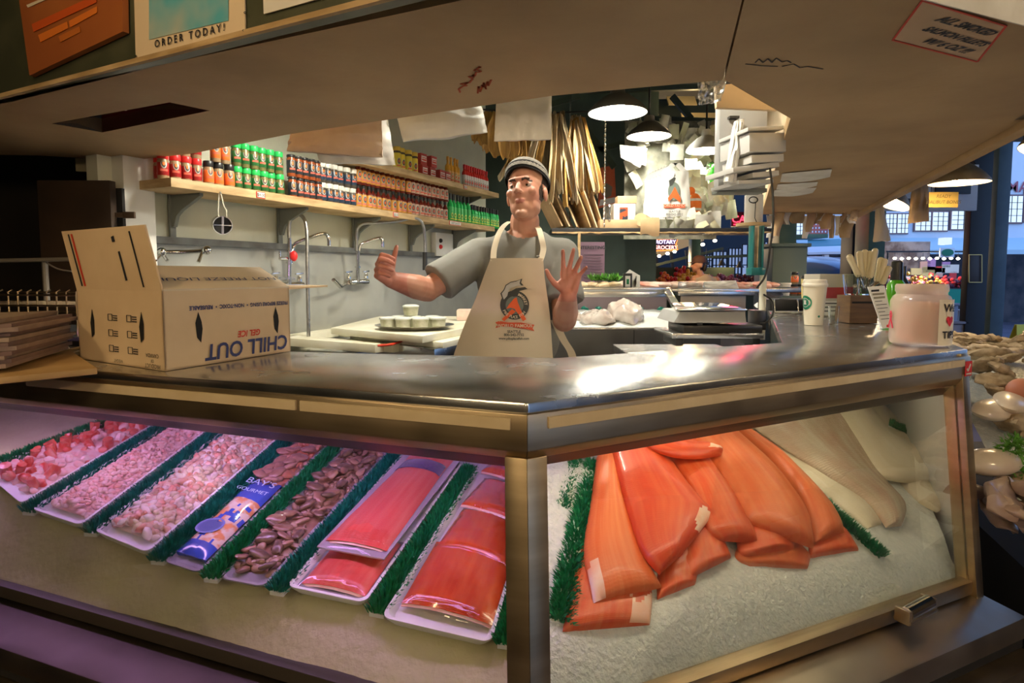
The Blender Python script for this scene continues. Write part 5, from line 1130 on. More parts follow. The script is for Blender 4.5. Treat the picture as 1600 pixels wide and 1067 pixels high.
def poly(pts, mm, nm, e=.005, s=1): 
    vs = [(bx_+x*px*s, bz_+z*px*s) for x, z in pts]; dec(vs, [tuple(range(len(vs)))], mm, nm, e)
poly([(-1, 10), (3, 12), (5, 4), (10, -8), (18, -22), (13, -25), (6, -14), (1, -8)], M_flame, 'badge_figure', .0065)
poly([(-1, 10), (1, -6), (-6, -4), (-13, -6), (-8, 2)], M_flame, 'badge_figure', .0065); poly([(-4, -6), (2, -10), (-8, -18), (-16, -25), (-20, -22), (-12, -14)], M_flame, 'badge_figure', .0065)
# leaping fish over the badge
fish = [(-22, 18), (-17, 24), (-14, 31), (-6, 36), (4, 38), (12, 41), (10, 35), (14, 30), (6, 31), (-4, 28), (-10, 22), (-12, 14), (-18, 8), (-20, 12)]
poly(fish, M_badge, 'badge_fish', .006); poly([(x*.86-1, z*.93+1.2) for x, z in fish], mat('print_silver', (.55, .55, .50), .5), 'badge_fish', .0075)
poly([(-8, 20), (2, 26), (16, 28), (20, 25), (8, 22), (0, 17), (8, 14), (-2, 13)], M_badge, 'badge_fish', .008)
# words round the ring
def arc(txt, R, a0, a1, size, up=1):
    n = len(txt)
    for k, ch in enumerate(txt):
        if ch == ' ': continue
        a = a0+(a1-a0)*(k+.5)/n; vs, fs = text_mesh(ch, size*px, bold=.0002); cx = bx_+math.cos(a)*R*px; cz = bz_+math.sin(a)*R*px; t = a-PI/2 if up > 0 else a+PI/2
        dec([(cx+p.x*math.cos(t)-p.y*math.sin(t), cz+p.x*math.sin(t)+p.y*math.cos(t)) for p in vs], fs, M_apron, 'badge_letter', .0085)
arc('PIKE PLACE FISH', 20.5, math.radians(205), math.radians(325), 6.2, -1); arc('MARKET', 15.5, math.radians(70), math.radians(0), 6.2, 1)
poly([(-30, -27), (-24, -25), (-22, -29), (22, -33), (24, -29), (31, -31), (28, -36), (31, -41), (22, -38), (-0, -35), (-20, -32), (-22, -34), (-30, -36), (-27, -31)], M_rib, 'ribbon', .005)
poly([(-23, -25), (-10, -27), (10, -27), (24, -30), (24, -38), (10, -35), (-10, -34), (-23, -33)], M_rib, 'ribbon', .0055)
def dtext(txt, u, v, size, mm=M_badge):
    p0 = Q(u, v, -.14); vs, fs = text_mesh(txt, size*px, bold=.0003); dec([(p0.x+p.x, p0.z+p.y) for p in vs], fs, mm, 'apron_lettering', .0085)
dtext('WORLD FAMOUS', 804, 510, 7, M_apron); dtext('SEATTLE', 803, 518.5, 5.5); dtext('800-542-7732', 803, 523.5, 5.5); dtext('www.pikeplacefish.com', 803, 529, 5)
# ---- woman/person in the market behind
P2 = Py(1093, 430, 8.9)
OP = thing('person', 'shopper in a brown cap and beige t-shirt turned sideways beyond the far counter', 'person', (P2.x, P2.y, 0))
b = MB(); zz = 1.53; hx = P2.x-.07; yy = P2.y
b.ell((P2.x+.08, yy, 1.12), (.17, .13, .26)); b.ell((P2.x+.08, yy, .88), (.16, .13, .2)); b.cap((P2.x-.06, yy, 1.30), (P2.x+.22, yy, 1.28), .06, .06); b.cap((P2.x+.04, yy, 1.30), (P2.x-.01, yy, 1.43), .05, .045)
hc = V((P2.x-.02, yy, 1.50)); b.ell(hc+V((.01, 0, .02)), (.092, .074, .095)); b.ell(hc+V((-.045, 0, -.035)), (.045, .05, .058)); b.cap(hc+V((-.08, 0, .01)), hc+V((-.102, 0, -.02)), .009, .012); b.ell(hc+V((-.075, 0, -.05)), (.015, .02, .012)); b.ell(hc+V((.02, -.072, -.01)), (.018, .01, .028)); b.ell(hc+V((-.06, 0, -.078)), (.02, .022, .018))
for sx, (ex, ez) in ((-.08, (-.12, 1.02)), (.25, (.28, 1.0))):
    b.cap((P2.x+sx, yy-.02, 1.28), (P2.x+ex, yy-.06, ez), .052, .042); b.cap((P2.x+ex, yy-.06, ez), (P2.x+ex-.10, yy-.26, ez-.06), .04, .03)
    hand(b, V((P2.x+ex-.10, yy-.26, ez-.06)), (-.3, -1, 0), (0, 0, -1), (1, 0, 0), [(.3, .3, .2)]*4, (.05, 0, -.05, -.1), [(.6, .8, .2)]*3, .95)
for sx in (-.02, .16):
    b.cap((P2.x+sx, yy, .86), (P2.x+sx, yy-.02, .48), .085, .06); b.cap((P2.x+sx, yy-.02, .48), (P2.x+sx, yy, .09), .056, .04); b.cap((P2.x+sx, yy, .06), (P2.x+sx-.12, yy, .05), .04, .035)
me = prox(b, 'body', .008, [M_skin, mat('beige_tshirt', (.52, .42, .34), .9), M_jean, M_hair], smooth_it=3)
for f in me.polygons:
    c = f.center; l = c-hc
    if .84 < c.z < 1.345 and c.y > yy-.10: f.material_index = 0
    if c.z < .86 and abs(c.y-yy) < .2: f.material_index = 2
    if l.length < .16 and l.x > .0+l.z*-.2 and l.z > -.07 and l.z < .09 and not(abs(l.x-.02) < .02 and l.y < -.06): f.material_index = 3
place(me, 'body', OP)
s2 = MB(); s2.ell((P2.x+.08, yy, 1.13), (.185, .145, .25)); s2.ell((P2.x+.08, yy, .92), (.18, .145, .18)); s2.cap((P2.x-.05, yy, 1.28), (P2.x+.21, yy, 1.27), .072, .07); s2.tube([(P2.x-.08, yy-.02, 1.27), (P2.x-.11, yy-.05, 1.10)], [.06, .062], 14); s2.tube([(P2.x+.25, yy-.02, 1.27), (P2.x+.27, yy-.05, 1.08)], [.06, .064], 14)
ms = prox(s2, 'tshirt', .01, [bpy.data.materials['beige_tshirt']], smooth_it=4); place(ms, 'tshirt', OP)
m = MB(); M_cap = mat('cap_brown', (.10, .045, .035), .8); m.lathe([(.098, 0), (.100, .03), (.085, .075), (.05, .10), (0, .108)], hc+V((.012, 0, .035)), 24, sy=.85); m.prism([hc+V((-.07, -.06, .035)), hc+V((-.15, -.04, .03)), hc+V((-.16, 0, .03)), hc+V((-.15, .04, .03)), hc+V((-.07, .06, .035))], .008); m.build('cap', M_cap, OP)
m = MB(); m.ell(hc+V((.085, .0, -.03)), (.035, .05, .06)); m.build('hair_bun', M_hair, OP)

OP.scale = (1.03, 1.03, 1.03)
# ================================================================== LAMPS
M_shade = mat('shade_grey', (.16, .15, .13), .4); M_shw = mat('shade_inner', (.85, .83, .76), .5); M_shtan = mat('shade_tan', (.42, .31, .18), .5, c2=(.30, .21, .11), scale=12); M_bulb = emis('bulb_glow', (1, .95, .82), 260); M_bulbw = emis('bulb_warm', (1, .72, .38), 90)
def pendant(lab, c, R_, h, mm, bulb, tilt=None, ceil=3.6, chain=True, grp=None):
    t = thing('pendant_lamp', lab, 'lamp', c, grp); Rm = Euler(tilt).to_matrix() if tilt else Matrix.Identity(3)
    def pr(z0): return [(R_, z0), (R_*.97, z0+.02), (R_*.80, z0+h*.32), (R_*.45, z0+h*.62), (R_*.26, z0+h*.72), (R_*.22, z0+h), (0, z0+h)]
    m = MB(); m.lathe(pr(0), c, 32, Rm, caps=False); m.build('shade', mm, t)
    m = MB(); m.lathe([(R_*.985, .001), (R_*.94, .02), (R_*.77, h*.30), (R_*.42, h*.59), (R_*.2, h*.66), (0, h*.66)], c, 32, Rm, caps=False); m.build('shade_lining', M_shw, t)
    m = MB(); m.lathe([(0, .0), (.035, .012), (.045, .045), (.03, .085), (.018, .11), (0, .11)], V(c)-V((0, 0, .0)), 16, Rm); m.build('bulb', bulb, t)
    m = MB(); m.tube([V(c)+Rm @ V((0, 0, h)), V(c)+V((0, 0, ceil-c[2]))], .008, 8); m.build('stem', M_blackpost, t); return t
labs = ['large bright dome pendant lamp nearest above the stall, hanging beside the soffit edge', 'second bright pendant lamp behind the largest one, above the paper notes', 'white-shaded pendant lamp at the right, beside the white cartons', 'pendant lamp over the sink bench, hidden above the soffit', 'pendant lamp over the fishmonger, hidden above the soffit']
for i, ((l, p), r) in enumerate(zip(PENDANTS_IN, (.19, .185, .16, .18, .18))): pendant(labs[i], l, r, .17, M_shade if i != 2 else M_shw, M_bulb)
labs = ['tan dome pendant lamp hanging before the white sign at right', 'tilted tan pendant lamp half hidden by the soffit edge', 'bright pendant lamp cut off by the right edge of the picture']
for i, ((l, p), r) in enumerate(zip(PENDANTS_OUT, (.185, .16, .17))): pendant(labs[i], l, r, .19, M_shtan, M_bulbw, tilt=(0, math.radians((0, 25, 12)[i]), 0))
for k, l in enumerate(FILL_GLOBES+[tuple(Py(1546, 228, 6.2))]):
    t = thing('globe_lamp', ['globe lamp left over the aisle behind the viewer', 'globe lamp right over the aisle behind the viewer', 'globe lamp at the right end of the aisle', 'globe lamp farthest back in the aisle', 'small round bulb hanging high at the right beyond the soffit'][k], 'lamp', l)
    m = MB(); m.ell(l, .10 if k < 4 else .045, n=20, m=14); m.build('globe', emis('globe_glow', (1, .74, .42), FILL_GLOBE_ES) if k < 4 else emis('small_globe_glow', (1, .95, .75), 8), t); m = MB(); m.tube([V(l)+V((0, 0, .095 if k < 4 else .04)), V((l[0], l[1], 3.6 if k < 4 else 3.71))], .006, 6); m.build('cord', M_blackpost, t)
# ================================================================== SOFFIT SIGNS AND MARKS
def PF(u, v, e=.006): return Pp(u, v, fa+nn*e, nn)
def quadsheet(nm, lab, cat, pts, mm, n_, th=.003, kind='thing'):
    t = thing(nm, lab, cat, sum(pts, V())/len(pts)); m = MB(); m.prism(pts, -V(n_)*th); m.build('panel', mm, t, smooth=False); return t
t = quadsheet('wooden_sign', 'orange-brown wooden menu board tilted on the dark fascia, top left', 'sign', [PF(28, -12, .02), PF(190, -60, .02), PF(192, 49, .02), PF(46, 118, .02)], mat('menu_board', (.42, .14, .04), .3, c2=(.34, .10, .03), scale=4), nn, .015)
fx = (fb-fa).normalized(); fz = V((0, 0, 1)); 
if ray(800, 0).dot(nn) > 0: pass
for (pts, c) in (([(50, 38), (150, -8), (151, 4), (53, 50)], (.62, .10, .02)), ([(60, 55), (105, 34), (107, 44), (64, 66)], (.75, .20, .03)), ([(108, 33), (152, 10), (152, 20), (110, 43)], (.75, .20, .03)), ([(92, 57), (125, 41), (126, 50), (95, 66)], (.55, .16, .03)), ([(42, 8), (80, -8), (80, -4), (44, 12)], (.75, .65, .5))):
    m = MB(); m.prism([PF(u, v, .022) for u, v in pts], nn*.001); m.build('painted_band', mat('band_%d' % int(c[0]*100+c[1]*10), c, .4), t, smooth=False)
t = quadsheet('order_poster', 'white and blue poster with handwritten ORDER TODAY on the fascia', 'poster', [PF(208, -60), PF(380, -110), PF(383, 50), PF(212, 91)], mat('poster_white', (.82, .66, .45), .35, coat=1), nn)
m = MB(); m.prism([PF(233, -40, .0075), PF(357, -80, .0075), PF(357, 32, .0075), PF(233, 62, .0075)], nn*.0005); m.build('blue_panel', mat('poster_blue', (.10, .42, .50), .3, c2=(.45, .50, .42), scale=5, lo=.5, hi=.7), t, smooth=False)
pa, pb2 = PF(222, 79, .009), PF(375, 42, .009); dirp = (pb2-pa).normalized()
lettering('O R D E R   T O D A Y !', .024, M_ink, (pa+pb2)/2, dirp, nn.cross(dirp) if nn.cross(dirp).z > 0 else -nn.cross(dirp), t, off=0, bold=.0004)
for q_ in ((213, 88), (381, 48), (383, 20)):
    m = MB(); m.ell(PF(*q_, .010), .003, n=8, m=6); m.build('pin', M_chrome, t)
quadsheet('notice_sheet', 'cream notice sheet cut off by the top edge, third on the fascia', 'poster', [PF(410, -40), PF(520, -70), PF(520, -8), PF(412, 22)], M_paper, nn)
fnr = V(((outer[3]-outer[2]).y, -(outer[3]-outer[2]).x, 0)).normalized()
if fnr.y > 0: fnr = -fnr
def PFR(u, v, e=.006): return Pp(u, v, outer[2]+fnr*e, fnr)
t = quadsheet('notice_sheet', 'bright cream sheet on the outer fascia at the top right corner', 'poster', [PFR(1432, -60), PFR(1640, -30), PFR(1640, 50), PFR(1436, -3)], M_paper, fnr)
# sheet stuck to the underside
def US(u, v, e=.002): return Pz(u, v, ZS-e)
qs = [US(1441, 0), US(1572, 40), US(1527, 96), US(1395, 62)]
t = thing('price_note', 'tan handwritten smoked salmon note with red border stuck under the soffit', 'sign', sum(qs, V())/4)
m = MB(); m.prism(qs, .0015); m.build('paper', mat('note_tan', (.62, .43, .27), .7), t, smooth=False)
for i in range(4):
    m = MB(); m.bar(qs[i]-V((0, 0, .0012)), qs[(i+1) % 4]-V((0, 0, .0012)), .0045, .001); m.build('red_border', M_redink, t, smooth=False)
xd = (qs[2]-qs[3]).normalized(); yd = (qs[0]-qs[3]); yd = (yd-xd*yd.dot(xd)).normalized(); ce = sum(qs, V())/4
for k, (tx, sz) in enumerate((('ALL SMOKED', .032), ('SALMON FILLETS', .029), ('W/ 6 OZ !!!', .034))):
    L0_ = qs[3]+(qs[0]-qs[3])*(.70-.28*k)+(qs[2]-qs[3])*.52; L0_.z = ZS-.0035; lettering(tx, sz, M_ink, L0_, xd, yd, t, off=0, shear=.15, bold=.0011)
# red crayon mark, black mark
def stroke(nm, lab, pts, w, mm, zz=.0015):
    m = MB()
    for a, b in zip(pts, pts[1:]):
        if a is None or b is None: continue
        m.bar(US(*a, zz), US(*b, zz), w, .0008)
    return tag(m.build(nm, mm, None, smooth=False), lab, 'mark')
M_cray = mat('crayon_red', (.42, .07, .02), .8)
rz = random.Random(3); pts = []
for k in range(26): f = k/25; pts.append((752-36*f+rz.uniform(-7, 7), 104+38*f+rz.uniform(-3, 3)))
pts += [None]+[(745+k*1.9+rz.uniform(-2, 2), 140-k*.9+rz.uniform(-6, 6)) for k in range(12)]
stroke('crayon_mark', 'red crayon scribble on the tan soffit underside', pts, .0055, M_cray)
stroke('pen_mark', 'black pen scrawl on the soffit right of the seam', [(1165, 100), (1190, 103), (1215, 104), None, (1180, 98), (1186, 92), (1192, 98), (1200, 92), (1206, 98), (1213, 91), (1222, 97), (1230, 95), (1236, 98), None, (1222, 104), (1240, 100), (1250, 106), (1262, 104), (1286, 108)], .0028, M_ink)
# notes on the inner part of the right-hand soffit leg
for k, (pts, lb) in enumerate([([(1222, 271), (1300, 264), (1297, 276), (1219, 284)], 'white paper strip under the soffit, nearest of three'), ([(1215, 288), (1278, 284), (1276, 290), (1213, 296)], 'white paper strip under the soffit, middle of three'), ([(1210, 297), (1276, 293), (1270, 301), (1208, 306)], 'white paper strip under the soffit, farthest of three')]):
    m = MB(); q = [US(u, v, .004) for u, v in pts]; m.sheet(lambda a, b, q=q: (q[0]*(1-a)*(1-b)+q[1]*a*(1-b)+q[2]*a*b+q[3]*(1-a)*b)-V((0, 0, .012*math.sin(a*3.1)*(b))), 8, 3, .001); tag(m.build('paper_strip', M_paper, None), lb, 'paper strip')
r = random.Random(5)
for k in range(16):
    u = 1205+k*8.6+r.uniform(-3, 3); p = Pz(u, 334+r.uniform(-2, 4), ZS-.005); w = r.uniform(.05, .13); hh = r.uniform(.06, .20)
    m = MB(); an = r.uniform(-.6, .6); dx = V((math.cos(an), math.sin(an), 0)); m.sheet(lambda a, b: p+dx*w*(a-.5)*(1-.3*b)+V((.01*math.sin(b*4+k), .012*math.sin(a*5+b*3), -hh*b)), 5, 6, .0015)
    o = m.build('torn_flyer', [M_paper, M_card, M_shtan][k % 3], None); tag(o, 'torn flyer scrap hanging from the far end of the soffit', 'paper scrap', 'torn flyers under the soffit end')
# ================================================================== HANGING BAGS under the inner soffit edge
M_bagw = mat('white_bag', (.80, .80, .76), .35, c2=(.70, .70, .66), scale=10, bump=.3, bscale=14, coat=.3); M_bagk = mat('kraft_bag', (.48, .34, .24), .7, c2=(.66, .52, .40), scale=3, bump=.4, bscale=9, det=6)
M_bagclr = glassmat('crinkled_clear', (.86, .88, .88), .22, .25)
def bag(nm, lab, pts, y, mm, thick=.03, seed=0, cat='bag', amp=.010, hemwave=.012, ys=None):
    P = [Py(u, v, (ys[i] if ys else y)) for i, (u, v) in enumerate(pts)]       # tl, tr, br, bl
    def f(a, b, s):
        p = P[0]*(1-a)*(1-b)+P[1]*a*(1-b)+P[2]*a*b+P[3]*(1-a)*b
        th = thick*(math.sin(PI*a)**.5)*(.35+.65*math.sin(PI*b*.75+.4)); n_ = noise.noise(V((a*5+seed, b*5, s*2)))*amp+noise.noise(V((a*13+seed, b*9, s*5)))*amp*.45
        return p+V((0, s*(th*.5+n_), -hemwave*b*b*noise.noise(V((a*3, seed, 3)))*.6))
    m = MB(); nu, nv = 22, 16; m.grid(lambda a, b: f(a, b, -1), nu, nv); k1 = len(m.v); m.grid(lambda a, b: f(a, b, 1), nu, nv); W_ = nu+1; fs = []
    for i in range(nu): fs += [(i, i+1, k1+i+1, k1+i), (nv*W_+i+1, nv*W_+i, k1+nv*W_+i, k1+nv*W_+i+1)]
    for j in range(nv): fs += [((j+1)*W_, j*W_, k1+j*W_, k1+(j+1)*W_), (j*W_+nu, (j+1)*W_+nu, k1+(j+1)*W_+nu, k1+j*W_+nu)]
    m.f += fs; m.m += [0]*len(fs); return tag(m.build(nm, mm, None), lab, cat)
bag('paper_sack', 'crumpled brown paper sack hanging under the soffit over the jars', [(458, 190), (596, 175), (598, 246), (448, 236)], 2.30, M_bagk, .05, 1, 'paper sack', .016, ys=[2.42, 2.28, 2.28, 2.42])
bag('hanging_bag', 'white plastic bag bulging below the brown paper sack', [(485, 215), (606, 185), (618, 258), (500, 254)], 2.40, M_bagw, .05, 2, 'plastic bag', .014)
bag('hanging_bag', 'wide white plastic bag hanging level left of the dried fish', [(618, 175), (752, 160), (762, 207), (630, 222)], 2.15, M_bagw, .05, 3, 'plastic bag', .006)
bag('hanging_bag', 'square white plastic bag hanging just left of the brightest lamp', [(776, 145), (862, 140), (862, 218), (772, 221)], 2.05, M_bagw, .03, 4, 'plastic bag', .008)
bag('clear_bag', 'crumpled clear plastic bag at the soffit seam', [(1090, 118), (1140, 112), (1126, 158), (1092, 164)], 1.72, M_bagclr, .035, 5, 'plastic bag', .014)
bag('hanging_bag', 'long white plastic bag knotted beside the grey cabinet', [(1147, 190), (1162, 186), (1150, 286), (1130, 284)], 2.45, M_bagw, .05, 6, 'plastic bag', .012)
# ================================================================== DRIED FISH
wl = Py(745, 172, 4.35); wr = Py(925, 178, 4.35)
m = MB(); m.tube([wl+V((-.3, 0, .03)), (wl+wr)/2-V((0, 0, .01)), wr+V((.4, 0, .03))], .006, 6); rail_o = m.build('hanging_rail', M_blackpost, None); tag(rail_o, 'thin dark rail from which the dried fish hang', 'rail')
M_df = [mat('dried_fish_%d' % i, c, .85, c2=d, scale=7, stretch=(5, 5, .8), bump=.5, bscale=14) for i, (c, d) in enumerate([((.50, .38, .20), (.22, .15, .08)), ((.62, .54, .38), (.36, .27, .16)), ((.46, .26, .06), (.28, .15, .04)), ((.30, .22, .14), (.55, .45, .29))])]
r = random.Random(11)
def dried(u0, v0, u1, v1, w, y, k):
    top = Py(u0, v0, y); bot = Py(u1, v1, y+r.uniform(-.06, .06)); an = r.uniform(-.9, .9); dx = V((math.cos(an), math.sin(an), 0)); tw = r.uniform(-.6, .6); ph = r.uniform(0, 6)
    def f(a, b):
        ww = w*(.35+.65*min(1, b*2.5))*(1-.25*max(0, b-.85)/.15); q = dx*math.cos(tw*b)+V((-dx.y, dx.x, 0))*math.sin(tw*b); nrm = V((-q.y, q.x, 0))
        return top.lerp(bot, b)+q*(a-.5)*ww+nrm*(.022*math.cos((a-.5)*4)+.01*math.sin(b*7+ph+a*3))+V((0, 0, (.02*math.sin(a*9+ph)-.015)*b*b))
    m = MB(); m.sheet(f, 6, 12, .004); o = m.build('dried_fish', M_df[k % 4], None)
    return tag(o, 'long tan split dried fish in the bunch above the beanie', 'dried fish', 'dried fish in the bunches')
for k in range(32): f = k/31; dried(838+f*42+r.uniform(-5, 5), 172+r.uniform(0, 14), 782+f*118+r.uniform(-6, 6), 270+40*min(1, f*1.4)+r.uniform(-14, 8), r.uniform(.04, .075), 4.3+r.uniform(-.12, .15), k)
for k in range(18): f = k/17; dried(893+f*18, 178+r.uniform(0, 10), 886+f*52, 304-6*f+r.uniform(-12, 8), r.uniform(.035, .07), 4.35+r.uniform(-.1, .12), k+1)
for k in range(12):
    f = k/11; o = dried(748+f*58+r.uniform(-5, 5), 174, 742+f*76+r.uniform(-8, 8), 216+36*f+r.uniform(-8, 12), r.uniform(.09, .15), 4.1+r.uniform(-.1, .1), 2); o['label'] = 'curled amber dried fish skin hanging left of the long dried fish'; o['group'] = 'curled dried fish skins'; o['category'] = 'dried fish'; o.name = 'dried_fish_skin'
# ================================================================== LEDGE over the far side and what stands on it
YL = 4.25
t = thing('hanging_ledge', 'dark tattered ledge hanging across the stall above the far display case', 'ledge', Py(1030, 366, YL))
a = Py(862, 360, YL); b = Py(1205, 360, YL); m = MB(); m.box(((a.x+b.x)/2, YL+.13, a.z), (b.x-a.x, .30, .03)); m.build('board', M_blackpost, t, bevel=.003)
m = MB(); r = random.Random(8)
def tf(aa, bb): x = a.x+(b.x-a.x)*aa; return V((x, YL-.024+.006*noise.noise(V((aa*30, bb*2, 0))), a.z-.012-bb*(.010+.012*noise.noise(V((aa*26, 3, 1))))))
m.sheet(tf, 70, 3, .003); m.build('torn_edging', M_wood, t)
m = MB()
for u in (890, 1185): p = Py(u, 360, YL+.25); m.tube([p, p+V((0, 0, 3.5-p.z))], .006, 6)
p = Py(944, 358, YL); 
for k in range(26): m.ell(p+V((0, 0, .03+k*.034)), (.006, .006, .018), n=8, m=6)
m.build('hanger_chain', M_chrome, t)
zl = a.z+.016
r = random.Random(2)
for k in range(7):
    x = .20+k*.055; m = MB(); R_ = Euler((0, math.radians(-28+k*1.5), math.radians(r.uniform(-14, 14)))).to_matrix(); m.box(V((x+.06, YL+.12+k*.01, zl+.135)), (.008, .26, .27), R_); tag(m.build('flattened_carton', [M_card, M_wood, M_carton][k % 3], None), 'flattened carton leaning on the ledge behind the shoulder, %s from left' % ORD[k], 'carton', 'flattened cartons on ledge')
m = MB(); m.box((.76, YL+.12, zl+.03), (.30, .22, .06)); tag(m.build('flat_box', M_card, None, bevel=.005), 'low flat cardboard box on the ledge beside leaning cartons', 'box')
def boxat(nm, lab, cat, u0, u1, v0, v1, y, dep, mm, parent=None, bev=.003):
    a = Py(u0, v1, y); b = Py(u1, v0, y); m = MB(); m.box(((a.x+b.x)/2, y+dep/2, (a.z+b.z)/2), (b.x-a.x, dep, b.z-a.z)); o = m.build(nm, mm, parent, bevel=bev)
    return tag(o, lab, cat) if parent is None else o
p0 = Py(976, 354, YL+.02); t = thing('white_box', 'white box with a colourful picture label standing on the ledge', 'box', (p0.x, p0.y, zl))
boxat('box_body', '', '', 959, 993, 318, 353.5, YL+.02, .14, M_paper, t); boxat('picture_label', '', '', 968, 981, 324, 349, YL+.014, .004, mat('picture_print', (.03, .04, .06), .4, c2=(.65, .10, .03), scale=22, lo=.48, hi=.52), t, 0)
bag('clear_bag', 'crumpled clear bag on the ledge left of the white box', [(943, 322), (958, 318), (960, 353), (941, 353)], YL+.05, M_bagclr, .10, 7, 'plastic bag')
boxat('kraft_box', 'small kraft box resting on the white box', 'box', 965, 995, 306, 317.5, YL+.03, .12, M_card)
t = thing('paper_roll', 'roll of brown kraft paper unrolling over the ledge', 'paper roll', Py(1003, 348, YL-.03)); m = MB(); c = Py(1001, 343, YL+.0); m.tube([c, c+V((.10, .25, 0))], .045, 18); m.build('roll', M_card, t)
m = MB(); p = Py(1000, 347, YL-.05); m.sheet(lambda a_, b_: p+V((a_*.13, -.01-.01*math.sin(b_*3), .03-b_*.12+.01*math.sin(a_*6)*b_)), 8, 6, .002); m.build('loose_end', M_card, t)
# white carrier bags hanging in a stack
M_bagprint = mat('carrier_white', (.72, .72, .69), .4, c2=(.62, .62, .59), scale=8, bump=.15, bscale=14)
def carrier(lab, u0, u1, v0, v1, y, seed, front=False):
    P = [Py(u0+3, v0, y), Py(u1-3, v0, y), Py(u1, v1, y), Py(u0-1, v1, y)]; t = thing('carrier_bag', lab, 'carrier bag', (P[2]+P[3])/2, 'stack of white carrier bags')
    def f(a_, b_): p = P[0]*(1-a_)*(1-b_)+P[1]*a_*(1-b_)+P[2]*a_*b_+P[3]*(1-a_)*b_; return p+V((0, .012*noise.noise(V((a_*4+seed, b_*4, 1)))-.012*math.sin(PI*a_), 0))
    m = MB(); m.sheet(f, 14, 16, .012); m.build('bag_body', M_bagprint, t)
    for s in (.14, .86):
        tp = P[0].lerp(P[1], s); m = MB(); m.sheet(lambda a_, b_: tp+V(((a_-.5)*.05+(P[0].lerp(P[1], .5)-tp).x*b_*.9, -.004, .06*b_)), 4, 5, .006); m.build('bag_handle', M_bagprint, t)
    return t, f, P
for k in range(7): carrier('blank white carrier bag edge in the stack left of the printed bag, %s from left' % ORD[k], 1006+k*4.5, 1030+k*4.5, 284-k*2, 342, 4.62-k*.02, k)
t, f_, P = carrier('white carrier bag with orange and black fish emblem, front of the stack', 1032, 1078, 268, 343, 4.42, 9)
fc = f_(.45, .42); e = -.016; s_c = 4.42/F*1.15
def bdec(pts, mm, nm, dy=0): m = MB(); m.add([V((fc.x+x*s_c, fc.y+e+dy, fc.z+z*s_c)) for x, z in pts], [tuple(range(len(pts)))]); m.build(nm, mm, t, smooth=False)
bdec([(math.cos(a_)*8-1, math.sin(a_)*12) for a_ in [2*PI*k/20 for k in range(20)]], M_grn, 'badge_disc'); bdec([(0, 6), (3, 0), (8, -9), (8, -15), (3, -11), (-2, -8), (-8, -14), (-9, -9), (-4, -2)], M_flame, 'badge_figure', -.001); bdec([(-8, 14), (-2, 18), (0, 24), (1, 16), (-3, 8), (-7, 6)], M_badge, 'badge_fish', -.001); bdec([(-15, -17), (15, -17), (14, -22), (-14, -22)], M_rib, 'ribbon', -.001)
for k, tx in enumerate(('WORLD FAMOUS', 'SEATTLE', '800-542-7732', 'www.pikeplacefish.com')): lettering(tx, (5 if k == 0 else 4)*s_c, M_apron if k == 0 else M_ink, V((fc.x, fc.y+e-.002, fc.z-(20.6 if k == 0 else 24+4*k)*s_c)), (1, 0, 0), (0, 0, 1), t, off=.001)
# paper notes and bags pinned over each other
M_note = [mat('note_%d' % i, c, .8, c2=tuple(x*.8 for x in c), scale=16) for i, c in enumerate([(.72, .72, .62), (.50, .52, .38), (.80, .78, .70), (.60, .60, .52), (.66, .62, .42)])]
r = random.Random(21); n = 0
zones = [((1078, 1142), (256, 330), 100), ((1040, 1130), (196, 250), 36), ((985, 1040), (190, 225), 10), ((1045, 1118), (338, 356), 26), ((985, 1010), (235, 300), 4)]
for (ur, vr, cnt) in zones:
    for k in range(cnt):
        y = (4.3+r.random()*.2 if vr[0] > 330 else 5.38+r.random()*.12 if vr[0] < 245 else 4.75+r.random()*.75); c = Py(r.uniform(*ur), r.uniform(*vr), y); w = r.uniform(.06, .12); h_ = r.uniform(.06, .16); R_ = Euler((r.uniform(-.5, .4), r.uniform(-.7, .7), r.uniform(-.6, .6))).to_matrix(); cu = r.uniform(-.03, .03)
        m = MB(); m.sheet(lambda a_, b_: c+R_ @ V(((a_-.5)*w, cu*math.sin(PI*a_)+.02*b_*b_, (.5-b_)*h_)), 4, 5, .0015); tag(m.build('paper_note', M_note[r.randrange(5)], None), 'creased pale paper note pinned in the cluster over the ledge', 'paper note', 'pinned paper notes'); n += 1
mm_ = MB(); a = Py(985, 196, 5.3); b = Py(1138, 190, 5.3)
mm_.box(((a.x+b.x)/2, 5.55, 2.25), (b.x-a.x, .02, 1.05)); o = mm_.build('pin_board', mat('netting_dark', (.16, .16, .12), .8, c2=(.30, .30, .24), scale=14), None); tag(o, 'dark board behind the cluster of pinned notes', 'board')
bag('hanging_bag', 'white printed paper bag drooping under the second lamp', [(968, 226), (1012, 232), (1000, 262), (970, 246)], 5.42, M_bagw, .02, 12, 'paper bag')
bag('hanging_bag', 'white paper bag pinned high left in the note cluster', [(1018, 190), (1040, 192), (1042, 224), (1014, 222)], 5.45, M_bagw, .03, 13, 'paper bag'); bag('hanging_bag', 'white paper bag pinned between second and third lamps', [(1070, 200), (1096, 200), (1092, 232), (1066, 228)], 5.45, M_bagw, .03, 14, 'paper bag')
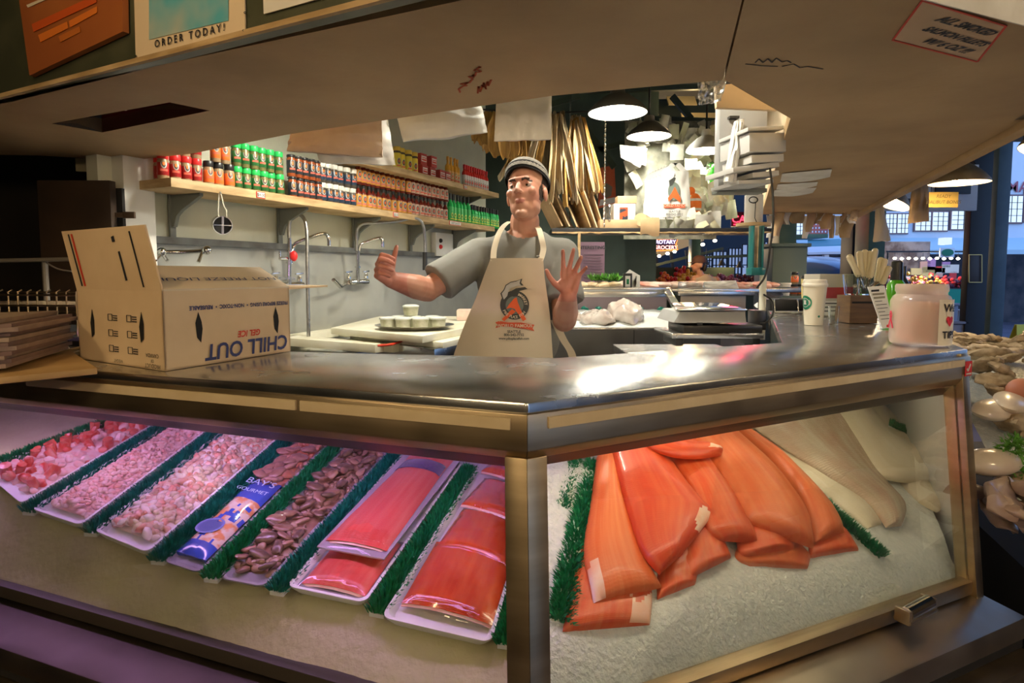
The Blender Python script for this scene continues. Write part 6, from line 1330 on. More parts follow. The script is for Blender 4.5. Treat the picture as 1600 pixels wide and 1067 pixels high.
# striped toy fish, green net toy, poster, framed picture
p = Py(1086, 320, 4.5); t = thing('toy_fish', 'orange and white striped toy fish hanging beside the printed carrier bag', 'toy', p-V((0, 0, .09)))
M_or = mat('toy_orange', (.85, .20, .03), .7)
m = MB(); m.ell(p, (.048, .035, .085)); m.ell(p+V((-.03, 0, .10)), (.03, .012, .03)); m.build('body', M_or, t)
for dz, rr_ in ((.035, .045), (-.035, .044)): m = MB(); m.lathe([(rr_, -.009), (rr_+.003, 0), (rr_, .009)], p+V((0, 0, dz)), 18, sy=.78); m.build('white_band', M_paper, t)
p = Py(1116, 275, 4.9); m = MB(); r = random.Random(4)
for k in range(260):
    q = p+V((r.uniform(-.045, .045), r.uniform(-.04, .04), r.uniform(-.10, .10))); d = V((r.uniform(-1, 1), r.uniform(-1, 1), r.uniform(-1, .4))).normalized()*.03; m.add([q, q+V((.006, 0, 0)), q+d], [(0, 1, 2)])
m.ell(p, (.04, .035, .095)); tag(m.build('green_tinsel', mat('tinsel_green', (.06, .55, .04), .5), None, smooth=False), 'bright green plush tuft hanging among the paper notes', 'decoration')
t = thing('wall_poster', 'orange-red poster with grey figure on the dark green wall', 'poster', Py(950, 326, 6.1)); q = [Py(u, v, 6.10) for u, v in ((938, 262), (960, 258), (963, 318), (934, 326))]; m = MB(); m.prism(q, V((0, .004, 0))); m.build('sheet', mat('poster_orange', (.62, .14, .05), .6, c2=(.52, .10, .04), scale=9), t, smooth=False)
m = MB(); q = [Py(u, v, 6.09) for u, v in ((940, 290), (948, 286), (957, 292), (955, 306), (946, 310), (939, 302))]; m.prism(q, V((0, .003, 0))); m.build('figure', mat('poster_grey', (.22, .18, .13), .6), t, smooth=False)
m = MB(); q = [Py(u, v, 6.09) for u, v in ((938, 312), (961, 308), (962, 316), (936, 322))]; m.prism(q, V((0, .003, 0))); m.build('pale_foot', M_paper, t, smooth=False)
t = thing('picture_frame', 'dark picture frame with gilt edge above the upper shelf', 'picture', Py(712, 268, 6.1)); boxat('frame', '', '', 700, 731, 216, 268, 6.1, .04, mat('frame_gilt', (.50, .38, .12), .3, .6), t); boxat('picture', '', '', 704, 728, 220, 265, 6.095, .01, mat('picture_dark', (.07, .09, .07), .25, c2=(.2, .2, .15), scale=5), t, 0)
boxat('gilt_post', 'bright gilt strip beside the picture frame', 'strip', 688, 691, 212, 252, 6.11, .035, mat('frame_gilt', (.5, .38, .12), .3))
# framed green trusses and lit ceiling bays above the far lamps
for k, (u0, u1, v0, v1) in enumerate(((982, 1030, 150, 180), (1045, 1090, 146, 164), (1068, 1126, 172, 196))):
    a = Py(u0, v1, 6.4); b = Py(u1, v0, 6.4); m = MB(); m.prism([V((a.x, 6.4, a.z)), V((b.x, 6.4, a.z)), V((b.x, 6.5, b.z)), V((a.x, 6.5, b.z))], V((0, .02, 0))); struct(m.build('trim_21', emis('lit_bay', (.62, .46, .20), .55) if 0 else mat('lit_yellow_board', (.75, .62, .32), .6), smooth=False))
lamp('uplight', 'POINT', (1.75, 6.0, 3.05), 5, WARM, .06)
for k, (u0, v0, u1, v1) in enumerate(((900, 142, 1120, 135), (870, 250, 985, 222), (900, 180, 960, 262), (1000, 186, 1130, 190), (1050, 150, 1080, 186), (986, 150, 986, 190), (860, 164, 905, 150))):
    m = MB(); m.bar(Py(u0, v0, 5.9), Py(u1, v1, 5.9), .05, .05); struct(m.build('trim_22', M_hall))
t = thing('sign_board', 'purple printed board reading INTERESTING under the ledge', 'sign', Py(925, 440, 5.6)); boxat('board', '', '', 902, 945, 378, 445, 5.6, .02, mat('board_purple', (.16, .09, .13), .6), t)
lettering('INTERESTING', .042, M_ink, Py(924, 389, 5.595), (1, 0, 0), (0, 0, 1), t, bold=.001)
m = MB(); r = random.Random(6)
for k in range(9): p = Py(908, 398+k*4.5, 5.596); m.box(p+V((.10+r.uniform(0, .02), 0, 0)), (.16+r.uniform(-.03, .03), .002, .006))
m.build('small_type', mat('faded_type', (.08, .05, .07), .6), t, smooth=False)
m = MB(); p = Py(905, 362, 4.2); q = Py(904, 447, 4.2); m.bar(p, q, .018, .018); tag(m.build('wooden_stick', M_wood, None), 'upright wooden stick behind the raised open hand', 'stick')
# ================================================================== WHITE CABINET, CARTONS, PAPER ROLL at the right of the opening
M_cab = mat('cabinet_white', (.40, .40, .385), .5, c2=(.33, .33, .32), scale=4)
t = thing('grey_cabinet', 'tall pale grey cabinet panel behind the hanging white bag', 'cabinet', Py(1158, 298, 2.62)); boxat('panel', '', '', 1122, 1200, 160, 296, 2.62, .06, M_cab, t); boxat('base_rail', '', '', 1124, 1199, 294, 300, 2.60, .10, M_brk, t)
m = MB(); c = Py(1140, 243, 2.615); m.lathe([(.010, 0), (.011, .002), (0, .002)], c, 5, Euler((PI/2, 0, 0)).to_matrix()); m.build('red_star', M_redink, t)
m = MB(); c = Py(1146, 184, 2.6); m.box(c, (.04, .03, .01)); m.build('latch', M_blk, t)
sp_ = [(1160, 1222, 196, 202, 'top one'), (1162, 1226, 206, 236, 'second down, tall'), (1166, 1222, 240, 252, 'third down'), (1136, 1216, 256, 264, 'long thin one'), (1168, 1214, 267, 275, 'fifth down'), (1146, 1206, 280, 286, 'thin grey one')]
for k, (u0, u1, v0, v1, w) in enumerate(sp_):
    y = 2.35+.012*k; a = Py(u0, v1, y); b = Py(u1, v0, y); m = MB(); R_ = Euler((0, math.radians((-5, -2, -4, -8, -6, -3)[k]), math.radians(10))).to_matrix(); m.box(((a.x+b.x)/2, y+.12, (a.z+b.z)/2), (b.x-a.x, .22, b.z-a.z), R_)
    tag(m.build('white_carton', mat('carton_white', (.58, .57, .54), .7), None, bevel=.002), 'white flat carton in the leaning stack by the soffit corner, %s' % w, 'carton', 'white cartons by soffit corner')
m = MB(); q = [Py(u, v, 2.2) for u, v in ((1118, 134), (1150, 130), (1215, 172), (1120, 168))]; m.prism(q, V((0, .02, 0))); tag(m.build('tan_panel', M_carton, None, smooth=False), 'torn tan cardboard panel above the grey cabinet', 'panel')
t = thing('paper_towel_roll', 'white upright roll with a black cord bundle on a wooden disc', 'roll', Py(1176, 350, 2.7)); c = Py(1177, 349, 2.78); m = MB(); m.lathe([(0, 0), (.040, 0), (.040, .125), (.036, .128), (0, .128)], c, 24); m.build('roll', M_paper, t)
m = MB(); m.lathe([(0, -.014), (.075, -.014), (.075, 0), (0, 0)], c, 24); m.build('wooden_disc', M_wood, t); m = MB()
for k in range(5): a_ = k*.7; m.tube([c+V((-.02, -.045, .10))+V((math.cos(a_+s*.9)*.02, 0, math.sin(a_+s*.9)*.014)) for s in range(8)], .002, 5)
m.tube([c+V((-.01, -.046, .09)), c+V((-.012, -.046, .02)), c+V((.01, -.05, -.03))], .0018, 5); m.build('cord', M_blk, t)
m = MB(); p = Py(1190, 352, 2.76); m.tube([c+V((0, .0, -.014)), c+V((0, 0, -.10))], .012, 8); m.build('support', M_steel, t)
# ================================================================== SCALE
BN = 1.075
t = thing('work_bench', 'stainless work bench inside the stall under the weighing scale', 'bench', Py(1110, 540, 2.5)); a = Py(1000, 545, 2.25); b = Py(1205, 545, 2.25)
m = MB(); m.box(((a.x+b.x)/2, 2.55, BN-.02), (b.x-a.x, .62, .04)); m.build('top', M_steel, t, bevel=.003); m = MB(); m.box(((a.x+b.x)/2, 2.55, (BN-.04)/2), (b.x-a.x-.05, .56, BN-.045)); m.build('body', M_deck, t)
ys = 2.35
t = thing('weighing_scale', 'counter weighing scale with steel platform and tall teal display post', 'scale', (Py(1120, 500, ys).x, ys+.12, BN+.01))
boxat('lower_tray', '', '', 1050, 1194, 521, 529, ys-.02, .30, M_steel, t); 
for u in (1062, 1182): boxat('foot', '', '', u-6, u+6, 529, 541, ys, .2, M_blk, t)
boxat('base', '', '', 1068, 1192, 508, 521, ys+.02, .24, M_blk, t, .006)
a = Py(1050, 502, ys); b = Py(1164, 502, ys); zt1 = Py(1100, 487, ys).z; zb1 = Py(1100, 504, ys).z
m = MB(); m.prism([V((a.x, ys-.02, zb1)), V((b.x, ys-.02, zb1)), V((b.x, ys-.0, zt1)), V((a.x+.03, ys-.0, zt1))], V((0, .27, 0))); m.build('housing', M_cab, t, bevel=.005)
boxat('key_panel', '', '', 1090, 1098, 504, 508, ys-.025, .01, M_blk, t, 0)
m = MB(); zp = zt1+.006; m.prism([V((a.x+.01, ys-.02, zp)), V((b.x, ys-.02, zp)), V((b.x-.02, ys+.27, zp+.012)), V((a.x+.07, ys+.27, zp+.012))], .006); m.build('platform', M_chrome, t, bevel=.002)
bag('clear_bag', 'sheet of clear film lying over the scale platform', [(1078, 475), (1160, 472), (1166, 486), (1056, 487)], ys+.10, M_wrap, .03, 15, 'film')
px_ = Py(1190, 520, ys+.15); m = MB(); m.tube([V((px_.x, ys+.15, BN+.06)), V((px_.x, ys+.15, Py(1190, 425, ys).z))], .014, 14); m.build('post', M_poly, t); boxat('post_foot', '', '', 1178, 1198, 485, 516, ys+.12, .07, M_blk, t, .004)
M_tealp = mat('teal_plastic', (.01, .13, .13), .3)
for u0, u1 in ((1175, 1180), (1190, 1195), (1183, 1186)): boxat('display_frame', '', '', u0, u1, 352, 430, ys+.12, .05, M_tealp if u0 != 1183 else M_wood, t)
boxat('display_cross', '', '', 1174, 1197, 418, 430, ys+.115, .06, M_tealp, t)
m = MB(); m.tube(smooth_path([Py(1203, 262, 2.4), Py(1207, 300, 2.4), Py(1208, 350, 2.4), Py(1203, 390, 2.42), Py(1196, 430, 2.45), Py(1182, 450, 2.45)]), .004, 6); tag(m.build('power_cord', M_blk, None), 'black power cord dropping past the white cartons to the scale', 'cord')
m = MB(); m.tube(smooth_path([Py(1193, 460, 2.46), Py(1206, 470, 2.46), Py(1208, 490, 2.46), Py(1198, 503, 2.46), Py(1188, 505, 2.46)]), .004, 6); m.build('loop_cord', M_blk, t)
for k in range(4):
    m = MB(); p = Py(1040, 540, 2.3); R_ = Euler((0, 0, .25*k-.4)).to_matrix(); m.box((p.x, 2.36, BN+.003+.0035*k), (.17, .22, .003), R_); tag(m.build('paper_sheet', M_paper, None, smooth=False), 'white wrapping paper sheet on the bench beside the scale, %s from the bottom' % ORD[k], 'paper', 'paper sheets by scale')
# bent clear guard at the counter's inner edge
m = MB(); q = [Py(1196, 478, 3.2), Py(1206, 478, 3.2), Pz(1224, 532, 1.203), Pz(1203, 532, 1.203)]; q[0].z = q[1].z = 1.28
m.prism(q, V((.004, 0, .0))); tag(m.build('acrylic_guard', M_wrap, None, smooth=False), 'bent clear acrylic guard beside the scale post', 'guard')
# ================================================================== ON THE COUNTER AT THE RIGHT
ZC = 1.2015
def CP(u, v): p = Pz(u, v, 1.2); return V((p.x, p.y, ZC))
def pxm(p): return p.y/F
# tall paper cup
c = CP(1271, 508); k = pxm(c); t = thing('paper_cup', 'tall white paper coffee cup with green round logo and white lid', 'cup', c)
m = MB(); m.lathe([(0, 0), (13*k, 0), (13.3*k, 2*k), (17.5*k, 62*k), (0, 62*k)], c, 28); m.build('cup_body', mat('cup_white', (.80, .72, .55), .5), t)
m = MB(); m.lathe([(0, 60*k), (18.5*k, 60*k), (19*k, 62*k), (18.6*k, 64*k), (17.5*k, 65*k), (17*k, 70*k), (15.5*k, 71*k), (15*k, 69.5*k), (0, 69.5*k)], c, 28); m.build('lid', mat('lid_white', (.84, .78, .64), .35), t)
Rl = Euler((0, 0, math.radians(-38))).to_matrix()
def oncyl(c, r, an, z, e=.0008): return c+V((math.sin(an)*(r+e), -math.cos(an)*(r+e), z))
def cyl_dec(c, rf, an0, z0, fn2, mm, nm, t, e=.001):       # fn2: list of (x, z) outline, wrapped round a cup
    m = MB(); vs = [oncyl(c, rf(z0+z), an0+x/rf(z0), z0+z, e) for x, z in fn2]; cc = oncyl(c, rf(z0), an0, z0, e); n = len(vs); m.add([cc]+vs, [(0, 1+i, 1+(i+1) % n) for i in range(n)]); return m.build(nm, mm, t, smooth=False)
rf = lambda z: 13.3*k+(z/(60*k))*4.2*k
circ = lambda r, n=22, a=1: [(math.cos(i/n*2*PI)*r, math.sin(i/n*2*PI)*r*a) for i in range(n)]
M_sg = mat('logo_green', (.01, .20, .10), .5)
cyl_dec(c, rf, -1.35, 35*k, circ(11*k), M_sg, 'logo', t); cyl_dec(c, rf, -1.35, 35*k, circ(7.2*k), M_paper, 'logo_disc', t, .0016); cyl_dec(c, rf, -1.35, 35*k, circ(6.4*k), M_sg, 'logo_disc', t, .0022)
cyl_dec(c, rf, -1.35, 36*k, [(-3*k, -4*k), (3*k, -4*k), (2*k, 0), (3*k, 3*k), (1*k, 2*k), (0, 5*k), (-1*k, 2*k), (-3*k, 3*k), (-2*k, 0)], M_paper, 'logo_figure', t, .003)
cyl_dec(c, rf, .05, 14*k, circ(1.8*k, 10), M_sg, 'recycle_mark', t)
# second, yellow cup
c = CP(1271, 486); k = pxm(c); t = thing('paper_cup', 'yellowish paper cup with dark lid behind the tall white cup', 'cup', c); m = MB(); m.lathe([(0, 0), (9*k, 0), (12*k, 50*k), (0, 50*k)], c-V((8*k, 0, 0)), 22); m.build('cup_body', mat('cup_yellow', (.62, .50, .18), .5), t); m = MB(); m.lathe([(0, 50*k), (13*k, 50*k), (12*k, 55*k), (0, 55*k)], c-V((8*k, 0, 0)), 22); m.build('lid', M_blk, t)
# glass tumbler beside cup
def glassobj(nm, lab, c, r0, r1, h, facets=24, thick=.0025, cat='glass'):
    m = MB(); m.lathe([(0, 0), (r0, 0), (r1, h), (r1-thick, h), (r0-thick, thick*2), (0, thick*2)], c, facets); return tag(m.build(nm, M_gl2, None, angle=25), lab, cat)
M_gl2 = mat('tumbler_glass', (.9, .92, .90), .05, trans=1, ior=1.3)
c = CP(1302, 508); glassobj('shot_glass', 'small clear glass standing right of the tall coffee cup', c, .017, .021, .075)
# wooden caddy with glasses
c = CP(1349, 506); k = pxm(c); t = thing('wooden_caddy', 'dark wooden block holder supporting clear glass tumblers', 'holder', c); m = MB(); m.box(c+V((0, 20*k, 22*k)), (44*k, 40*k, 44*k)); m.build('block', mat('caddy_brown', (.16, .085, .03), .5, c2=(.10, .05, .02), scale=9, stretch=(1, 1, 6)), t, bevel=.003); m = MB(); m.box(c+V((1*k, -.8*k, 33*k)), (40*k, 1.4*k, 3*k)); m.build('slot', M_dark, t)
glassobj('tumbler', 'faceted clear tumbler on the left of the wooden holder', c+V((-10*k, 20*k, 44*k)), 9*k, 13*k, 32*k, 9); glassobj('tumbler', 'clear tumbler at the right of the wooden holder, holding knives', c+V((14*k, 22*k, 44*k)), 9*k, 13*k, 26*k, 9)
# ivory-handled oyster knives standing in glasses
M_ivory = mat('ivory_handle', (.78, .68, .44), .35)
base = c+V((14*k, 22*k, 50*k)); hp_ = [((1326, 398), (1342, 432), 0), ((1343, 392), (1346, 432), 1), ((1351, 390), (1352, 432), 2), ((1368, 388), (1360, 434), 3), ((1383, 404), (1374, 440), 4), ((1377, 402), (1370, 440), 5), ((1390, 416), (1378, 444), 6), ((1360, 392), (1357, 434), 7)]
for (tu, bu, i) in hp_:
    y_ = c.y+20*k+(i % 3)*.012; a = Py(*tu, y_); b = Py(*bu, y_); m = MB(); d = (a-b)
    t = thing('oyster_knife', 'ivory-handled oyster knife standing in the tumbler, %s from the left' % ORD[[0, 1, 2, 4, 6, 5, 7, 3][i]], 'knife', b, 'oyster knives'); m.tube([b, b+d*.08, b+d*.5, b+d*.85, b+d*.95, a], [.008, .0125, .0115, .0135, .012, .006], 12); m.build('handle', M_ivory, t)
    m = MB(); m.tube([b, b.lerp(V((base.x, y_, base.z)), .7)+V((0, 0, -.005))], [.005, .002], 6); m.build('blade', M_chrome, t)
# acrylic card stand with a printed card
c = CP(1381, 515); k = pxm(c); t = thing('card_stand', 'leaning printed card in a clear acrylic stand left of the pink jar', 'sign', c)
tl, tr_, br_, bl_ = (c+V((x*k, y*k, z*k)) for x, y, z in ((-20, 14, 66), (7, 14, 68), (16, 0, 3), (-2, 0, 1)))
m = MB(); m.prism([bl_, br_, tr_, tl], V((0, .003, 0))); m.build('card', M_paper, t, smooth=False)
m = MB(); q = [bl_+V((-6*k, 0, -1*k)), br_+V((3*k, 0, -3*k)), tr_+V((3*k, 0, 4*k)), tl+V((-4*k, 0, 4*k))]; m.prism([q[0], q[1], q[1]+V((0, 30*k, 0)), q[0]+V((0, 30*k, 0))], .002); m.build('acrylic', M_wrap, t, smooth=False)
xd = (br_-bl_).normalized(); yd = ((tl-bl_)).normalized(); yd = (yd-xd*yd.dot(xd)).normalized()
for i in range(9):
    f = .90-i*.085; p = bl_.lerp(tl, f); q = br_.lerp(tr_, f); m = MB(); m.bar(p.lerp(q, .12)+V((0, -.001, 0)), p.lerp(q, .85 if i % 3 else .6)+V((0, -.001, 0)), .0006, (.0075 if i in (0, 1, 2) else .0022)); m.build('printed_line', mat('type_olive', (.30, .28, .20), .6) if i in (1, 2) else M_ink, t, smooth=False)
m = MB(); p = bl_.lerp(br_, .6)+V((0, -.001, 3*k)); m.box(p, (10*k, .001, 4*k)); m.build('red_print', M_redink, t, smooth=False)
# big plastic jar
c = CP(1436, 539); k = pxm(c); t = thing('plastic_jar', 'big frosted plastic jar of pink contents with ribbon and heart label', 'jar', c)
M_frost = mat('frosted_plastic', (.82, .66, .56), .3, alpha=.38)
m = MB(); m.lathe([(0, 0), (36*k, 0), (40*k, 3*k), (41.5*k, 10*k), (41.5*k, 68*k), (38*k, 76*k), (34*k, 79*k), (34*k, 82*k), (35.5*k, 84*k), (35.5*k, 92*k), (34*k, 95*k), (33*k, 95*k), (33*k, 80*k), (39*k, 68*k), (39*k, 6*k), (0, 4*k)], c, 40); m.build('jar_body', M_frost, t)
m = MB(); m.lathe([(0, 5*k), (30*k, 5*k), (31*k, 55*k), (24*k, 66*k), (0, 68*k)], c, 24); m.v = [p+V((0, 0, 0))+(p-c).normalized()*.004*noise.noise(p*40) for p in m.v]; m.build('pink_contents', mat('pink_notes', (.75, .22, .16), .7, c2=(.72, .40, .28), scale=18), t)
rj = lambda z: 41.7*k
m = MB(); n_ = 12; vs = []
for i in range(n_+1):
    an = -.02+1.15*i/n_
    vs += [oncyl(c, rj(0), an, 3*k, .001), oncyl(c, rj(0), an, 72*k, .001)]
m.add(vs, [(2*i, 2*i+2, 2*i+3, 2*i+1) for i in range(n_)]); m.build('label', mat('label_cream', (.82, .74, .58), .5), t)
heart = [(0, -9), (7, -1), (8, 4), (5, 7), (1.5, 6), (0, 3), (-1.5, 6), (-5, 7), (-8, 4), (-7, -1)]
cyl_dec(c, rj, .45, 40*k, [(x*k, z*k) for x, z in heart], mat('heart_red', (.72, .03, .06), .5), 'heart', t, .003)
def cyltext(txt, size, c, r, an, z, mm, t):
    vs, fs = text_mesh(txt, size, bold=.0006); m = MB(); m.add([oncyl(c, r, an+p.x/r, z+p.y, .0032) for p in vs], fs); m.build('lettering', mm, t, smooth=False)
cyltext('We', 17*k, c, 41.7*k, .45, 54*k, M_ink, t); cyltext('TIPS', 15*k, c, 41.7*k, .45, 14*k, M_ink, t)
rb = []; M_rb = mat('ribbon_red', (.60, .02, .06), .5)
for sg in (-1, 1):
    m = MB(); pts_ = [(-sg*1*6, -14), (-sg*2, -4), (sg*3.2, 5), (sg*2.2, 10), (0, 12)]; P_ = smooth_path([oncyl(c, rj(0), -1.72+x*k/rj(0), (40+z)*k, .002+.001*(sg > 0)) for x, z in pts_], 4)
    for a, b in zip(P_, P_[1:]): m.bar(a, b, 3.2*k, .001, up=V((math.sin(-1.72), -math.cos(-1.72), 0)))
    m.build('ribbon', M_rb, t, smooth=False)
# sticker on the case end
p = FP(1, LR-.030, gn(1.13)+.014, 1.150); m = MB(); R_ = Matrix((dR, -nR, V((0, 0, 1)))).transposed(); st = thing('red_sticker', 'small red and white sticker on the right end of the case rim', 'sticker', p)
pc = FP(1, LR-.018, .0195, 1.150); m.box(pc, (.036, .001, .040), R_); m.build('sticker_face', M_redlid, st); m = MB(); m.bar(pc+dR*.008+V((0, 0, .012))+nR*.001, pc-dR*.004-V((0, 0, .006))+nR*.001, .0008, .006); m.bar(pc-dR*.010+V((0, 0, .0))+nR*.001, pc-dR*.004-V((0, 0, .006))+nR*.001, .0008, .005); m.box(pc+nR*.001-V((0, 0, .014)), (.026, .0008, .004), R_); m.build('white_mark', M_paper, st, smooth=False)
# things farther back along the counter
c = CP(1225, 455); 
def cbox(nm, lab, cat, u0, u1, v0, v1, mm, dep=.1, bev=.003, parent=None, y=None):
    p = Pz((u0+u1)/2, v1, 1.2); y = y or p.y; a = Py(u0, v1, y); b = Py(u1, v0, y); z0 = max(ZC, a.z) if abs(a.z-1.2) < .03 else a.z; m = MB(); m.box(((a.x+b.x)/2, y+dep/2, (z0+b.z)/2), (b.x-a.x, dep, b.z-z0)); o = m.build(nm, mm, parent, bevel=bev); return tag(o, lab, cat) if parent is None else o
t = thing('printed_box', 'white printed box with a red band behind the knives and glasses', 'box', CP(1305, 495)); pB = Pz(1305, 495, 1.2).y
cbox('box_body', '', '', 1279, 1334, 428, 495, mat('box_greyish', (.50, .47, .38), .6), .16, .003, t); boxat('red_band', '', '', 1280, 1333, 449, 466, pB-.002, .002, mat('band_red', (.40, .03, .03), .5), t, 0); boxat('white_panel', '', '', 1281, 1330, 470, 492, pB-.002, .002, M_paper, t, 0)
lettering('FRESH', .05, M_paper, Py(1300, 462, pB-.004), (1, 0, 0), (0, 0, 1), t, bold=.001) if 0 else None
m = MB(); 
for z_ in (474, 480, 486): m.bar(Py(1286, z_, pB-.004), Py(1322, z_, pB-.004), .002, .005)
m.build('printed_line', M_ink, t, smooth=False)
c = CP(1226, 462); k = pxm(c); t = thing('white_ramekin', 'small white ridged cup on the far counter beside spice jars', 'cup', c); m = MB(); m.lathe([(0, 0), (6.5*k, 0), (8.5*k, 17*k), (9.5*k, 17.5*k), (9.5*k, 20*k), (0, 19*k)], c, 24); m.build('cup_body', M_wlid, t)
for i, (u, v, mm2, lb) in enumerate(((1241, 450, L_or, 'orange-label spice jar on top of others by the green pillar'), (1250, 462, L_red, 'red-label spice jar right of the small white cup'), (1240, 462, L_red, 'red-label spice jar beneath the orange-label one'))):
    o = dup(J2, None, math.radians(-15+8*i), lb, 'spice jars on the right counter'); cc = CP(u, 462); s_ = (pxm(cc)*30)/.118; o.scale = (s_*.9, s_*.9, s_*.62 if i == 0 else s_*.6); o.location = cc+V((0, 0, (.118*s_*.6+.001) if i == 0 else 0))
t = thing('card_printer', 'small black till device with chrome bracket on the right counter', 'till device', CP(1248, 490)); m = MB(); q = CP(1248, 491); m.box(q+V((.02, .08, .045)), (.34, .16, .06)); m.build('body', M_black, t, bevel=.01); m = MB(); 
for du in (-26, -6): m.tube([q+V((du*.006+.02, -.01, .075)), q+V((du*.006+.02, -.03, .01)), q+V((du*.006+.14, -.03, .008))], .006, 8)
m.build('bracket', M_chrome, t)
for i, (u0, u1, v0, v1, lb) in enumerate(((1194, 1228, 446, 466, 'heap of white wrapping on the far counter beside the scale post'), (1196, 1246, 462, 484, 'crumpled white paper with orange crumbs on the right counter'))):
    a = CP((u0+u1)/2, v1); w = (u1-u0)*pxm(a); hh = (v1-v0)*pxm(a)*.6; m = MB(); m.ell(a+V((0, .12, hh*.45)), (w/2, .16, hh*.5), n=26, m=14); m.v = [p+V((noise.noise(p*9), noise.noise(p*9+V((5, 0, 0))), noise.noise(p*12)))*.03 for p in m.v]; m.v = [V((p.x, p.y, max(p.z, ZC))) for p in m.v]; tag(m.build('wrapping_paper', M_paper, None, angle=30), lb, 'paper')
c = CP(1394, 520); c = Pz(1398, 500, 1.2); c.z = ZC; t = thing('green_bottle', 'squat green bottle with tall black cap behind the pink jar', 'bottle', c); k = pxm(c); m = MB(); m.lathe([(0, 0), (13*k, 0), (13*k, 55*k), (7*k, 64*k), (0, 64*k)], c, 20); m.build('body', mat('lime_glass', (.10, .45, .02), .2), t); m = MB(); m.lathe([(0, 62*k), (9*k, 62*k), (8*k, 90*k), (5*k, 92*k), (0, 92*k)], c, 16); m.build('cap', M_blk, t)
c2_ = c+V((.09, .10, 0)); m = MB(); m.lathe([(0, 0), (11*k, 0), (11*k, 55*k), (5*k, 66*k), (5*k, 84*k), (0, 84*k)], c2_, 18); tag(m.build('dark_bottle', M_blk, None), 'dark bottle beside the green bottle behind the pink jar', 'bottle')
# ================================================================== FAR DISPLAY CASE
t = thing('far_display_case', 'far stainless display case with crushed ice, seen from inside the stall', 'display case', (1.0, 3.75, 0))
yf = 3.7; zf = Py(950, 516, yf).z; x0 = Py(846, 516, yf).x; x1 = Py(1050, 516, yf).x+.3; yb = 4.75
m = MB(); m.box(((x0+x1)/2, yf+.02, zf/2), (x1-x0, .03, zf)); m.build('inner_panel', steel('panel_dark_steel', (.22, .22, .21), .35, (.16, .16, .15), 3), t)
m = MB(); m.box(((x0+x1)/2, yf+.04, zf+.006), (x1-x0, .07, .012)); m.build('inner_rim', M_steel, t, bevel=.002); m = MB(); m.box((Py(991, 500, yf).x, yf, zf-.25), (.004, .004, .5)); m.build('panel_seam', M_dark, t)
zr = Py(950, 452, yb).z; m = MB(); xr1 = Py(1040, 452, yb).x; m.box(((x0+xr1)/2, yb+.10, zr), (xr1-x0, .26, .03)); m.box(((x0+xr1)/2, yb-.02, zr-.045), (xr1-x0, .03, .06)); m.build('top_shelf', M_steel, t, bevel=.004)
m = MB(); m.bar(V((xr1, yb-.03, zr-.01)), Py(1056, 478, 4.05), .05, .03); m.build('corner_rail', M_steel, t, bevel=.003)
m = MB(); a_ = V((x0, yb-.03, zr-.06)); m.prism([(x0, yb-.04, zr-.06), (xr1, yb-.04, zr-.06), (xr1, yb-.03, zr-.35), (x0, yb-.03, zr-.35)], V((0, .004, 0))); m.build('mirror_panel', mat('mauve_panel', (.24, .18, .20), .3), t, smooth=False)  # opaque panel; the purple reflection in the glass is put into its colour
m = MB(); q = [Py(942, 468, yb-.06), Py(957, 468, yb-.06), Py(954, 482, yb-.06), Py(939, 482, yb-.06)]; 
m = MB(); m.box(((x0+x1)/2, yb+.15, .5), (x1-x0, .04, 1.0)); m.build('outer_panel', M_deck, t)
m = MB(); zi = Py(950, 482, yb).z
m.grid(lambda a_, b_: V((x0+(x1-x0)*a_, yf+.05+(yb-yf-.08)*b_, zf-.005+(zi-zf)*b_+.03*math.sin(PI*b_)+.012*noise.noise(V((a_*14, b_*6, 2))))), 90, 30); tag(m.build('ice_bed', M_ice, None), 'bright crushed ice spread in the far display case', 'ice', kind='stuff')
M_fishbag = mat('bagged_fish', (.68, .62, .56), .25, c2=(.52, .42, .36), scale=12, coat=1, bump=.4, bscale=20)
for i, (u, v, w, h_, lb) in enumerate(((955, 505, .20, .055, 'flattish wrapped fish on far ice, leftmost of the three bundles'), (985, 496, .20, .095, 'tallest crumpled plastic-wrapped fish bundle on far ice'), (1002, 508, .17, .05, 'low wrapped fish bundle on far ice, nearest the scale'), (915, 508, .16, .04, 'pale fish piece on the far ice beside the raised forearm'))):
    p = Pz(u, v, 1.13); p = V((p.x, 3.95+.06*i, zf+.02)); m = MB(); m.ell(p+V((0, 0, h_*.6)), (w/2*1.15, .12, h_), n=48, m=30); m.v = [q+V((noise.noise(q*11), noise.noise(q*11+V((7, 0, 0))), noise.noise(q*13)*.8))*.035 for q in m.v]; m.v = [q+V((noise.noise(q*38), noise.noise(q*36+V((7, 0, 0))), noise.noise(q*40)))*.010 for q in m.v]; tag(m.build('wrapped_fish', M_fishbag, None, angle=80), lb, 'wrapped fish')
r = random.Random(9)
for i, u in enumerate((913, 936, 970, 1000, 1032, 1068)):
    p = Py(u, 483, yb-.12); m = MB(); m.ell(p, (.028, .02, .02), n=9, m=6); m.v = [q+(q-p)*.6*noise.noise(q*60) for q in m.v]; tag(m.build('grass_tuft', M_teal, None, angle=20), 'teal plastic grass tuft poking above the far ice, %s from the left' % ORD[i], 'plastic grass')
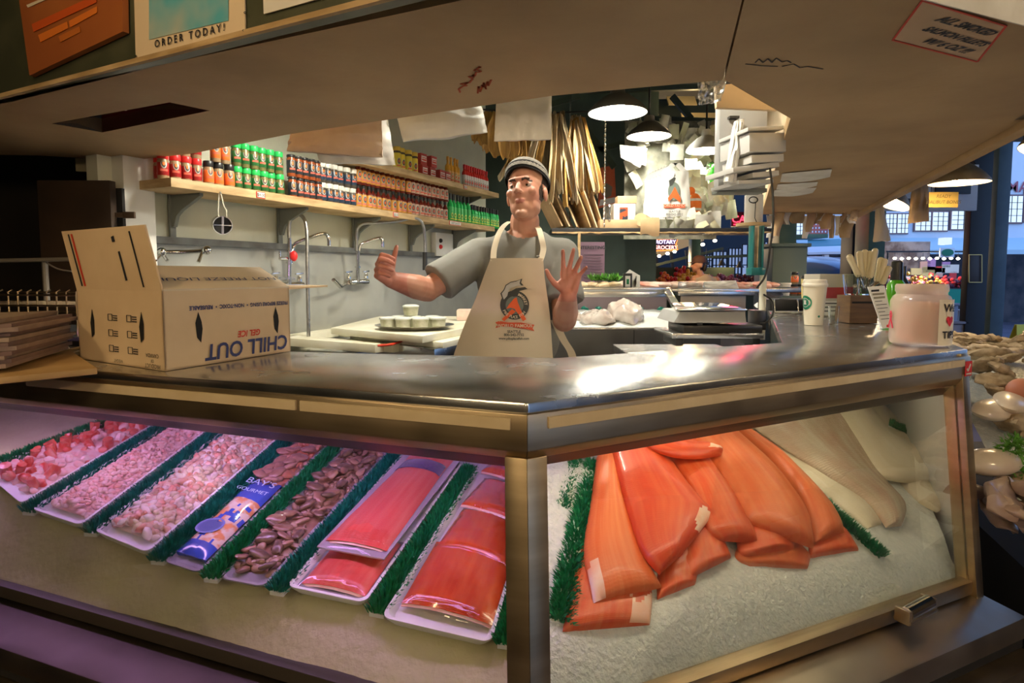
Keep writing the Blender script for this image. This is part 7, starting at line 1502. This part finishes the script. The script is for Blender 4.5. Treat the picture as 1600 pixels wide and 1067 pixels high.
# produce and fish along the top of the far case
M_pf = [mat('pale_fish', (.68, .42, .34), .35, c2=(.78, .62, .52), scale=14), mat('tan_fish', (.48, .34, .18), .4, c2=(.62, .48, .30), scale=14), mat('rose_fish', (.66, .25, .18), .4, c2=(.75, .45, .36), scale=14)]
zt2 = zr+.016
m = MB(); m.box((1.75, 5.35, zt2-.03), (2.9, .95, .03)); tag(m.build('ice_table', M_steel, None, bevel=.003), 'long display table with fish behind the far case', 'table')
for i in range(46):
    f = i/45; u = 885+f*320; y = 5.05+r.uniform(0, .4); p = Py(u, 448, y); w = r.uniform(.06, .13); an = r.uniform(-1, 1); R_ = Euler((0, r.uniform(-.2, .2), an)).to_matrix()
    m = MB(); z_ = zt2+.012; m.ell(V((p.x, y, z_)), (w, .05, .020+r.random()*.010), R_, 14, 8); m.v = [q+(q-p)*.15*noise.noise(q*20) for q in m.v]; mi = 1 if u < 965 else (0 if r.random() < .7 else 2)
    tag(m.build('whole_fish', M_pf[mi], None), 'small pale fish piece laid along the table behind the far case', 'fish', 'fish along far table')
for i in range(9):
    u = 925+i*5; p = Py(u, 436, 5.35); m = MB()
    for k_ in range(12): d = V((r.uniform(-1, 1), r.uniform(-.6, .6), r.uniform(.2, 1))).normalized(); s = V((-d.y, d.x, 0)).normalized()*.012; b = V((p.x, 5.35, zt2+.04)); m.add([b, b+d*.045+s, b+d*.085, b+d*.045-s], [(0, 1, 2, 3)])
    tag(m.build('lettuce_sprig', mat('leaf_green', (.08, .28, .03), .5, c2=(.14, .38, .05), scale=20), None, smooth=False), 'green leafy sprig garnishing the table left of the white papers', 'greens', 'green sprigs')
t = thing('price_holder', 'black price holder with white and green card on the far case', 'price holder', Py(981, 452, 4.8)); boxat('holder', '', '', 974, 988, 427, 451, 4.8, .03, M_blk, t); boxat('card_face', '', '', 977, 985, 431, 448, 4.795, .004, M_paper, t, 0); boxat('green_print', '', '', 979, 983, 436, 444, 4.79, .003, M_green, t, 0)
for (pts, lb) in (([(984, 421), (999, 430), (992, 450), (972, 432)], 'white folded paper leaning behind the price holder'), ([(990, 430), (1000, 430), (1000, 450), (988, 450)], 'white card standing right of the price holder')):
    m = MB(); m.prism([Py(u, v, 4.86) for u, v in pts], V((0, .004, 0))); tag(m.build('folded_paper', M_paper, None, smooth=False), lb, 'paper')
bag('paper_sheet', 'white sheet draped over the end of the far table', [(1100, 440), (1150, 438), (1156, 455), (1096, 456)], 4.95, M_paper, .10, 31, 'paper'); bag('clear_bag', 'clear plastic heap at the corner of the far case', [(1060, 440), (1100, 442), (1104, 456), (1058, 455)], 4.9, M_bagclr, .10, 32, 'plastic bag')
t = thing('side_counter', 'steel counter section continuing right of the far case', 'counter', (1.9, 4.4, 0)); boxat('top', '', '', 1060, 1180, 455, 462, 4.6, .5, M_steel, t); a = Py(1060, 462, 4.6); m = MB(); m.box((a.x+.28, 4.85, a.z/2), (.5, .4, a.z)); m.build('body', M_deck, t)
# ================================================================== MARKET HALL BEYOND
def neon(nm, lab, u0, u1, v0, v1, y, txt, col, size, back=(.02, .02, .05), two=None, ul=False, arrow=None):
    a = Py(u0, v1, y); b = Py(u1, v0, y); t = thing(nm, lab, 'neon sign', a); m = MB(); m.box(((a.x+b.x)/2, y+.03, (a.z+b.z)/2), (b.x-a.x, .04, b.z-a.z)); m.build('backing', mat('neon_back_%d' % int(back[0]*100+back[2]*10), back, .4), t)
    m = MB(); [m.tube([V((x_, y+.03, b.z-.01)), V((x_, y+.03, 4.25))], .005, 6) for x_ in (a.x+.04, b.x-.04)]; m.build('hanger_rod', M_blackpost, t)
    cx = (a.x+b.x)/2; cz = (a.z+b.z)/2
    lines = txt if isinstance(txt, list) else [txt]; cols = col if isinstance(col, list) else [col]
    for i, l in enumerate(lines): lettering(l, size, emis('neon_%d_%d' % (int(cols[i][0]*100), int(cols[i][2]*100)), cols[i], 3.0), V((cx, y-.005, cz+size*(.55*(len(lines)-1)-1.05*i)-size*.33)), (1, 0, 0), (0, 0, 1), t, bold=.002)
    if ul: m = MB(); m.tube([V((a.x+.03, y-.005, a.z+.03)), V((b.x-.03, y-.005, a.z+.03))], .010, 8); m.build('neon_bar', emis('neon_red_bar', (1, .03, .08), 3), t)
    return t, a, b
neon('neon_sign', 'red neon CAFE sign partly behind the white paper roll', 1143, 1181, 331, 354, 9, 'CAFE', (1, .05, .10), .15, (.10, .0, .01), ul=True)
lamp('neon_glow', 'AREA', tuple(Py(1162, 346, 8.9)), 3, (1, .05, .08), .3, (math.radians(-90), 0, 0))
t, a, b = neon('neon_sign', 'arrow-shaped orange neon sign reading ROTARY GROCERY', 1022, 1058, 374, 391, 10, ['ROTARY', 'GROCERY'], [(.75, .65, 1.0), (1, .45, .40)], .085, (.04, .01, .05))
m = MB(); arr = [(1010, 382), (1020, 371), (1020, 374), (1059, 373), (1056, 382), (1059, 390), (1022, 392), (1021, 396), (1010, 382)]; m.tube([Py(u, v, 9.96) for u, v in arr], .010, 6); m.build('neon_outline', emis('neon_orange', (1, .22, .04), 3), t)
t, a, b = neon('neon_sign', 'small red neon sign ending in OR with blue arrow edge', 984, 1000, 393, 403, 10.5, 'OR', (1, .75, .6), .085, (.35, .02, .02))
m = MB(); m.tube([Py(u, v, 10.45) for u, v in ((985, 392), (1002, 392), (997, 398), (1002, 404), (985, 404))], .008, 6); m.build('neon_outline', emis('neon_blue', (.25, .5, 1), 2.5), t)
t = thing('round_sign', 'round yellow sign with red lettering under the small neon sign', 'sign', Py(996, 414, 11)); m = MB(); m.lathe([(.09, 0), (.09, .01), (0, .01)], Py(996, 413, 11), 24, Euler((PI/2, 0, 0)).to_matrix()); m.build('disc', mat('yellow_disc', (.70, .42, .06), .5), t); m = MB()
for z_ in (-.03, 0, .03): m.box(Py(996, 413, 10.985)+V((0, 0, z_)), (.11, .004, .014))
m.build('sign_bars', M_redink, t); m = MB(); m.tube([Py(996, 413, 11.02), V((Py(996, 413, 11.02).x, 11.02, 4.25))], .005, 6); m.build('hanger_rod', M_blackpost, t)
def bulb(nm, lab, u, v, y, rr, es, col=(1, .88, .65), grp=None, cord=True):
    ct_ = 4.25 if cord else None
    p = Py(u, v, y); t = thing(nm, lab, 'lamp', p-V((0, 0, rr)), grp); m = MB(); m.ell(p, (rr, rr, rr*.8), n=14, m=10); m.build('globe', emis('bulb_%d' % int(es*10), col, es), t); m = MB(); m.tube([p+V((0, 0, rr*.7)), V((p.x, p.y, ct_ or p.z+.12))], .004, 5); m.build('cord', M_blackpost, t)
bulb('globe_lamp', 'milky globe lamp left of the arrow neon sign', 1005, 382, 11, .075, 1.1); bulb('globe_lamp', 'lower milky globe lamp above the small neon sign', 990, 388, 12, .065, 1.1)
for i, (u, v) in enumerate(((1061, 370), (1082, 386), (1098, 382), (1117, 376), (1043, 396), (1054, 387), (1054, 393), (1083, 405), (1030, 400))): bulb('market_bulb', 'small bright bulb strung over the distant market stalls', u, v, 13+i*.2, .045, 9, grp='distant market bulbs')
m = MB(); m.prism([Py(u, v, 16) for u, v in ((985, 372), (1100, 366), (1100, 376), (1000, 412), (985, 412))], V((0, .1, 0))); struct(m.build('trim_23', mat('lit_beige_beam', (.55, .42, .22), .6), smooth=False))
for k in range(5):
    m = MB(); m.bar(Py(1000+k*24, 400-k*3, 14), Py(1006+k*24, 440, 14), .06, .06); struct(m.build('trim_24', M_blackpost))
m = MB(); m.bar(Py(985, 424, 12.5), Py(1130, 388, 12.5), .06, .05); m.bar(Py(985, 432, 12.5), Py(1100, 414, 12.5), .05, .05); m.bar(Py(1095, 402, 12), Py(1215, 398, 12), .05, .05); struct(m.build('trim_24', M_hall))
for i, (u, v) in enumerate(((1103, 414), (1128, 415), (1156, 418))):
    p = Py(u, v, 12); t = thing('shade_lamp', 'small dark cone lamp in front of the far windows, %s from left' % ORD[i], 'lamp', p); m = MB(); m.lathe([(.085, 0), (.03, .09), (.01, .13), (0, .13)], p, 16); m.build('shade', M_blackpost, t); m = MB(); m.tube([p+V((0, 0, .12)), p+V((0, 0, .34))], .006, 6); m.build('stem', M_blackpost, t)
lamp('stall_light', 'POINT', tuple(Py(1040, 405, 11.5)), 45, WARM, .1); lamp('stall_light', 'POINT', tuple(Py(1140, 400, 10.5)), 20, WARM, .1); lamp('stall_light', 'POINT', tuple(Py(1075, 372, 8.3)), 22, WARM, .08); lamp('hall_light', 'POINT', (3.0, 14, 3.2), 120, WARM, .15)  # third stall light is added, without a fixture, to light the shopper
# stalls and flowers in the hall
t = thing('produce_stall', 'long dark produce stand in the distant hall behind the shopper', 'stall', Py(1090, 470, 9.6)); a = Py(985, 447, 9.6); b = Py(1215, 447, 9.6)
m = MB(); m.box(((a.x+b.x)/2, 10.1, a.z-.04), (b.x-a.x, 1.0, .08)); m.box(((a.x+b.x)/2, 10.1, a.z/2-.05), (b.x-a.x, .9, a.z-.12)); m.build('stand', M_hall, t)
pal = {'red': (.50, .02, .02), 'gold': (.75, .42, .05), 'orange': (.70, .18, .03), 'plum': (.14, .02, .05), 'green': (.05, .16, .03), 'pink': (.50, .12, .20)}
MP = {k_: mat('produce_'+k_, v_, .5, c2=tuple(x*.6 for x in v_), scale=30) for k_, v_ in pal.items()}
seq = [(1000, 'red'), (1018, 'green'), (1035, 'orange'), (1052, 'red'), (1068, 'gold'), (1084, 'gold'), (1124, 'pink'), (1142, 'pink'), (1160, 'plum'), (1180, 'plum'), (1196, 'plum')]
for i, (u, cn) in enumerate(seq):
    m = MB(); base = Py(u, 445, 9.9)
    for k_ in range(34): p = base+V((r.gauss(0, .075), r.uniform(-.15, .25), abs(r.gauss(0, .07))+.01)); m.ell(p, r.uniform(.025, .042), n=7, m=5)
    tag(m.build('flower_heap', MP[cn], None), '%s heap of flowers or fruit on the distant stand, %s along from the left' % (cn, ORD[i]), 'produce', kind='stuff')
for i, (u, v, cn) in enumerate(((1066, 426, 'red'), (1078, 430, 'gold'), (1060, 440, 'orange'))):
    m = MB(); base = Py(u, v, 10.4)
    for k_ in range(22): m.ell(base+V((r.gauss(0, .06), r.uniform(-.1, .1), r.gauss(0, .05))), .035, n=7, m=5)
    m.box(base-V((0, 0, .12)), (.28, .28, .05)); tag(m.build('raised_flowers', MP[cn], None), '%s raised bunch on the tier beside the shopper head' % cn, 'produce', kind='stuff')
m = MB(); m.box(Py(1065, 440, 10.7), (1.8, .1, .5)); tag(m.build('stall_tier', M_hall, None), 'dark stepped tier carrying the raised bunches', 'stall')
# ================================================================== STREET SIDE
t = thing('hanging_sign', 'large white hanging sign whose right end reads B & over INT', 'sign', Py(1440, 330, 6.4)); boxat('panel', '', '', 1345, 1530, 257, 329, 6.5, .06, mat('sign_white', (.55, .56, .58), .6), t); boxat('black_block', '', '', 1462, 1518, 283, 303, 6.48, .02, M_blackpost, t); boxat('black_block', '', '', 1400, 1430, 310, 325, 6.48, .02, M_blackpost, t)
for tx, v in (('CRAB &', 271), ('PRINT', 280)): lettering(tx, .085, mat('sign_type', (.10, .12, .16), .6), Py(1538, v, 6.475), (1, 0, 0), (0, 0, 1), t, align='RIGHT', bold=.001) if 0 else lettering(tx[-3:], .085, mat('sign_type', (.10, .12, .16), .6), Py(1537, v, 6.475)-V((.09, 0, 0)), (1, 0, 0), (0, 0, 1), t, align='RIGHT', bold=.001)
m = MB(); [m.tube([Py(u_, 257, 6.5), Py(u_, 257, 6.5)+V((0, .68, .55))], .008, 6) for u_ in (1370, 1525)]; m.build('hanger', M_blackpost, t)
t = thing('paper_note', 'orange-yellow handwritten note below the tan dome lamp', 'note', Py(1468, 326, 4.6)); boxat('paper', '', '', 1451, 1498, 300, 324, 4.6, .003, mat('note_yellow', (.75, .50, .12), .7), t, 0)
for tx, v in (('READY', 309), ('HALIBUT BONES', 318)): lettering(tx, .035, mat('note_ink', (.20, .14, .05), .7), Py(1474, v, 4.595), (1, 0, 0), (0, 0, 1), t, shear=.2)
m = MB(); m.tube([Py(1455, 300, 4.6), Py(1458, 262, 4.6), Py(1460, 240, 4.6)], .003, 5); m.build('string', M_blackpost, t)
bag('torn_cardboard', 'torn cardboard strip hanging before the white sign', [(1428, 266), (1450, 262), (1452, 345), (1418, 350)], 4.8, M_card, .02, 41, 'cardboard'); bag('torn_cardboard', 'small torn tag hanging at the soffit end near the green post', [(1333, 325), (1342, 324), (1338, 346), (1326, 344)], 4.9, M_carton, .01, 42, 'cardboard')
bag('apron_cloth', 'pale twisted cloth hanging beside the green post', [(1369, 322), (1380, 322), (1392, 376), (1364, 378)], 5.2, mat('cloth_cream', (.70, .60, .46), .8), .05, 43, 'cloth')
lettering('MARKET', .42, mat('facade_red', (.40, .10, .12), .6), Py(1573, 300, 16.87), (1, 0, 0), (0, 0, 1), struct(MB().box((Py(1640, 292, 16.9).x, 16.92, Py(1600, 292, 16.9).z), (3.4, .03, .75)).build('trim_25', M_facade)), align='LEFT', bold=.004)
# red balcony/staircase and teal awning on the building
t = thing('fire_stair', 'red railing of a balcony on the pale building across the street', 'railing', Py(1278, 365, 15.5)); m = MB(); a = Py(1257, 365, 15.5); b = Py(1293, 348, 15.5)
for k_ in range(8): x = a.x+(b.x-a.x)*k_/7; m.bar(V((x, 15.5, a.z)), V((x, 15.5, b.z)), .03, .03)
for f in (0, .35, .7, 1): z_ = a.z+(b.z-a.z)*f; m.bar(V((a.x, 15.5, z_)), V((b.x, 15.5, z_)), .04, .05)
m.build('railing', mat('rail_red', (.45, .12, .10), .6), t); m = MB(); m.box(((a.x+b.x)/2, 15.9, a.z-.06), (b.x-a.x, .9, .1)); m.build('floor_slab', M_post, t)
m = MB(); m.prism([Py(1262, 388, 14.5), Py(1320, 385, 14.5), Py(1312, 376, 15.6), Py(1262, 378, 15.6)], V((0, 0, .05))); tag(m.build('teal_awning', M_tealtrim, None), 'teal sloping awning on the pale building', 'awning')
m = MB(); m.prism([Py(1262, 398, 13.5), Py(1325, 396, 13.5), Py(1322, 386, 14.6), Py(1262, 388, 14.6)], V((0, 0, .05))); m.bar(Py(1290, 398, 13.6), Py(1290, 408, 13.6), .1, .1); tag(m.build('white_awning', M_facade, None), 'white awning below the teal awning', 'awning')
boxat('parked_van', 'pale van side seen behind the counter glasses', 'van', 1262, 1330, 402, 430, 12.5, 1.5, mat('van_mauve', (.30, .26, .32), .5), bev=.08); 
t = thing('parked_car', 'blue car roof glimpsed left of the pale van', 'car', Py(1264, 450, 11.5)); m = MB(); c = Py(1266, 425, 11.5); m.ell(c-V((0, 0, .12)), (.62, 1.4, .42), n=24, m=14); m.build('roof', mat('car_blue', (.06, .14, .40), .2, coat=1), t); m = MB(); m.box(c-V((0, 0, .75)), (1.7, 3.6, .7)); m.build('body', mat('car_blue', (.06, .14, .4), .2), t, bevel=.15); m = MB(); [m.tube([c+V((sx, sy, 0))-V((0, 0, c.z-.34)), c+V((sx*1.12, sy, 0))-V((0, 0, c.z-.34))], .33, 18) for sx in (-.78, .78) for sy in (-1.2, 1.2)]; m.build('wheels', M_black, t)
# lit stall across the road
t = thing('street_stall', 'brightly lit produce stall under the awning across the street', 'stall', Py(1450, 470, 13)); a = Py(1395, 452, 13.2); b = Py(1518, 452, 13.2); m = MB(); m.box(((a.x+b.x)/2, 13.8, a.z-.05), (b.x-a.x, 1.1, .08)); m.build('table', M_hall, t); m = MB(); m.box(((a.x+b.x)/2, 14.6, 1.4), (b.x-a.x, .05, 1.6)); m.build('back_board', mat('stall_back', (.30, .26, .24), .7, c2=(.10, .07, .06), scale=3, det=6, lo=.4, hi=.6), t)
boxat('green_skirt', '', '', 1482, 1504, 452, 476, 13.0, .05, mat('skirt_green', (.01, .28, .16), .6), t, 0); boxat('blue_skirt', '', '', 1400, 1480, 454, 476, 13.1, .05, mat('skirt_grey', (.12, .12, .18), .6), t, 0)
for i in range(11): bulb('stall_bulb', 'small bulb in the row over the street stall', 1398+i*11, 403.5+(i % 2)*.6, 13.0, .035, 10, grp='street stall bulbs', cord=False)
m = MB(); m.bar(Py(1385, 402, 13.0)+V((0, 0, .12)), Py(1520, 402, 13.0)+V((0, 0, .12)), .03, .03); m.tube([Py(1387, 402, 13)+V((0, 0, .1)), V((Py(1387, 402, 13).x, 13, 0))], .02, 8); m.tube([Py(1518, 402, 13)+V((0, 0, .1)), V((Py(1518, 402, 13).x, 13, 0))], .02, 8); tag(m.build('lamp_bar', M_blackpost, None), 'dark bar on two posts carrying the bulbs of the street stall', 'lamp bar')
lamp('street_stall_light', 'POINT', tuple(Py(1450, 412, 13.2)), 60, (1, .85, .65), .1)
cols = ['red', 'orange', 'gold', 'green', 'pink', 'plum']
for i in range(14):
    u = 1398+i*8.6; m = MB(); base = Py(u, 448, 13.3)
    for k_ in range(26): m.ell(base+V((r.gauss(0, .06), r.uniform(-.2, .3), abs(r.gauss(0, .09)))), r.uniform(.03, .05), n=7, m=5)
    tag(m.build('produce_heap', MP[r.choice(cols)], None), 'heap of produce on the street stall, %s from the left' % ORD[i], 'produce', kind='stuff')
for i in range(12):
    u = r.uniform(1398, 1510); v = r.uniform(410, 436); a = Py(u, v, 14.4); m = MB(); m.box(a, (r.uniform(.15, .4), .03, r.uniform(.1, .3))); tag(m.build('stall_card', mat('card_%d' % (i % 5), [(.5, .04, .04), (.6, .6, .55), (.55, .45, .2), (.35, .2, .4), (.5, .3, .25)][i % 5], .6), None), 'small coloured card or packet on the stall backboard', 'card', 'cards on the stall backboard')
boxat('hanging_lamp_box', 'small square white light box under the street awning', 'light box', 1476, 1488, 371, 382, 12.6, .2, emis('lightbox', (.7, .85, 1), 1.1)); boxat('oval_sign_panel', 'white sign with a green oval above the street stall', 'sign', 1469, 1492, 387, 402, 12.9, .04, M_facade)
m = MB(); m.lathe([(.125, 0), (.125, .012), (0, .012)], Py(1480.5, 394.5, 12.89), 24, Euler((PI/2, 0, 0)).to_matrix(), sy=.6); o = m.build('green_oval', M_sg, bpy.data.objects['oval_sign_panel'])
# brass plate on the black post, stacked boxes, wet-floor board
boxat('wall_plaque', 'dark plaque with thin brass frame on the black post', 'plaque', 1514, 1534, 398, 441, 6.96, .03, mat('plaque_brown', (.05, .03, .02), .4)); 
t = bpy.data.objects['wall_plaque']; m = MB()
for (q1, q2) in (((1514, 398), (1534, 398)), ((1534, 398), (1534, 441)), ((1534, 441), (1514, 441)), ((1514, 441), (1514, 398))): m.bar(Py(*q1, 6.95), Py(*q2, 6.95), .008, .008)
m.build('brass_frame', mat('brass', (.5, .33, .12), .3, .8), t)
for i, (u0, u1, v0, v1, y, c_) in enumerate(((1478, 1500, 478, 512, 7.8, (.30, .30, .36)), (1480, 1512, 507, 540, 7.0, (.26, .26, .32)), (1500, 1512, 488, 520, 8.6, (.34, .36, .40)))):
    a = Py(u0, v0, y); b = Py(u1, v0, y); m = MB(); m.box(((a.x+b.x)/2, y+.25, a.z/2+.0), (b.x-a.x, .45, a.z)); m.box(((a.x+b.x)/2, y+.25, a.z+.02), (b.x-a.x+.03, .5, .03)); tag(m.build('grey_crate', mat('crate_%d' % i, c_, .6), None, bevel=.01), 'grey street box behind the pink jar, %s' % ['topmost to the left', 'lowest and nearest', 'farthest one to the right'][i], 'box')
t = thing('wet_floor_sign', 'yellow folding wet-floor board standing on the street floor, right edge', 'floor sign', Pz(1602, 575, .0)); a = Pz(1590, 572, .02); m = MB()
a = V((Py(1600, 560, 9.5).x+.06, 9.5, 0)); m.prism([a+V((-.17, 0, 0)), a+V((.17, 0, 0)), a+V((.12, .1, .62)), a+V((-.12, .1, .62))], V((0, .015, 0))); m.build('front_panel', mat('sign_yellow', (.80, .55, .02), .4), t); m = MB(); m.prism([a+V((-.17, .32, 0)), a+V((.17, .32, 0)), a+V((.12, .13, .62)), a+V((-.12, .13, .62))], V((0, .015, 0))); m.build('back_panel', mat('sign_yellow', (.8, .55, .02), .4), t)
m = MB(); m.box(a+V((-.02, .055, .42)), (.16, .01, .05)); m.box(a+V((-.02, .04, .32)), (.18, .01, .03)); m.build('black_print', M_ink, t)
# ================================================================== OYSTER TABLE outside the right end
OB = V((1.55, 1.55, 0)); t = thing('shellfish_table', 'iced table heaped with oysters and greens right of the display case', 'table', V((2.3, 2.3, 0)))
def oz(x, y): 
    d = (y-1.50)*.55; return min(1.085, .62+d+.10*math.sin(min(1, max(0, (x-1.3)))*2))
m = MB(); m.grid(lambda a_, b_: V((1.40+.45*b_+1.7*a_, 1.50+1.5*b_+.1*a_, oz(1.4+1.7*a_, 1.5+1.5*b_)-.03+.02*noise.noise(V((a_*8, b_*8, 3))))), 40, 40); tag(m.build('ice_mound', M_ice, None), 'ice under the oysters right of the case', 'ice', kind='stuff')
m = MB(); m.prism([(1.42, 1.53, .0), (3.1, 1.63, 0), (3.5, 3.1, 0), (1.9, 3.0, 0)], .56); m.build('stand', M_dark, t)
M_oy = [mat('oyster_shell', (.50, .38, .24), .6, c2=(.24, .17, .09), scale=26, bump=.8, bscale=40), mat('oyster_shell_pale', (.66, .54, .38), .55, c2=(.36, .26, .15), scale=20, bump=.7, bscale=36)]
PRO = []
for k_ in range(5):
    m = MB(); m.ell((0, 0, 0), (.062, .040, .018), n=18, m=10); m.v = [q*(1+.35*noise.noise(q*38+V((k_*7, 0, 0))))+V((0, 0, .008*noise.noise(q*90+V((0, k_, 0))))) for q in m.v]; PRO.append(m.build('oyster', M_oy[k_ % 2], None, world=False, angle=50))
n = 0; r = random.Random(77)
for k_ in range(110):
    if n < 5: o = PRO[n]
    else: o = PRO[r.randrange(5)].copy(); COL.objects.link(o)
    b_ = r.random(); a_ = r.random()**1.2*.55; x = 1.42+.45*b_+1.7*a_; y = 1.55+1.4*b_
    o.location = (x, y, oz(x, y)+.004+.02*r.random()); o.rotation_euler = (r.uniform(-.3, .6), r.uniform(-.4, .4), r.uniform(0, 6.3)); s = r.uniform(.75, 1.25); o.scale = (s, s, s)
    tag(o, 'rough tan oyster in the shell on the iced heap beside the case', 'oyster', 'oysters on ice'); n += 1
M_wf = mat('white_squid', (.76, .64, .48), .3, c2=(.66, .52, .40), scale=12, coat=.4)
for i, (u, v, w, h_, an, lb) in enumerate(((1556, 640, .12, .030, .5, 'cream fish fillet on the oyster heap, upper of two near case'), (1548, 722, .10, .035, .2, 'smooth white fillet on the oysters beside the glass frame'), (1580, 628, .13, .03, .8, 'cream fillet at the right edge of the oyster heap'))):
    y = 1.95-(v-640)*.0026; p = Py(u, v, y); m = MB(); m.ell(V((p.x, y, p.z)), (w, .05, h_), Euler((.3, 0, an)).to_matrix(), 20, 12); tag(m.build('white_fillet', M_wf, None), lb, 'fillet')
for i, (u, v, s_, lb) in enumerate(((1560, 596, .9, 'parsley bunch at the top of the oyster heap'), (1545, 612, .7, 'parsley tuft beside the red sticker corner'), (1590, 740, 1.2, 'large bright parsley bunch low on the oyster heap'), (1583, 700, .8, 'parsley tuft above the large parsley bunch'))):
    y = 2.3 if v < 640 else 1.75; p = Py(u, v, y); m = MB()
    for k_ in range(260): d = V((r.gauss(0, 1), r.gauss(0, .6), r.gauss(.2, .7))).normalized(); q = p+d*r.uniform(.01, .05)*s_; sd = V((r.gauss(0, 1), r.gauss(0, 1), r.gauss(0, 1))).normalized()*.006; m.add([q-sd, q+sd, q+d*.014], [(0, 1, 2)])
    tag(m.build('parsley', mat('parsley_green', (.10, .30, .03), .5, c2=(.16, .42, .06), scale=30), None, smooth=False), lb, 'parsley')
m = MB(); p = Py(1582, 790, 1.62)
for k_ in range(7):
    q = p+V((r.uniform(-.05, .08), r.uniform(-.05, .08), .04-.016*k_)); m.ell(q, (.075, .05, .016), Euler((r.uniform(.2, .9), r.uniform(-.5, .5), r.uniform(0, 3))).to_matrix(), 18, 10)
m.v = [q+V((noise.noise(q*22), noise.noise(q*22+V((3, 0, 0))), noise.noise(q*25)))*.022 for q in m.v]; tag(m.build('squid_heap', mat('squid_mauve', (.36, .24, .20), .3, c2=(.52, .40, .32), scale=14, coat=.5), None), 'mauve-brown squid heap hanging at the low right edge', 'squid', kind='stuff')
m = MB(); p = Py(1597, 612, 2.0); m.ell(p, (.05, .04, .045)); tag(m.build('red_potato', mat('brick_red', (.40, .14, .08), .5), None), 'reddish round shellfish at the right edge above the oysters', 'shellfish')
# keep the stem of the stack readable
